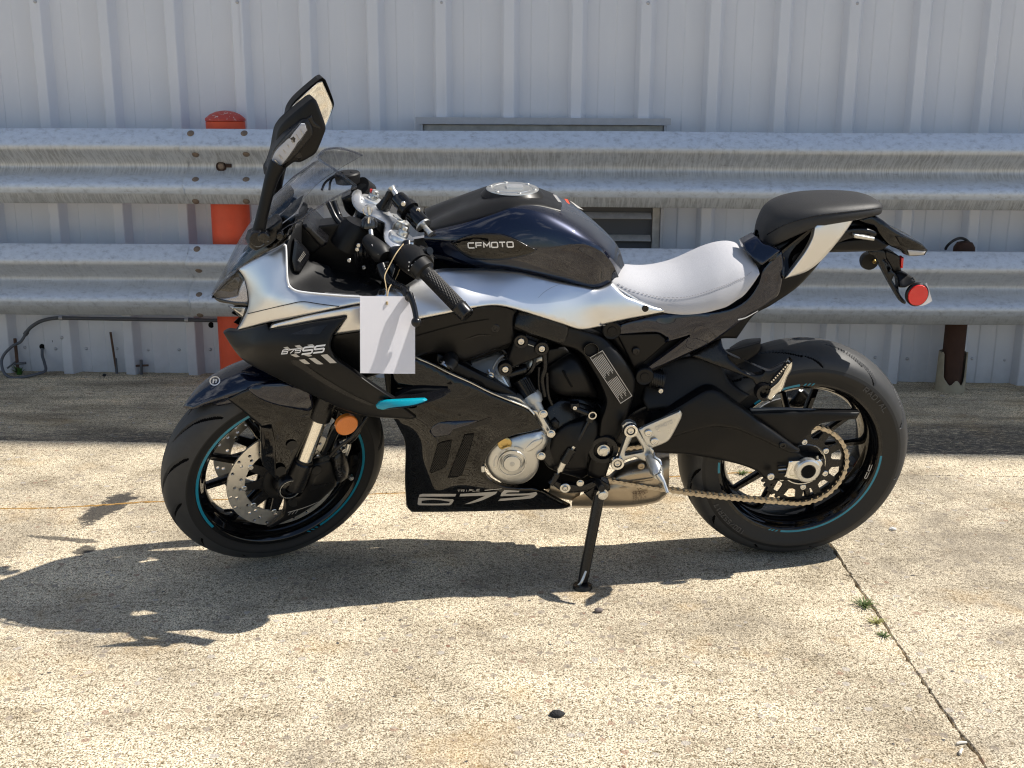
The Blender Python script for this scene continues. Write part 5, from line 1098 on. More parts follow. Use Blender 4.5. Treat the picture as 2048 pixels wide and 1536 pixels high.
tube('shift_rod', bike, 'bolt_steel', [pp('E', 1185, 1115, .18), pp('E', 1150, 1178, .18)], .004, 10); tube('shift_rod', bike, 'black_satin', [pp('E', 1170, 1140, .182), pp('E', 1140, 1190, .182), pp('E', 1120, 1210, .182)], [.009, .008, .010], 12)
sl_ = panel('shift_lever', bike, 'black_satin', 'E', [(1120, 1190), (1140, 1180), (1195, 1205), (1260, 1215), (1340, 1220), (1410, 1195), (1440, 1190), (1450, 1220), (1400, 1255), (1310, 1275), (1215, 1275), (1180, 1255), (1120, 1210)], .178, .014, 5, back=True)
v, f = lathe_geo([(.0, .0135), (.004, .0135), (.005, .012), (.004, .0075), (.002, .007)], 28); mesh('lever_pivot', np.array(v) + pp('E', 1222, 1240, .18), f, 'bolt_steel', sl_); pbolt(sl_, 'E', 1222, 1240, .182, .006); pbolt(bike, 'E', 1328, 1208, .176, .0075, hexa=True)
tube('lever_toe', sl_, 'grip_rubber', [pp('E', 1450, 1195, .185), pp('E', 1478, 1250, .235)], .0085, 14)
# swing arm pivot and rear sets
v, f = lathe_geo([(.14, .040), (.166, .040), (.172, .037), (.172, .026), (.160, .024), (.160, .0001)], 44); q_ = pp('E', 1490, 978, .17); mesh('pivot_cup', np.array(v) + np.array([q_[0], 0, q_[2]]), f, 'black_satin', bike); pbolt(bike, 'E', 1490, 978, .164, .013, hexa=True, h=.012)
v, f = lathe_geo([(.10, .030), (.146, .032), (.148, .050), (.10, .052)], 40); q_ = pp('E', 1400, 945, .15); mesh('pivot_boss', np.array(v) + np.array([q_[0], 0, q_[2]]), f, 'black_satin', bike)
hp_ = panel('heel_plate', bike, 'bare_alloy', 'G', [(205, 580), (240, 560), (425, 480), (436, 495), (430, 520), (375, 625), (350, 648), (270, 680), (248, 665)], [(210, 580, .185), (430, 490, .172), (260, 670, .185), (370, 630, .174)], .006, 4, back=True)
for x, y in ((256, 598), (288, 642)): pbolt(hp_, 'G', x, y, .186, .0095, h=.004)
lettering('plate_lettering', hp_, 'decal_faint', 'CFMOTO', 'G', (298, 582), (385, 545), (294, 568), LAT['heel_plate'], 1.2, .35, .22)
rs = panel('foot_rest_bracket', bike, 'bare_alloy', 'G', [(160, 535), (190, 548), (203, 580), (232, 630), (285, 690), (290, 712), (262, 752), (235, 748), (185, 724), (130, 745), (112, 780), (85, 788), (62, 775), (58, 750), (75, 735), (95, 735), (128, 640), (140, 605), (120, 590), (118, 560), (135, 540)],
           .182, .012, 4, back=True, holes=[[(172, 622), (190, 618), (230, 680), (228, 698), (135, 716), (134, 700)]])
for x, y, r_ in ((161, 582, .0185), (91, 755, .0175)):
    q_ = pp('G', x, y, .184); v, f = lathe_geo([(-.004, r_), (.007, r_), (.009, r_ * .92), (.008, r_ * .62), (.001, r_ * .58)], 32); mesh('bracket_collar', np.array(v) + q_, f, 'chrome', rs); pbolt(rs, 'G', x, y, .184, r_ * .5, h=.007)
q_ = pp('G', 161, 582, .190); v, f = lathe_geo([(-.001, .0105), (.0012, .0150), (-.001, .0155)], 28); mesh('collar_ring', np.array(v) + q_, f, 'black_satin', rs)
fp = tube('foot_peg', bike, 'bare_alloy', [pp('G', 262, 725, .19), pp('G', 285, 765, .215), pp('G', 300, 800, .235), pp('G', 312, 825, .25)], [.012, .0165, .0175, .0125], 18)
fp['label'] = 'rider foot peg with knurled grip'
for k in range(6):
    a = pp('G', 262 + k * 9, 765 + k * .5 - k * 3, .224); b = pp('G', 288 + k * 8, 822 - k * 4, .255); tube('peg_groove', fp, 'cast_alloy', [a, b], .0016, 6)
tube('peg_feeler', fp, 'bare_alloy', [pp('G', 312, 820, .25), pp('G', 330, 850, .262), pp('G', 337, 858, .265), pp('G', 357, 915, .283)], [.0095, .0070, .0050, .0046], 14)
tube('peg_spring', fp, 'bolt_steel', [pp('G', 285, 705, .20), pp('G', 292, 725, .212), pp('G', 318, 745, .222), pp('G', 325, 770, .23)], .0028, 8, curve=4)
panel('peg_clevis', rs, 'chrome', 'G', [(240, 720), (262, 715), (276, 730), (262, 752), (244, 750)], .193, .012, 3, back=True)
# brake-side bits behind: shock reservoir and frame plugs
for x, y, la, r_ in ((62, 55, .136, .021), (235, 298, .132, .021)):
    q_ = pp('G', x, y, la); v, f = lathe_geo([(-.02, r_ * 1.12), (.003, r_ * 1.1), (.005, r_), (.003, r_ * .78), (.003, r_ * .55), (.005, r_ * .5), (.005, .0001)], 32); mesh('frame_boss', np.array(v) + q_, f, 'black_matte', bike)
pbolt(bike, 'G', 190, 165, .124, .010, 'black_satin', .004)
tube('shock_reservoir', bike, 'black_plastic', [pp('G', 262, 300, .09), pp('G', 330, 318, .09)], .026, 22)
for k in range(6): q0 = pp('G', 268 + k * 11, 300 + k * 3, .09); tube('reservoir_fin', bike, 'black_satin', [q0 + np.array([.002, 0, 0]), q0 - np.array([.002, 0, 0])], .0285, 24)
pbolt(bike, 'G', 320, 372, .118, .007)
panel('swing_arm_root', bike, 'black_satin', 'G', [(60, 560), (200, 470), (320, 420), (330, 520), (320, 700), (100, 720)], .10, .19, 6, back=True)
# ---- muffler under the engine
mf = loft('muffler', bike, 'muffler_titan', 'H', [
    [(490, 560, -.08), (600, 480, -.08), (760, 430, -.08), (860, 400, -.08), (940, 395, -.08)],
    [(490, 580, .04), (600, 470, .04), (760, 420, .04), (860, 395, .04), (945, 390, .04)],
    [(470, 610, .085), (600, 530, .09), (760, 500, .09), (860, 480, .085), (948, 470, .07)],
    [(380, 660, .09), (560, 610, .10), (740, 590, .10), (860, 565, .10), (940, 560, .08)],
    [(250, 720, .085), (520, 680, .105), (720, 690, .105), (850, 670, .10), (928, 640, .08)],
    [(232, 776, .07), (520, 772, .09), (700, 764, .09), (850, 738, .085), (915, 700, .07)],
    [(240, 790, 0), (520, 790, 0), (700, 780, 0), (850, 750, 0), (910, 715, 0)], [(240, 780, -.06), (520, 775, -.06), (700, 765, -.06), (850, 735, -.06), (905, 700, -.06)]], nu=4, nv=4)
panel('muffler_end', mf, 'muffler_titan', 'H', [(860, 400), (945, 392), (940, 660), (915, 705), (860, 742), (850, 600)], [(870, 400, .045), (940, 395, .03), (860, 560, .095), (938, 560, .075), (860, 735, .08), (925, 690, .06)], .03, 6)
panel('muffler_rib', mf, 'muffler_titan', 'H', [(535, 768), (538, 670), (560, 642), (600, 630), (640, 632), (665, 655), (672, 700), (668, 762)], [(540, 760, .093), (550, 650, .106), (660, 650, .107), (665, 755, .095)], .008, 6)
panel('muffler_rib', mf, 'muffler_titan', 'H', [(785, 750), (790, 640), (808, 612), (840, 600), (870, 606), (874, 650), (872, 725)], [(790, 740, .090), (800, 620, .105), (870, 610, .102), (872, 720, .088)], .008, 6)
panel('muffler_flange', mf, 'muffler_titan', 'H', [(480, 600), (700, 585), (830, 565), (830, 585), (700, 605), (480, 622)], .106, .006, 3)
for x, y in ((738, 480), (735, 632)): pbolt(mf, 'H', x, y, .103, .010, 'muffler_titan', .005)
mfn = LAT['muffler_rib']; ftx = lambda q: np.full(len(q), .1085)
lettering('muffler_text', mf, 'rod_rust', 'CFMOTO', 'H', (730, 684), (786, 676), (728, 668), ftx, 1, .4, .2)
for k, t in enumerate(('TRIPLE', '675 50 1', '180 6 5', '8 0 5 1 7')): lettering('muffler_text', mf, 'rod_rust', t, 'H', (680, 705 + k * 16 - 10), (776 - (k % 2) * 14, 695 + k * 14 - 10), (679, 694 + k * 16 - 10), ftx, 1, .4, .18)
for x in (680, 706): lettering('muffler_text', mf, 'rod_rust', 'O', 'H', (x, 688), (x + 20, 686), (x, 668), ftx, 1, .3, .14)
tube('exhaust_pipe', bike, 'muffler_titan', [pp('H', 60, 620, .06), pp('H', 160, 640, .06), pp('H', 260, 660, .05)], .03, 20)
# ---- side stand
tp = pp('H', 440, 660, .155); ft = GZ(1165, 1166, .008); ft = (ft - CR) @ BK
sd_ = tube('side_stand', bike, 'black_satin', [tp, tp + (ft - tp) * .12, tp + (ft - tp) * .9, tp + (ft - tp) * .985], [.0165, .0150, .0138, .0128], 20)
panel('stand_bracket', sd_, 'black_satin', 'H', [(320, 680), (380, 640), (400, 590), (450, 582), (512, 620), (512, 655), (480, 690), (478, 720), (460, 745), (400, 760)], .150, .03, 5, back=True)
pbolt(sd_, 'H', 455, 688, .168, .0125, hexa=True, h=.012)
tube('stand_spring', sd_, 'black_satin', [pp('H', 390, 770, .14), pp('H', 382, 880, .15)], .0045, 8)
fw = GZ(1165, 1172, .006); nrm_l = np.array([0, 0, 1.0]) @ BK
V, F_ = tube_geo([((fw + np.array([0, 0, z])) - CR) @ BK for z in (-.004, .004)], [.026, .024], 28); mesh('stand_foot', V, F_, 'black_satin', sd_)
tube('stand_hook', sd_, 'bare_alloy', [ft + (tp - ft) * .16 + np.array([0, .013, 0]), ft + (tp - ft) * .05 + np.array([.008, .018, 0]), ft + (tp - ft) * .01 + np.array([.014, .014, 0])], [.003, .004, .003], 8, curve=4)
# ================================================================== tank and fairings
tank_rows = [
    [(300, 415, 0), (450, 335, 0), (640, 250, 0), (800, 195, 0), (945, 172, 0), (1150, 195, 0), (1350, 270, 0), (1560, 380, 0), (1720, 510, 0), (1800, 610, 0), (1845, 740, 0)],
    [(285, 440, .05), (440, 375, .06), (640, 305, .065), (810, 252, .07), (955, 228, .07), (1150, 250, .07), (1345, 318, .07), (1550, 425, .068), (1705, 545, .06), (1790, 645, .05), (1835, 765, .04)],
    [(275, 475, .09), (450, 435, .105), (660, 380, .115), (840, 335, .12), (985, 312, .123), (1160, 322, .123), (1335, 375, .12), (1520, 460, .115), (1680, 570, .105), (1775, 680, .09), (1820, 790, .075)],
    [(270, 510, .105), (460, 490, .13), (670, 462, .143), (850, 450, .15), (1000, 450, .154), (1165, 460, .156), (1330, 478, .152), (1510, 520, .144), (1670, 600, .13), (1765, 710, .11), (1808, 810, .09)],
    [(270, 545, .11), (470, 555, .14), (680, 530, .156), (860, 530, .165), (1020, 580, .169), (1170, 612, .171), (1330, 597, .166), (1510, 578, .156), (1665, 640, .140), (1755, 740, .12), (1798, 830, .098)],
    [(300, 600, .11), (500, 620, .135), (690, 640, .15), (870, 650, .158), (1030, 665, .162), (1180, 680, .163), (1340, 690, .158), (1510, 700, .148), (1660, 730, .135), (1745, 800, .115), (1775, 850, .10)],
    [(360, 690, .105), (540, 720, .125), (720, 735, .138), (890, 745, .144), (1050, 765, .146), (1200, 790, .146), (1350, 815, .142), (1510, 830, .136), (1640, 835, .126), (1725, 850, .113), (1755, 868, .105)],
    [(470, 760, .10), (600, 775, .115), (760, 778, .124), (920, 788, .128), (1070, 812, .13), (1210, 840, .13), (1350, 872, .127), (1500, 902, .124), (1620, 922, .118), (1690, 905, .113), (1742, 876, .108)]]
tank_rows.insert(5, [(x + 2, y + 14, l - .0022) for x, y, l in tank_rows[4]])
tank = loft('fuel_tank', bike, 'navy_gloss', 'D', tank_rows, mirror=True, nu=6, nv=5)
tank['label'] = 'glossy navy fuel tank'
# matte top cover following the tank, slightly proud
tg = np.array([[P(*px('D', q[0], q[1]), q[2]) for q in r] for r in tank_rows])
def offs(p, s): return p + np.array([0, s * 0.35, s])
cov = [[offs(tg[0][j], .004) for j in range(0, 7)], [offs(tg[1][j], .004) for j in range(0, 7)], [offs(tg[2][j] * (1 - k) + tg[1][j] * k, .003) for j, k in zip(range(0, 7), (.0, .0, .0, .1, .25, .5, .75))], [offs(tg[2][j] * (1 - k) + tg[1][j] * k, -.003) + np.array([0, .002, 0]) for j, k in zip(range(0, 7), (-.25, -.15, -.1, .0, .18, .45, .72))]]
loft('tank_cover', tank, 'black_matte', '', cov, mirror=True, nu=6, nv=4, raw=True)
# filler cap and its collar
capc = tg[0][4] + np.array([-.006, 0, .0055]); tdir = tg[0][5] - tg[0][3]; tdir /= np.linalg.norm(tdir); up = np.cross(tdir, [0, -1, 0]); up = up if up[2] > 0 else -up
CM = np.stack([tdir, up, np.array([0, 1.0, 0])], 1)
for pr, nm, m in (([(-.012, .078), (-.003, .070), (.002, .064)], 'cap_collar', 'black_matte'), ([(-.002, .0655), (.003, .064), (.0045, .061), (.0045, .050), (.003, .049), (.003, .047), (.0048, .046), (.0055, .030), (.0055, .0002)], 'filler_cap', 'bare_alloy')):
    v, f = lathe_geo(pr, 56); mesh(nm, np.array(v) @ CM.T + capc, f, m, tank)
cb = capc + CM @ np.array([.005, .0075, 0]); mesh('cap_flap', *box_geo(cb, [CM[:, 0], CM[:, 1], CM[:, 2]], (.020, .0028, .013)), 'clamp_silver', tank)
for k in range(6):
    a = 2 * math.pi * k / 6 + .3; bolt(tank, capc + CM @ np.array([.055 * math.cos(a), .0045, .055 * math.sin(a)]), .0048, 'cast_alloy', CM @ np.diag([1, 1, 1]), .002)
# badge recess
tb = panel('tank_badge_panel', tank, 'black_gloss', 'D', [(478, 572), (560, 538), (640, 512), (760, 502), (880, 508), (980, 540), (1080, 590), (1160, 628), (1110, 662), (1000, 690), (850, 712), (720, 706), (640, 700), (560, 655)],
           [(480, 572, .150), (640, 515, .163), (880, 512, .174), (1150, 628, .176), (560, 650, .148), (720, 700, .152), (1000, 688, .163), (800, 600, .168)], .006, 4)
lettering('brand_lettering', tank, 'decal_white', 'CFMOTO', 'D', (618, 614), (972, 606), (614, 575), LAT['tank_badge_panel'], 1.42, .42, .27)
tank_red = tps([(1370, 240, .062), (1420, 275, .07), (1520, 320, .07), (1300, 215, .05)])
def on_tank(crop, x, y, lat, e=.004): return pp(crop, x, y, lat) + np.array([0, 0, e])
for (a, b, c, d), m in ((((1372, 238), (1400, 244), (1418, 285), (1392, 268)), 'decal_red'), (((1412, 252), (1440, 268), (1524, 326), (1480, 312)), 'decal_grey'), (((1282, 203), (1310, 212), (1352, 268), (1325, 262)), 'decal_grey')):
    mesh('tank_warning', [on_tank('D', *q, .03 + .035 * k) for q, k in ((a, 0), (b, .2), (c, 1), (d, .9))], [(0, 1, 2, 3)], m, tank)
# silver side panel under the tank
def cx(c, *pts): return [px(c, *q) for q in pts]
mid_ol = cx('C', (410, 832), (440, 797), (650, 740), (900, 690), (1045, 662), (1200, 640)) + cx('D', (210, 870), (370, 797), (600, 788), (800, 788), (1000, 802), (1150, 834), (1300, 872), (1500, 915), (1620, 937), (1700, 915), (1750, 885), (1850, 985), (1960, 1030)) + cx('F', (100, 690), (200, 755), (300, 795), (390, 818), (386, 830), (290, 848), (160, 872), (0, 907)) + cx('D', (1700, 1222), (1510, 1256), (1350, 1210), (1100, 1130), (900, 1076), (800, 1068), (640, 1090), (450, 1130), (220, 1178)) + cx('C', (1240, 815), (1045, 846), (1000, 852), (862, 872), (905, 815), (952, 746), (760, 775), (560, 812))
mid_ct = [(*px('D', x, y), l) for x, y, l in ((370, 797, .150), (800, 790, .136), (1300, 870, .134), (1620, 935, .126), (1850, 985, .128), (500, 900, .198), (900, 930, .182), (1300, 1000, .166), (1650, 1060, .152), (1900, 1080, .143), (640, 1085, .222), (450, 1125, .236), (1000, 1100, .200), (1350, 1205, .180), (1510, 1250, .170), (1700, 1215, .158))] + \
         [(*px('F', x, y), l) for x, y, l in ((200, 760, .124), (390, 820, .121), (0, 905, .140), (200, 860, .130))] + [(*px('C', x, y), l) for x, y, l in ((420, 820, .200), (650, 745, .236), (950, 700, .252), (1045, 780, .250), (870, 860, .247), (1045, 845, .240), (1240, 700, .238), (1240, 812, .240))]
sp = panel('side_panel', bike, 'silver_paint', '', mid_ol, mid_ct, .014, 5, mirror=True, reg=0.15); sp['label'] = 'long satin silver side panel'
# front cowl
fc = panel('nose_cowl', bike, 'silver_paint', 'C', [(195, 412), (300, 352), (420, 292), (518, 240), (532, 262), (536, 400), (540, 480), (556, 532), (600, 562), (680, 576), (780, 586), (930, 598), (1060, 606), (1150, 600), (1215, 560), (1300, 560), (1420, 600), (1400, 640), (1200, 648), (1045, 655), (900, 682), (650, 735), (400, 788), (190, 840), (228, 770), (262, 690), (271, 630), (262, 555), (236, 470)],
           [(200, 415, .085), (420, 295, .122), (520, 250, .145), (535, 400, .185), (555, 530, .205), (680, 576, .215), (930, 598, .232), (1150, 605, .242), (400, 450, .158), (400, 600, .195), (270, 600, .120), (640, 640, .242), (300, 720, .165), (500, 700, .222), (220, 800, .115), (400, 785, .192), (650, 732, .238), (900, 680, .252), (1045, 655, .255), (1400, 620, .235)], .014, 5, mirror=True, reg=0.12)
fc['label'] = 'satin silver front cowl'
cs = catmull([np.array(pp('C', *q)) for q in ((262, 724, .148), (400, 692, .197), (520, 664, .2285), (640, 640, .2455), (760, 655, .2485), (900, 674, .2545))], 6); tube('cowl_crease', fc, 'black_satin', cs, .0011, 6)
# cockpit rim
tube('cockpit_rim', fc, 'decal_white', catmull([pp('C', *q) for q in ((518, 242, .163), (531, 262, .168), (536, 400, .193), (541, 480, .203), (558, 533, .209), (602, 563, .214), (680, 577, .219), (780, 587, .226), (930, 599, .235), (1060, 606, .242))], 5), .0022, 8)
# inner cockpit lining (black textured) and floor
panel('cockpit_lining', bike, 'black_plastic', 'C', [(533, 262), (560, 190), (600, 100), (640, 90), (640, 260), (690, 360), (830, 400), (900, 500), (1000, 560), (1130, 570), (1200, 545), (1260, 560), (1150, 598), (1060, 602), (930, 595), (780, 582), (680, 572), (605, 558), (560, 525), (542, 470), (538, 380)],
      [(540, 270, .160), (600, 110, .11), (640, 250, .10), (700, 370, .10), (900, 500, .12), (1000, 560, .18), (1200, 550, .20), (560, 525, .20), (780, 582, .222), (1060, 600, .238), (1150, 598, .238), (680, 480, .15)], .01, 3, mirror=True)
panel('cockpit_floor', bike, 'black_matte', 'C', [(560, 200), (700, 120), (1000, 100), (1300, 200), (1450, 420), (1420, 560), (1200, 590), (900, 580), (640, 480), (570, 380)], .02, .06, 4)
panel('speaker_panel', bike, 'black_satin', 'C', [(588, 200), (610, 210), (688, 300), (690, 340), (630, 440), (588, 430), (572, 340)], [(590, 200, .14), (688, 310, .125), (600, 430, .165)], .012, 4)
for k in range(3): patch('panel_line', bike, 'decal_grey', 'C', [(612 + k * 6, 352 + k * 5), (655 + k * 6, 288 + k * 9), (658 + k * 6, 290 + k * 9), (616 + k * 6, 356 + k * 5)], tps(.152), 0, grid=50)
# black nose / winglet panel
wg = panel('side_wing', bike, 'black_matte', 'C', [(92, 856), (130, 838), (200, 842), (400, 790), (412, 832), (560, 811), (760, 776), (956, 747), (900, 815), (858, 870), (838, 930), (845, 985), (880, 1035), (1000, 1120), (1130, 1215), (1290, 1320), (1250, 1345), (1330, 1370), (1440, 1450), (1390, 1462), (1230, 1452), (1100, 1440), (1000, 1415), (900, 1382), (730, 1300), (560, 1220), (400, 1140), (280, 1080), (205, 1022), (140, 935)],
           [(100, 856, .085), (200, 842, .118), (400, 792, .190), (560, 812, .232), (950, 750, .262), (150, 930, .110), (300, 960, .190), (600, 930, .262), (840, 930, .280), (280, 1078, .165), (560, 1218, .215), (600, 1090, .255), (860, 1030, .284), (1000, 1250, .285), (1280, 1320, .300), (900, 1378, .245), (1100, 1438, .255), (1430, 1450, .270), (760, 1200, .270)], .014, 5, mirror=True)
wg['label'] = 'matte black winglet side panel'
panel('wing_groove', wg, 'black_gloss', 'C', [(558, 1052), (590, 1044), (640, 1058), (720, 1120), (860, 1210), (1000, 1290), (1130, 1350), (1180, 1372), (1120, 1372), (960, 1300), (800, 1215), (640, 1110), (570, 1072)], lambda: 0, .002, 1) if False else None
patch('wing_groove', wg, 'black_satin', 'C', [(562, 1052), (590, 1046), (640, 1060), (720, 1122), (860, 1212), (1000, 1292), (1150, 1360), (1118, 1366), (960, 1300), (800, 1215), (640, 1112), (576, 1074)], LAT['side_wing'], .0012)
patch('wing_inlay', wg, 'black_satin', 'C', [(560, 868), (690, 822), (824, 798), (764, 866), (650, 870)], LAT['side_wing'], .001)
wn = panel('winglet', bike, 'black_satin', 'C', [(1165, 1368), (1250, 1322), (1450, 1285), (1662, 1254), (1682, 1266), (1622, 1310), (1520, 1345), (1400, 1376), (1200, 1394)], [(1170, 1375, .292), (1250, 1322, .285), (1450, 1285, .262), (1670, 1260, .262), (1620, 1310, .300), (1500, 1340, .322), (1300, 1370, .320)], .008, 3, mirror=True)
panel('winglet_tip', wn, 'teal', 'C', [(1158, 1366), (1190, 1336), (1240, 1330), (1500, 1318), (1516, 1328), (1480, 1350), (1400, 1374), (1200, 1394), (1166, 1384)], [(1170, 1370, .306), (1240, 1332, .312), (1500, 1325, .318), (1400, 1370, .328), (1250, 1390, .322)], .006, 3)
panel('winglet_root', bike, 'black_matte', 'C', [(1290, 1300), (1420, 1250), (1662, 1254), (1500, 1330), (1300, 1345)], [(1300, 1310, .278), (1660, 1256, .255), (1400, 1260, .235)], .02, 3)
lettering('model_lettering', wg, 'decal_white', '675', 'C', (500, 1005), (628, 995), (505, 978), LAT['side_wing'], 1.35, .3, .25, .15, .0026)
lettering('model_lettering', wg, 'decal_white', 'SS', 'C', (640, 1007), (790, 990), (645, 962), LAT['side_wing'], 1.7, .3, .27, .25, .0026)
for q in ([(512, 960), (540, 954), (572, 978), (548, 984)], [(590, 948), (625, 942), (660, 972), (632, 978)], [(678, 942), (715, 936), (745, 962), (720, 966)], [(560, 1010), (600, 1005), (628, 1025), (600, 1028)], [(655, 1012), (690, 1005), (715, 1018), (690, 1024)]): patch('wing_graphic', wg, 'decal_grey', 'C', q, LAT['side_wing'], .0018, grid=60)
for q in ([(620, 1046), (660, 1042), (700, 1074), (662, 1074)], [(688, 1034), (730, 1032), (792, 1076), (748, 1076)], [(772, 1012), (818, 1006), (886, 1068), (838, 1070)]): patch('wing_graphic', wg, 'decal_grey', 'C', q, LAT['side_wing'], .0018, grid=60)
# upper inner side panel (matte) between silver panel and lower fairing
ip = panel('inner_side_panel', bike, 'black_matte', '', cx('C', (858, 872), (1045, 846), (1240, 812)) + cx('D', (220, 1178), (450, 1130), (640, 1090), (800, 1068), (900, 1078)) + cx('E', (880, 5), (860, 60), (862, 130), (872, 190), (850, 235), (700, 290), (560, 345), (500, 352), (420, 320), (330, 300), (178, 335), (0, 420)) + cx('C', (1050, 1190), (1000, 1118), (880, 1030), (845, 985), (838, 930)),
           [(*px('C', x, y), l) for x, y, l in ((860, 880, .235), (1045, 850, .232), (1240, 820, .232), (900, 1040, .225), (1050, 1180, .218))] + [(*px('E', x, y), l) for x, y, l in ((180, 180, .226), (180, 330, .212), (480, 100, .218), (480, 300, .190), (860, 20, .185), (860, 200, .170), (650, 200, .195), (350, 290, .195), (700, 280, .172))], .02, 5, mirror=True)
pbolt(ip, 'E', 733, 126, .192, .011, 'black_satin', .004)
patch('side_seam', ip, 'dark_cavity', 'E', [(180, 180), (480, 100), (690, 62), (692, 66), (480, 105), (180, 185)], LAT['inner_side_panel'], .0016)
patch('side_crease', ip, 'black_satin', 'E', [(500, 215), (600, 180), (640, 172), (760, 184), (640, 178), (600, 188)], LAT['inner_side_panel'], .0016)
panel('panel_gap', bike, 'dark_cavity', 'E', [(330, 295), (700, 60), (730, 55), (860, 130), (840, 260), (520, 360)], .155, .02, 2)
# lower fairing, gloss black
lf_ol = [(0, 420), (180, 332), (300, 388), (420, 448), (560, 512), (700, 584), (850, 645), (962, 692), (1012, 742), (1040, 790), (1066, 826), (980, 850), (860, 876), (760, 926), (692, 998), (652, 1080), (666, 1140), (720, 1195), (800, 1232), (900, 1242), (1030, 1250), (1140, 1308), (1262, 1372), (1200, 1389), (900, 1398), (500, 1408), (150, 1411), (112, 1372), (104, 1200), (108, 980), (98, 900), (50, 800), (0, 700)]
lw = panel('belly_fairing', bike, 'black_gloss', 'E', lf_ol,
           [(0, 430, .222), (180, 335, .214), (420, 450, .212), (700, 588, .212), (962, 695, .206), (1060, 826, .200), (0, 690, .225), (200, 650, .238), (500, 650, .230), (800, 780, .218), (60, 800, .212), (110, 950, .165), (108, 1200, .125), (120, 1390, .085), (400, 900, .222), (650, 900, .214), (400, 1050, .205), (600, 1120, .196), (400, 1200, .188), (700, 1240, .190), (900, 1260, .190), (300, 1300, .180), (800, 1330, .182), (500, 1400, .125), (900, 1395, .130), (1180, 1385, .135), (1240, 1365, .145), (250, 1100, .195)], .014, 5, mirror=True, reg=0.12)
lw['label'] = 'gloss black lower fairing with large 675 lettering'
st0 = [(178, 326), (300, 378), (420, 438), (560, 500), (700, 570), (850, 632), (962, 680), (1010, 726)]
panel('fairing_edge', lw, 'bare_alloy', 'E', st0 + [(x - 2, y + 12) for x, y in st0[::-1]], [(178, 330, .2165), (420, 445, .2145), (700, 580, .2145), (1000, 720, .207), (300, 390, .2155)], .006, 2)
panel('inner_brace', bike, 'black_matte', 'E', [(330, 300), (460, 360), (620, 440), (760, 505), (880, 580), (905, 612), (840, 600), (690, 560), (540, 490), (400, 420), (320, 370)], [(330, 310, .195), (620, 450, .185), (890, 600, .18), (400, 410, .195), (690, 550, .19)], .02, 4)
patch('brace_slot', bike, 'dark_cavity', 'E', [(562, 482), (580, 480), (650, 512), (668, 530), (650, 535), (580, 505)], lambda q: np.full(len(q), .196), .0005)
tube('hose_clip', bike, 'black_plastic', [pp('E', 425, 340, .19), pp('E', 425, 375, .215), pp('E', 405, 400, .22)], [.018, .018, .017], 16); tube('hose_clip_band', bike, 'bolt_steel', [pp('E', 392, 372, .212), pp('E', 380, 395, .216)], [.015, .016], 14)
def on_lf(q): return LAT['belly_fairing'](q)
# vents with mesh, raised scoop
for q in ([(330, 940), (362, 922), (432, 908), (420, 980), (395, 1075), (380, 1100), (288, 1142), (275, 1130)], [(518, 872), (586, 862), (582, 900), (505, 1150), (470, 1168), (404, 1172), (440, 1080), (500, 930)]):
    vn = patch('fairing_vent', lw, 'dark_cavity', 'E', q, on_lf, .0016)
    qa = np.array(q, float); lo, hi = qa.min(0), qa.max(0); V = []; Fm = []; pol = np.array([px('E', *t) for t in q])
    for sgn in (1, -1):
        for c in np.arange(lo[0] - (hi[1] - lo[1]), hi[0] + (hi[1] - lo[1]), 15.0):
            L = [np.array(px('E', c + sgn * t * .8, (lo[1] if sgn > 0 else lo[1]) + t)) for t in np.linspace(0, hi[1] - lo[1], 24)]
            ins = inside(np.array(L), pol)
            for a, b, i0, i1 in zip(L[:-1], L[1:], ins[:-1], ins[1:]):
                if i0 and i1:
                    la = on_lf(np.array([a, b])) + .0024 + (.0003 if sgn > 0 else 0); o = len(V); pa, pb = P(*a, la[0]), P(*b, la[1]); d = pb - pa; n_ = np.cross(d, [0, 1, 0]); n_ /= np.linalg.norm(n_) + 1e-9
                    V += [pa + n_ * .0006, pa - n_ * .0006, pb - n_ * .0006, pb + n_ * .0006]; Fm.append((o, o + 1, o + 2, o + 3))
    if V: mm = mesh('vent_mesh', V, Fm, 'black_satin', lw, smooth=False, fix=False); mm['kind'] = 'stuff'
def lfv(x, y, e): return (x, y, float(on_lf(np.array([px('E', x, y)]))[0]) + e)
panel('fairing_scoop', lw, 'navy_gloss', 'E', [(275, 850), (300, 808), (345, 782), (470, 772), (640, 768), (560, 800), (440, 836), (420, 870), (310, 890)], [lfv(300, 808, .001), lfv(345, 782, .001), lfv(470, 772, .001), lfv(640, 768, .001), lfv(560, 800, .006), lfv(430, 845, .013), lfv(310, 890, .013), lfv(275, 850, .006)], .008, 3)  # stands for a recess: a bulge tilted up so it reflects the sky
patch('scoop_lip', lw, 'black_satin', 'E', [(430, 834), (540, 806), (640, 770), (700, 748), (712, 758), (690, 788), (560, 830), (440, 850)], on_lf, .001)
tube('fairing_bolt_tab', bike, 'bare_alloy', [pp('E', 645, 1085, .197), pp('E', 650, 1125, .197)], .006, 10)
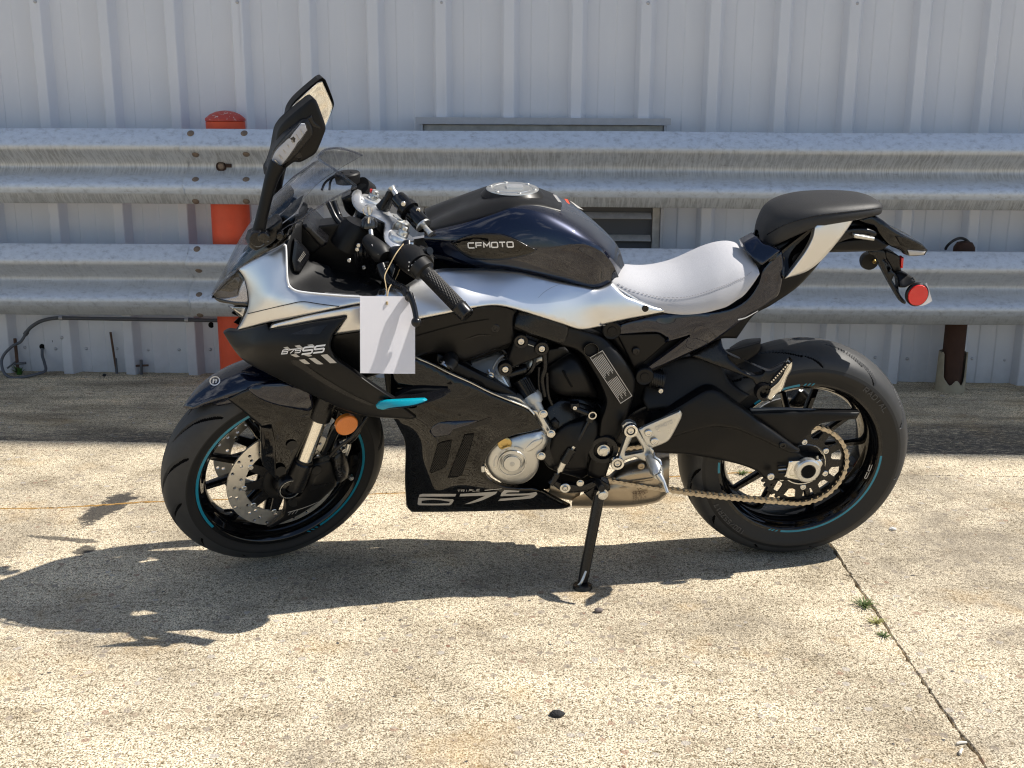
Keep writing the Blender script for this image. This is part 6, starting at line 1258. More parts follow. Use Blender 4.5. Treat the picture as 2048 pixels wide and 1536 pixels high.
# large lettering on the belly pan
for (txt, x0, x1, y0, y1, sk) in (('675', 190, 1015, 1362, 1296, .25),):
    pass
def poly_d(name, pts): return patch(name, lw, 'decal_grey', 'E', pts, on_lf, .0014)
poly_d('belly_digit', [(205, 1290), (225, 1284), (462, 1284), (455, 1302), (225, 1303), (202, 1306)])
patch('belly_digit', lw, 'decal_grey', 'E', [(197, 1310), (440, 1322), (446, 1330), (430, 1356), (415, 1363), (205, 1363), (192, 1356)], on_lf, .0014, hole=[(222, 1331), (424, 1338), (410, 1349), (220, 1350)])
poly_d('belly_digit', [(490, 1284), (750, 1268), (738, 1284), (640, 1330), (560, 1352), (520, 1356), (600, 1325), (668, 1296), (486, 1302)])
poly_d('belly_digit', [(780, 1275), (800, 1256), (905, 1262), (900, 1272), (820, 1274), (806, 1284), (960, 1280), (1020, 1270), (1030, 1284), (1000, 1310), (960, 1318), (755, 1334), (770, 1318), (940, 1302), (985, 1292), (940, 1294), (770, 1300)])
lettering('belly_lettering', lw, 'decal_grey', 'TRIPLE', 'E', (470, 1270), (625, 1264), (472, 1257), on_lf, 1.5, .5, .24)
poly_d('belly_stroke', [(662, 1256), (780, 1246), (778, 1250), (660, 1262)])

# fasteners and a fine seam on the silver panels
for c_, x, y, la, key in (('C', 1200, 575, 0, 'nose_cowl'), ('D', 2010, 1090, 0, 'side_panel')):
    l0 = float(LAT[key](np.array([px(c_, x, y)]))[0]); pbolt(bike, c_, x, y, l0, .0085, 'black_satin', .003)
patch('panel_seam', sp, 'decal_faint', 'D', [(1166, 1006), (1210, 962), (1270, 925), (1342, 896), (1343, 899), (1272, 929), (1213, 966), (1169, 1008)], LAT['side_panel'], .0008)
# ================================================================== front end
def tubef(name, parent, m, crop, pts, rad, seg=20, **k): return tube(name, parent, m, [pf(crop, *q) for q in pts], rad, seg, **k)
# fork legs: near one traced, far one mirrored in the steered frame
def mir(p): q = (np.asarray(p) - CF) @ ST; q[1] *= -1; return CF + ST @ q
fa = pf('Q', 855, 960, .098); fb = pf('A', 1045, 520, .098); fd = fb - fa; fl = np.linalg.norm(fd); fd = fd / fl
def along(x, y): # distance along the leg of a pixel
    q = pf('Q', x, y, .098); return (q - fa) @ fd
s_lo = along(975, 600); s_up = along(1200, 110)
for k, fn in enumerate((lambda p: np.asarray(p), mir)):
    leg = tube('fork_leg', bike, 'fork_chrome', [fn(fa + fd * (s_lo - .01)), fn(fa + fd * (s_up + .02))], .0205, 28)
    tube('fork_slider', leg, 'black_satin', [fn(fa + fd * .012), fn(fa + fd * .03), fn(fa + fd * (s_lo - .004)), fn(fa + fd * s_lo)], [.026, .0275, .0275, .024], 28)
    tube('fork_tube', leg, 'black_satin', [fn(fa + fd * s_up), fn(fa + fd * (s_up + .004)), fn(fa + fd * (s_up + .16)), fn(fa + fd * .62)], [.024, .0285, .0285, .0275], 28)
    tube('fork_seal', leg, 'black_plastic', [fn(fa + fd * (s_lo - .003)), fn(fa + fd * (s_lo + .006))], .0235, 24)
v, f = lathe_geo([(.075, .034), (.112, .034), (.116, .031), (.116, .027), (.108, .0255), (.106, .0001)], 40); mesh('axle_clamp', to_w(np.array(v), ST, CF), f, 'black_satin', bike)
v, f = lathe_geo([(.1145, .0285), (.1178, .0285), (.1178, .0262), (.114, .0255)], 40); mesh('axle_ring', to_w(np.array(v), ST, CF), f, 'bolt_steel', bike)
v, f = lathe_geo([(.100, .0225), (.113, .021), (.114, .012), (.108, .009), (.108, .0001)], 36); mesh('axle_end', to_w(np.array(v), ST, CF), f, 'black_gloss', bike)
v, f = lathe_geo([(-.11, .013), (.105, .013)], 20); mesh('axle', to_w(np.array(v), ST, CF), f, 'bolt_steel', bike)
# front fender: arched shell over the tyre, plus side apron
rowsF = []
for la, r_ in ((0, .326), (.026, .3235), (.048, .315), (.060, .300), (.064, .285)):
    a0 = R(47) + (.18 if la > .05 else .05 * la / .05); a1 = R(150); row = []
    for t in np.linspace(0, 1, 15):
        a = a0 + (a1 - a0) * t; tip = min(1, t / .16); l2 = la * (.42 + .58 * tip ** .6); rr = r_ + .004 * (1 - tip) * (la > .03)
        row.append(CF + ST @ np.array([rr * math.cos(a), l2, rr * math.sin(a)]))
    rowsF.append(row)
gl = np.array(rowsF); g2 = []
for row in rowsF[1:][::-1]: g2.append([mir(q) for q in row])
fen = loft('fender', bike, 'navy_gloss', '', g2 + rowsF, raw=True, nu=3, nv=4, thick=.004)
fs_ = panel('fender_apron', fen, 'black_gloss', 'A', [(455, 525), (560, 475), (700, 440), (800, 420), (960, 500), (976, 560), (972, 640), (790, 1032), (742, 1002), (664, 905), (655, 690), (540, 590)],
            [(460, 525, .060), (560, 480, .066), (800, 430, .082), (960, 510, .098), (655, 690, .086), (660, 900, .088), (780, 1020, .100), (960, 640, .104), (760, 640, .098), (560, 585, .075)], .008, 4, proj=PF)
panel('fender_shoulder', fen, 'navy_gloss', 'A', [(575, 470), (610, 445), (740, 425), (830, 432), (960, 498), (966, 585), (940, 600), (860, 585), (740, 560), (640, 520)], [(580, 470, .070), (740, 430, .088), (960, 505, .106), (640, 515, .088), (940, 595, .104), (800, 500, .108)], .006, 4, proj=PF)
panel('fender_flange', fen, 'black_gloss', 'A', [(652, 690), (720, 700), (740, 790), (745, 1000), (700, 960), (660, 905)], [(655, 690, .090), (740, 800, .112), (745, 995, .112), (660, 900, .092)], .006, 3, proj=PF)
for x, y in ((838, 800), (770, 952)):
    v, f = lathe_geo([(0, .0145), (.0012, .0145), (.0012, .0002)], 28); mesh('apron_plug', to_w(np.array(v), ST, pf('A', x, y, .106)), f, 'sticker_black', fen)
q_ = pf('A', 383, 420, .036); fe = lambda q: q
# fender emblem: white ring with a slanted mark
em_c = px('A', 383, 419)
def em(x, y):                       # lie on the arched shell: march along the view ray to the shell's radius
    fl_, fr_2 = (0, .026, .048, .060, .064), (.326, .3235, .315, .300, .285); best = None
    for la in np.linspace(.0, .064, 129):
        q = PF(em_c[0] + x, em_c[1] + y, la); w_ = (q - CF) @ ST; e = abs(math.hypot(w_[0], w_[2]) - np.interp(la, fl_, fr_2) - .0036)
        if best is None or e < best[0]: best = (e, q)
    return best[1]
ring = []
for a in np.linspace(0, 2 * math.pi, 33)[:-1]:
    for k in (1.0, .78): ring.append(em(11.0 * k * math.cos(a) * .98 + 1.0 * math.sin(a), 9.4 * k * math.sin(a) - 1.5 * math.cos(a)))
em_o = mesh('fender_emblem', ring, [(2 * i, 2 * i + 1, 2 * ((i + 1) % 32) + 1, 2 * ((i + 1) % 32)) for i in range(32)], 'decal_white', fen)
for pts in ([(-5, 5), (-2.6, 4.8), (-1.2, -4.4), (-3.6, -4.0)], [(-3.4, -2.2), (4.6, -3.8), (4.2, -1.8), (-3.2, -.2)], [(2.2, -1.6), (4.4, -2.0), (3.0, 4.0), (.8, 4.2)]):
    mesh('emblem_mark', [em(*q) for q in pts], [(0, 1, 2, 3)], 'decal_white', fen)
# caliper, caliper duct, reflector, brake hose
cd_ = panel('caliper_duct', bike, 'black_matte', 'Q', [(780, 1075), (830, 1040), (940, 1010), (1000, 900), (1040, 780), (1060, 680), (1100, 640), (1310, 580), (1340, 640), (1380, 840), (1370, 900), (1250, 1010), (1150, 1100), (950, 1230), (780, 1310), (600, 1390), (560, 1380), (740, 1260), (775, 1180)],
            [(800, 1080, .090), (1000, 900, .096), (1060, 690, .092), (1310, 590, .098), (1370, 880, .102), (1150, 1090, .102), (800, 1290, .090), (600, 1385, .085), (1150, 850, .112)], .02, 5, proj=PF)
for x, y in ((1140, 712), (878, 1095)):
    v, f = lathe_geo([(0, .0135), (.0015, .0130), (.0010, .0002)], 24); mesh('duct_plug', to_w(np.array(v), ST, pf('Q', x, y, .105 if x > 1000 else .0925)), f, 'sticker_black', cd_)
patch('duct_facet', cd_, 'black_satin', 'Q', [(1080, 900), (1130, 790), (1260, 715), (1150, 790), (1110, 900), (1380, 845), (1060, 960)], LAT['caliper_duct'], .001, proj=PF)
patch('duct_line', cd_, 'decal_grey', 'Q', [(800, 1208), (1000, 1150), (1216, 1062), (1216, 1066), (1000, 1156), (806, 1214)], LAT['caliper_duct'], .001, proj=PF)
for k in range(3): patch('duct_line', cd_, 'decal_grey', 'Q', [(808 + 40 * k, 1240 - 8 * k), (812 + 40 * k, 1242 - 8 * k), (848 + 40 * k, 1200 - 12 * k), (844 + 40 * k, 1200 - 12 * k)], LAT['caliper_duct'], .001, proj=PF, grid=60)
cal = panel('brake_caliper', bike, 'black_satin', 'Q', [(1330, 560), (1400, 500), (1470, 480), (1500, 560), (1530, 700), (1510, 800), (1430, 860), (1385, 850), (1345, 660)], [(1340, 570, .108), (1470, 490, .100), (1520, 750, .100), (1400, 850, .108), (1420, 680, .118)], .07, 8, back=True, proj=PF)
lettering('caliper_lettering', cal, 'rubber_text', 'JJUAN', 'Q', (1372, 610), (1405, 790), (1410, 604), lambda q: np.full(len(q), .1195), .9, .4, .2, proj=PF)
for x, y, la in ((1538, 782, .105), (1452, 455, .105)): bolt(cal, pf('Q', x, y, la), .0072, 'bolt_steel', ST, .012)
tubef('bleed_nipple', cal, 'bolt_steel', 'Q', [(1520, 390, .10), (1505, 450, .10), (1490, 530, .10)], [.0075, .0085, .0045], 12)
rc = pp('A', 1162, 680, .152); v, f = lathe_geo([(-.01, .0285), (.002, .029), (.0045, .0265), (.006, .0002)], 40); rfl = mesh('fork_reflector', to_w(np.array(v), ST, rc), f, 'amber', bike); rfl['label'] = 'round amber reflector beside the fork'
for k in (0,):
    a_, b_ = pf('Q', 1430, 95, .158), pf('Q', 1555, 260, .158)
panel('reflector_stay', bike, 'black_gloss', 'Q', [(1320, 200), (1420, 100), (1500, 160), (1400, 300), (1350, 420), (1330, 500), (1200, 545), (1190, 520), (1250, 400)], [(1330, 210, .13), (1480, 160, .13), (1200, 530, .115), (1340, 450, .118)], .006, 4, proj=PF)
for pth in ([(1740, 80, .14), (1640, 220, .145), (1560, 320, .14), (1400, 440, .13), (1300, 550, .12)], [(1690, 80, .13), (1660, 200, .135), (1600, 320, .13), (1530, 380, .11)], [(1410, 0, .11), (1370, 150, .115), (1300, 320, .118)]):
    tubef('brake_hose', bike, 'black_satin', 'Q', pth, .0048, 10, curve=5)
# ---- headlamp and nose
mat('lamp_body', (0.10, 0.10, 0.11), 0.3, 0.6); mat('lamp_silver', (0.62, 0.63, 0.68), 0.22, 0.8)
panel('headlamp', bike, 'lamp_glass', 'C', [(8, 598), (40, 545), (110, 470), (190, 415), (235, 470), (262, 555), (270, 632), (262, 668), (140, 655), (60, 640)], [(10, 600, .012), (190, 418, .070), (262, 560, .108), (265, 660, .110), (140, 560, .060), (60, 640, .03)], .006, 3, mirror=True)
panel('headlamp_body', bike, 'lamp_body', 'C', [(18, 598), (60, 540), (120, 472), (188, 424), (228, 470), (238, 520), (200, 540), (190, 600), (100, 618), (50, 616)], [(20, 600, .006), (190, 428, .058), (235, 520, .085), (190, 600, .075), (60, 616, .02)], .02, 3, mirror=True)
panel('headlamp_projector', bike, 'black_gloss', 'C', [(70, 560), (130, 495), (188, 452), (214, 480), (196, 545), (140, 575)], [(70, 560, .028), (188, 455, .066), (200, 540, .082), (140, 575, .055)], .01, 3, mirror=True)
panel('headlamp_reflector', bike, 'lamp_silver', 'C', [(30, 612), (100, 618), (192, 600), (208, 545), (240, 480), (258, 560), (266, 630), (258, 662), (140, 650), (60, 634)], [(30, 612, .014), (200, 590, .085), (240, 500, .090), (258, 570, .100), (258, 660, .102), (60, 634, .024)], .01, 3, mirror=True)
panel('headlamp_lip', bike, 'black_gloss', 'C', [(10, 600), (60, 620), (150, 640), (262, 648), (262, 668), (140, 655), (60, 640)], [(12, 602, .014), (262, 655, .112), (140, 650, .066), (60, 632, .033)], .004, 1, mirror=True)
panel('position_lamp', bike, 'lamp_glass', 'C', [(125, 672), (255, 672), (262, 690), (232, 752), (200, 740), (160, 700)], [(130, 675, .045), (258, 680, .105), (225, 750, .098)], .006, 3, mirror=True)
panel('position_reflector', bike, 'chrome', 'C', [(135, 678), (248, 678), (228, 742), (170, 700)], [(135, 678, .030), (248, 680, .088), (225, 740, .08)], .01, 2, mirror=True)
panel('nose_core', bike, 'black_matte', 'C', [(60, 610), (200, 440), (420, 300), (560, 420), (620, 620), (560, 800), (330, 1000), (220, 990), (130, 870), (190, 820), (240, 700)], [(60, 610, .0), (200, 450, .03), (500, 400, .08), (600, 650, .12), (240, 960, .08), (180, 760, .05)], .004, 2, mirror=True)
# ---- decks that close the cockpit and the nose under the screen
loft('cockpit_tray', bike, 'black_plastic', 'C', [[(420, 480, 0), (540, 440, 0), (760, 400, 0), (1000, 430, 0), (1200, 480, 0)], [(430, 515, .08), (560, 495, .10), (760, 490, .10), (1000, 510, .11), (1180, 540, .12)], [(440, 545, .125), (580, 545, .175), (760, 580, .205), (960, 592, .215), (1140, 596, .22)]], mirror=True, nu=4, nv=3, thick=.004)
loft('nose_deck', bike, 'black_matte', 'C', [[(40, 585, 0), (190, 470, 0), (360, 380, 0), (520, 320, 0)], [(110, 510, .04), (240, 430, .06), (390, 350, .075), (525, 285, .09)], [(192, 425, .074), (300, 365, .100), (420, 305, .118), (515, 258, .138)]], mirror=True, nu=4, nv=3, thick=.004)
# ---- windscreen
ws = loft('windscreen', bike, 'screen_glass', 'B', [
    [(78, 1432, 0), (150, 1290, 0), (285, 1040, 0), (400, 890, 0), (520, 765, 0), (640, 652, 0), (752, 560, 0)],
    [(100, 1420, .022), (180, 1275, .035), (310, 1050, .042), (425, 905, .048), (545, 785, .052), (662, 672, .056), (776, 580, .058)],
    [(140, 1370, .048), (225, 1250, .065), (350, 1075, .08), (465, 930, .09), (590, 820, .097), (715, 715, .103), (850, 628, .108)],
    [(190, 1310, .066), (275, 1240, .085), (400, 1120, .105), (520, 985, .118), (660, 880, .128), (800, 782, .136), (940, 695, .142)],
    [(230, 1272, .076), (310, 1238, .094), (440, 1160, .118), (555, 1060, .135), (690, 925, .146), (840, 830, .154), (1002, 745, .160)]], mirror=True, nu=6, nv=5, thick=.0035)
ws['label'] = 'clear bubble windscreen'
edge = catmull([pp('B', *q) for q in ((1002, 745, .160), (940, 695, .142), (850, 628, .108), (776, 580, .058), (752, 560, 0))], 5); e2 = edge[::-1] * np.array([1, -1, 1]); tube('screen_edge', ws, 'lamp_glass', np.vstack([edge, e2[1:]]), .0028, 8)
tube('screen_edge', ws, 'lamp_glass', catmull([pp('B', *q) for q in ((1002, 745, .160), (840, 830, .154), (690, 925, .146), (600, 985, .141), (555, 1060, .136))], 5), .0026, 8)
panel('screen_trim', bike, 'black_gloss', 'B', [(225, 1275), (310, 1238), (440, 1160), (550, 1095), (600, 985), (560, 1000), (440, 1090), (330, 1160), (240, 1240)], [(230, 1275, .07), (440, 1160, .115), (590, 990, .136), (330, 1170, .085)], .006, 2, mirror=True)
# ---- mirrors, each on its stem (folded out to both sides)
def mirror_side(s):
    def q(x, y, la):
        p = pp('B', x, y, .165 - max(0, la - .185) * .22); return p * np.array([1, s, 1])
    m_ = tube('mirror_arm', bike, 'black_matte', catmull([q(*t) for t in ((362, 1075, .165), (380, 1010, .185), (420, 840, .225), (460, 690, .262), (500, 600, .285))], 5), catmull(np.array([[r_] * 3 for r_ in (.016, .0145, .0135, .016, .02)]), 5)[:, 0], 14)
    m_['label'] = 'left rear view mirror' if s > 0 else 'right rear view mirror'
    hd_ol = [(445, 600), (470, 520), (485, 440), (500, 380), (545, 320), (700, 190), (725, 180), (745, 195), (800, 345), (802, 385), (745, 525), (700, 560), (640, 590), (600, 590), (520, 650), (470, 680), (430, 690), (425, 640)]
    def hl(la): return .146 + (la - .34) * .5
    def pr0(x, y, la): return P(x, y, la) * np.array([1, s, 1])
    def pr(x, y, la): p = P(x, y, hl(la)); return p * np.array([1, s, 1])
    h = panel('mirror_head', m_, 'black_matte', 'B', hd_ol, [(440, 640, .285), (500, 400, .315), (700, 190, .345), (740, 210, .345), (795, 370, .355), (640, 590, .325), (620, 420, .362), (520, 560, .325)], .026, 7, back=True, proj=pr)
    panel('mirror_glass', m_, 'mirror_glass', 'B', [(508, 378), (550, 326), (700, 197), (730, 192), (796, 347), (797, 385), (741, 520), (640, 583), (550, 575)], [(520, 380, .268), (700, 205, .298), (790, 360, .308), (640, 575, .278)], .002, 2, proj=pr)
    panel('head_step', m_, 'black_satin', 'B', [(560, 520), (600, 440), (680, 315), (715, 290), (730, 330), (785, 370), (740, 500), (690, 545), (630, 575)], [(570, 520, .352), (700, 310, .362), (780, 370, .358), (640, 570, .335)], .01, 4, proj=pr) if s > 0 else None
    i = panel('indicator', m_, 'black_satin', 'B', [(430, 640), (455, 560), (475, 500), (560, 400), (650, 320), (690, 315), (718, 370), (718, 420), (680, 470), (620, 540), (540, 610), (470, 650)], [(440, 640, .300), (475, 500, .335), (650, 325, .372), (715, 390, .375), (540, 600, .345), (600, 450, .378)], .02, 6, proj=pr)
    panel('indicator_reflector', m_, 'decal_white', 'B', [(455, 620), (468, 565), (490, 520), (560, 440), (650, 345), (672, 345), (684, 385), (660, 420), (560, 560), (510, 622)], [(460, 610, .322), (490, 530, .350), (650, 350, .384), (680, 390, .386), (540, 590, .358)], .004, 3, proj=pr)
    panel('indicator_lens', m_, 'lamp_glass', 'B', [(446, 628), (462, 560), (486, 515), (556, 432), (648, 338), (678, 336), (692, 386), (666, 425), (564, 568), (515, 632)], [(450, 625, .330), (486, 520, .357), (650, 342, .391), (688, 386, .393), (540, 598, .365), (580, 470, .389)], .006, 3, proj=pr)
    for k in range(7):
        t = k / 6; x, y = 478 + 165 * t, 575 - 195 * t; a, b = pp('B', x, y, hl(.352 + .036 * t)) * np.array([1, s, 1]), pp('B', x + 22 - 6 * t, y + 26 + 10 * t, hl(.350 + .036 * t)) * np.array([1, s, 1]); tube('indicator_rib', m_, 'bolt_steel', [a, b], .0014, 6)
    b = panel('mirror_base', m_, 'black_satin', 'B', [(312, 1110), (330, 1060), (420, 1015), (470, 985), (505, 955), (525, 955), (528, 985), (500, 1060), (480, 1090), (440, 1120), (360, 1158), (322, 1140)], [(320, 1110, .135), (420, 1030, .15), (520, 960, .145), (360, 1150, .14), (490, 1080, .15)], .03, 5, proj=pr0)
    v, f = lathe_geo([(-.03, .019), (.012, .019), (.016, .016), (.016, .0002)], 28); c0 = pp('B', 372, 1072, .175) * np.array([1, s, 1]); mesh('mirror_pivot', np.array(v) * np.array([1, s, 1]) + c0, f, 'black_satin', m_)
    v, f = lathe_geo([(-.01, .0135), (.008, .0135), (.010, .011), (.010, .0002)], 24); c0 = pp('B', 410, 1068, .19) * np.array([1, s, 1]); mesh('pivot_cap', np.array(v) * np.array([1, s, 1]) + c0, f, 'black_gloss', m_)
    v, f = lathe_geo([(-.01, .0085), (.010, .0085), (.012, .007), (.012, .0002)], 20); c0 = pp('B', 515, 1058, .16) * np.array([1, s, 1]); mesh('base_nut', np.array(v) * np.array([1, s, 1]) + c0, f, 'black_gloss', m_)
mirror_side(1); mirror_side(-1)
# ---- cockpit: dash, stem, triple clamp, bars
ds = panel('dash_display', bike, 'black_satin', 'B', [(655, 990), (680, 985), (815, 1105), (800, 1125), (775, 1135), (655, 1010)], .085, .15, 4, back=True)
panel('dash_glass', ds, 'black_gloss', 'B', [(690, 900), (735, 895), (790, 960), (828, 1020), (828, 1055), (815, 1105), (680, 985)], [(690, 900, -.03), (820, 1030, -.03), (815, 1100, .07), (685, 985, .07)], .01, 3)
panel('dash_bracket', bike, 'black_plastic', 'B', [(600, 980), (660, 960), (700, 1040), (780, 1130), (720, 1180), (640, 1120), (600, 1060)], .04, .08, 4)
hdt = tube('head_tube', bike, 'black_matte', [pp('M', 470, 620, .03), pp('M', 440, 700, .03), pp('M', 330, 920, .03)], [.034, .042, .046], 28)
tc_ = panel('triple_clamp', bike, 'clamp_silver', 'M', [(375, 310), (395, 280), (440, 260), (480, 275), (495, 330), (480, 370), (530, 420), (620, 440), (740, 480), (820, 530), (860, 580), (910, 610), (880, 640), (860, 700), (830, 770), (880, 820), (990, 880), (975, 900), (930, 960), (880, 950), (810, 900), (760, 830), (750, 740), (770, 690), (760, 620), (640, 560), (560, 530), (470, 500), (400, 430), (375, 370)],
            [(400, 300, -.08), (480, 300, -.085), (420, 450, -.04), (620, 450, -.015), (640, 550, .03), (820, 540, .02), (780, 700, .085), (880, 630, .06), (860, 720, .09), (780, 850, .125), (980, 890, .125), (900, 940, .15)], .028, 5)
for x, y, la, r0 in ((620, 350, -.10, .030), (970, 780, .095, .031)):
    c0 = pp('M', x, y, la); axis = fd; A_ = np.stack([np.cross(axis, [0, 1, 0]) / np.linalg.norm(np.cross(axis, [0, 1, 0])), axis, np.zeros(3)], 1); A_[:, 2] = np.cross(A_[:, 0], A_[:, 1])
    for pr_, nm, m in (([(-.055, r0 * .95), (-.012, r0 * .95), (-.010, r0 * .9)], 'fork_tube_top', 'black_satin'), ([(-.012, r0 * 1.04), (-.002, r0 * 1.04), (.002, r0 * .95), (.002, .013), (.004, .012)], 'fork_cap', 'clamp_silver'), ([(.003, .0135), (.014, .0135), (.016, .012), (.016, .009), (.024, .009), (.026, .007), (.026, .0002)], 'fork_adjuster', 'bare_alloy')):
        v, f = lathe_geo(pr_, 28); mesh(nm, np.array(v) @ A_.T + c0, f, m, tc_)
tube('adjuster_pin', tc_, 'red_plastic', [pp('M', 605, 280, -.10), pp('M', 604, 225, -.10)], [.0035, .003], 10)
sn = pp('M', 930, 590, .0); v, f = lathe_geo([(-.02, .031), (.0, .031), (.004, .028), (.004, .018), (.008, .016), (.008, .0002)], 28); mesh('stem_nut', np.array(v) @ A_.T + sn, f, 'bare_alloy', tc_)
panel('clamp_web', tc_, 'black_satin', 'M', [(640, 590), (755, 630), (760, 700), (740, 790), (640, 700), (600, 640)], .03, .03, 4)
# steering damper
dm = tube('steering_damper', bike, 'black_gloss', [pp('M', 930, 340, .02), pp('M', 960, 375, .03), pp('M', 1205, 640, .09), pp('M', 1222, 655, .095)], [.019, .0205, .0205, .019], 26)
tube('damper_cap', dm, 'bare_alloy', [pp('M', 1215, 648, .094), pp('M', 1228, 664, .097)], .0195, 24)
tube('damper_rod', dm, 'bare_alloy', [pp('M', 1215, 648, .094), pp('M', 1290, 735, .115), pp('M', 1312, 762, .12)], [.0065, .0065, .0085], 14)
tube('damper_rod', dm, 'bare_alloy', [pp('M', 940, 345, .02), pp('M', 870, 250, .0), pp('M', 840, 215, -.005)], [.006, .007, .012], 14)
tube('damper_clamp', dm, 'black_satin', [pp('M', 1010, 440, .05), pp('M', 1060, 490, .06)], .0265, 26)
tube('damper_post', dm, 'black_satin', [pp('M', 855, 255, -.005), pp('M', 815, 340, -.01), pp('M', 760, 430, -.02), pp('M', 720, 470, -.02)], [.012, .0135, .016, .017], 16)
for x, y in ((985, 395), (1160, 470)): bolt(dm, pp('M', x, y, .075), .006, 'bolt_steel', I3, .006)
# brake reservoir and far-side controls
rv_ = tube('brake_reservoir', bike, 'black_plastic', [pp('M', 330, 150, -.16), pp('M', 322, 60, -.16), pp('M', 320, 45, -.16), pp('M', 318, 28, -.16)], [.030, .033, .033, .030], 30)
for dx in (-55, 55): tube('reservoir_screw', rv_, 'sticker_black', [pp('M', 318 + dx, 26, -.16), pp('M', 318 + dx, 16, -.16)], .004, 8)
for pth, r_ in (([(95, 380, -.02), (180, 560, 0), (280, 690, .02)], .007), ([(160, 370, -.04), (230, 560, -.02), (320, 700, .02)], .008), ([(220, 520, -.02), (200, 700, 0), (240, 800, .02)], .006), ([(230, 590, -.02), (225, 700, 0), (260, 780, .02)], .004), ([(20, 240, -.15), (60, 150, -.16), (150, 80, -.17), (180, 70, -.17)], .003), ([(110, 240, -.15), (130, 120, -.16), (200, 60, -.17)], .003)):
    tube('cable', bike, 'black_satin', [pp('M', *q) for q in pth], r_, 10, curve=5)
panel('bar_clamp', bike, 'black_satin', 'M', [(250, 330), (370, 280), (430, 350), (430, 480), (380, 560), (300, 480)], -.12, .05, 6)
tube('grip', bike, 'grip_rubber', [pp('M', 500, 240, -.14), pp('M', 560, 240, -.20), pp('M', 540, 200, -.30)], .017, 18, curve=3); tube('switch_cluster', bike, 'black_plastic', [pp('M', 470, 200, -.15), pp('M', 560, 270, -.17)], .028, 20)
# wiring mass under the bars
for k in range(9):
    a = pp('M', 430 + 25 * k + 10 * math.sin(k * 2), 880 + 20 * math.sin(k * 3), .06); b = pp('M', 420 + 30 * k, 1010 + 20 * math.cos(k * 2), .07); c = pp('M', 470 + 20 * k, 1180 + 25 * math.sin(k), .06); tube('wire', bike, 'black_satin' if k % 3 else 'black_plastic', [a, b, c], .005 + .002 * (k % 3), 8, curve=4)
for x, y in ((455, 888), (440, 935), (520, 1150), (345, 1065)): bolt(bike, pp('M', x, y, .10), .005, 'bolt_steel', I3, .004)
# left bar: clamp, master cylinder boot, switch cluster, grip, lever
tube('bar_clamp', bike, 'black_satin', [pp('M', 880, 1010, .15), pp('M', 960, 1010, .17), pp('M', 1020, 1040, .185)], [.022, .024, .022], 20); pbolt(bike, 'M', 915, 1025, .185, .0075, 'black_gloss', .004)
tube('clutch_boot', bike, 'grip_rubber', [pp('M', 560, 820, .11), pp('M', 640, 900, .13), pp('M', 730, 990, .155), pp('M', 770, 1030, .165)], [.016, .021, .024, .016], 20); tube('boot_line', bike, 'decal_grey', [pp('M', 612, 880, .1515), pp('M', 690, 998, .1735)], .0012, 6)
tube('clutch_cable', bike, 'bare_alloy', [pp('M', 598, 710, .10), pp('M', 610, 800, .112)], [.0055, .006], 12)
panel('lever_perch', bike, 'black_satin', 'M', [(690, 1100), (790, 1080), (900, 1110), (880, 1200), (850, 1290), (780, 1250), (730, 1180)], [(700, 1100, .175), (880, 1110, .19), (800, 1260, .195)], .03, 5, back=True); pbolt(bike, 'M', 795, 1115, .186, .008, 'black_gloss', .004); pbolt(bike, 'M', 905, 935, .155, .008, 'bolt_steel', .003)
swc = tube('switch_cluster', bike, 'black_plastic', catmull([pp('M', *q) for q in ((1010, 1010, .165), (1060, 1040, .185), (1150, 1100, .215), (1200, 1150, .235))], 4), catmull(np.array([[r_] * 3 for r_ in (.026, .033, .034, .031)]), 4)[:, 0], 24)
panel('switch_face', swc, 'black_plastic', 'M', [(1120, 985), (1190, 935), (1230, 950), (1340, 1050), (1345, 1090), (1260, 1150), (1200, 1100)], [(1130, 990, .21), (1230, 950, .20), (1340, 1060, .225), (1250, 1140, .235)], .03, 6)
panel('switch_rocker', swc, 'black_satin', 'M', [(1150, 1000), (1180, 985), (1250, 1070), (1225, 1090)], .241, .012, 4); tube('switch_button', swc, 'black_satin', [pp('M', 1240, 970, .21), pp('M', 1300, 955, .225)], .009, 14)
for x, y in ((1130, 1085), (1055, 1090), (1085, 1125), (1110, 1155), (1052, 1140), (1048, 1185)): patch('switch_mark', swc, 'decal_white', 'M', [(x - 9, y - 8), (x + 9, y - 10), (x + 8, y + 6), (x - 8, y + 8)], lambda q: np.full(len(q), .2475), 0, grid=50)
tube('mirror_boss', bike, 'black_satin', [pp('M', 1030, 920, .13), pp('M', 1030, 860, .12)], [.014, .0135], 16); tube('boss_cap', bike, 'bare_alloy', [pp('M', 1030, 875, .122), pp('M', 1030, 855, .12)], .012, 16); tube('boss_bolt', bike, 'bolt_steel', [pp('M', 1080, 920, .135), pp('M', 1085, 860, .13)], .006, 12)
g0 = pp('M', 1230, 1190, .25); g1 = pp('C', 1800, 740, .335); gd = (g1 - g0) / np.linalg.norm(g1 - g0); gl_ = np.linalg.norm(g1 - g0)
grip = tube('grip', bike, 'grip_rubber', [g0 - gd * .02, g0 + gd * .002, g0 + gd * .006, g0 + gd * (gl_ * .80), g0 + gd * (gl_ * .815)], [.026, .026, .0165, .0165, .018], 24)
gu = np.cross(gd, [0, 0, 1.0]); gu /= np.linalg.norm(gu); gw = np.cross(gd, gu)
for k in range(20):
    a = 2 * math.pi * k / 20
    for s in (-1, 1):
        pth = [g0 + gd * (gl_ * (.10 + .68 * t)) + .0166 * (math.cos(a + s * 2.2 * t) * gu + math.sin(a + s * 2.2 * t) * gw) for t in np.linspace(0, 1, 22)]
        tube('grip_knurl', grip, 'grip_rubber', pth, .0011, 4)
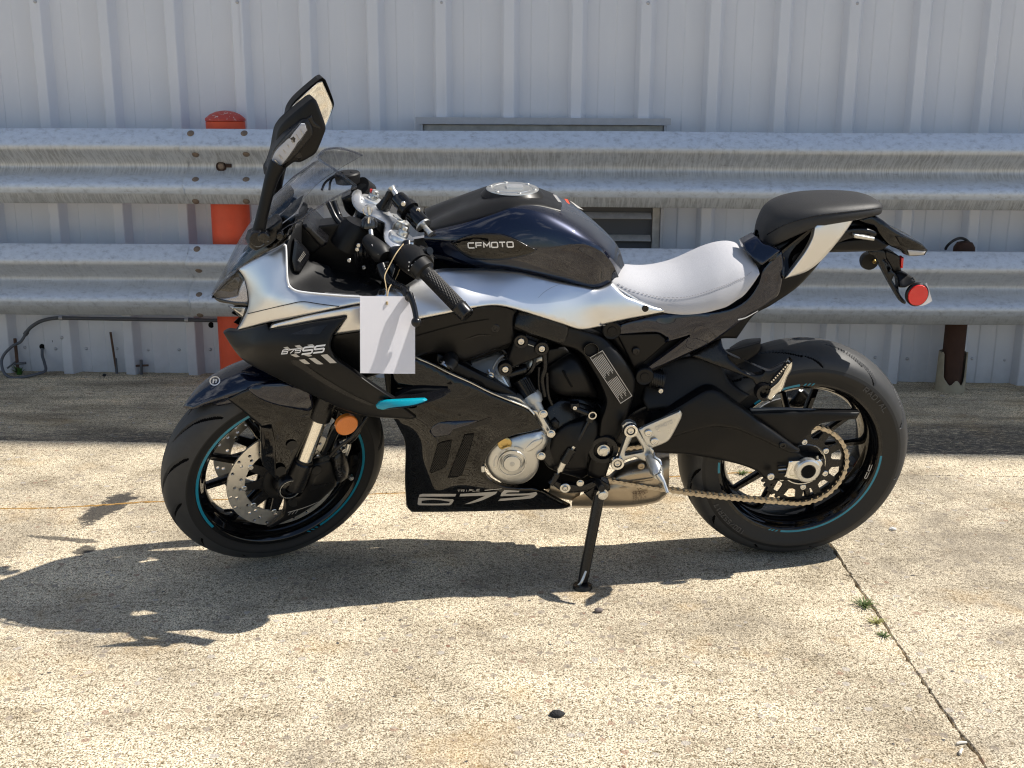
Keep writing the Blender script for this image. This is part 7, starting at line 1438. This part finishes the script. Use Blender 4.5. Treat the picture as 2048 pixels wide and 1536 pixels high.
for t in np.linspace(.02, .10, 5):
    tube('grip_ring', grip, 'grip_rubber', [g0 + gd * (gl_ * t), g0 + gd * (gl_ * t + .0022)], .0178, 24)
be_ = tube('bar_end', bike, 'black_satin', [g0 + gd * gl_ * .815, g0 + gd * gl_ * .825, g0 + gd * gl_ * .985, g0 + gd * gl_], [.0195, .0185, .0175, .0155], 24)
tube('bar_end_socket', be_, 'dark_cavity', [g0 + gd * (gl_ * 1.0), g0 + gd * (gl_ * 1.002)], .007, 16)
lv = tube('clutch_lever', bike, 'black_satin', catmull([pp('M', *q) for q in ((720, 1120, .185), (760, 1230, .20), (820, 1310, .22), (900, 1370, .245), (960, 1395, .265), (1010, 1440, .285), (1050, 1510, .30))] + [pp('C', *q) for q in ((1395, 590, .308), (1425, 680, .322), (1440, 760, .336))], 4), catmull(np.array([[r_] * 3 for r_ in (.012, .0125, .0115, .0105, .0100, .0095, .009, .0078, .0066, .0062)]), 4)[:, 0], 16)
bm_ = bmesh.new(); bmesh.ops.create_uvsphere(bm_, u_segments=20, v_segments=14, radius=.0115); v = np.array([tuple(q.co) for q in bm_.verts]); f = [tuple(q.index for q in p.verts) for p in bm_.faces]; bm_.free(); mesh('lever_ball', v + pp('C', 1440, 783, .338), f, 'black_satin', lv)
# ---- things that hang on the motorcycle: paper tag on a string, keys
tg_c = CR + BK @ pp('', 775, 606, .312); ty = tg_c[1]
cs_ = [WY(x, y, ty + dy) for x, y, dy in ((720, 592, -.024), (830, 593, .022), (831, 746, .010), (720, 747, -.036))]
tag_e = obj_meta(empty('paper_tag', tuple(tg_c)), 'blank white laminated paper tag hanging by a string from the handlebar', 'tag'); tl0 = np.array(tg_c)
V = []; nx, ny = 12, 14
for j in range(ny + 1):
    for i in range(nx + 1):
        u, v_ = i / nx, j / ny; p = (cs_[0] * (1 - u) + cs_[1] * u) * (1 - v_) + (cs_[3] * (1 - u) + cs_[2] * u) * v_; p = p + np.array([0, .0035 * math.sin(u * 3.1 + v_ * 2) * v_ - .004 * u * v_, 0]); V.append(p - tl0)
Fq = [(j * (nx + 1) + i, j * (nx + 1) + i + 1, (j + 1) * (nx + 1) + i + 1, (j + 1) * (nx + 1) + i) for j in range(ny) for i in range(nx)]
sh_ = wmesh('sheet', V, Fq, 'paper', tag_e, smooth=False); md = sh_.modifiers.new('thickness', 'SOLIDIFY'); md.thickness = .0008
def wl_(c, x, y, la): return CR + BK @ pp(c, x, y, la)
wmesh('string', *tube_geo(catmull([wl_('M', 985, 875, .165) - tl0, wl_('M', 900, 985, .215) - tl0, wl_('M', 820, 1130, .235) - tl0, wl_('M', 765, 1250, .262) - tl0, wl_('M', 775, 1350, .292) - tl0, wl_('M', 790, 1450, .306) - tl0, WY(773, 606, ty - .002) - tl0], 6), .0013, 8), 'string', tag_e)
wmesh('string', *tube_geo(catmull([wl_('M', 940, 1170, .17) - tl0, wl_('M', 890, 1290, .19) - tl0, wl_('M', 815, 1400, .285) - tl0, WY(774, 606, ty + .002) - tl0], 5), .0012, 8), 'string', tag_e)
wmesh('string_knot', *tube_geo([WY(774, 603, ty - .003) - tl0, WY(774, 609, ty - .003) - tl0], [.0026, .003], 8), 'string', tag_e)
kc = wl_('M', 575, 600, .075); ke = obj_meta(empty('key', tuple(kc)), 'black headed ignition key with a split ring in the steering head', 'key'); k0 = np.array(kc)
def kp(x, y, la): return wl_('M', x, y, la) - k0
V, F_ = tube_geo([kp(585, 560, .07), kp(582, 600, .07), kp(580, 660, .07), kp(590, 712, .068)], [.012, .019, .021, .010], 18); V = np.array(V); wmesh('key_head', V, F_, 'key_plastic', ke)
wmesh('key_blade', *tube_geo([kp(590, 700, .066), kp(606, 815, .06)], .0055, 10), 'bolt_steel', ke)
wmesh('key_badge', *tube_geo([kp(582, 555, .092), kp(577, 625, .092)], [.0055, .0045], 10), 'chrome', ke)
rc_ = kp(562, 475, .085); ex, ez = kp(615, 475, .085) - rc_, kp(562, 415, .085) - rc_
wmesh('split_ring', *tube_geo([rc_ + ex * math.cos(a) + ez * math.sin(a) for a in np.linspace(0, 2 * math.pi, 33)], .0014, 8, cap=False), 'chrome', ke)
wmesh('key_tab', *tube_geo([kp(570, 430, .085), kp(585, 530, .088)], [.004, .0035], 8), 'bare_alloy', ke)
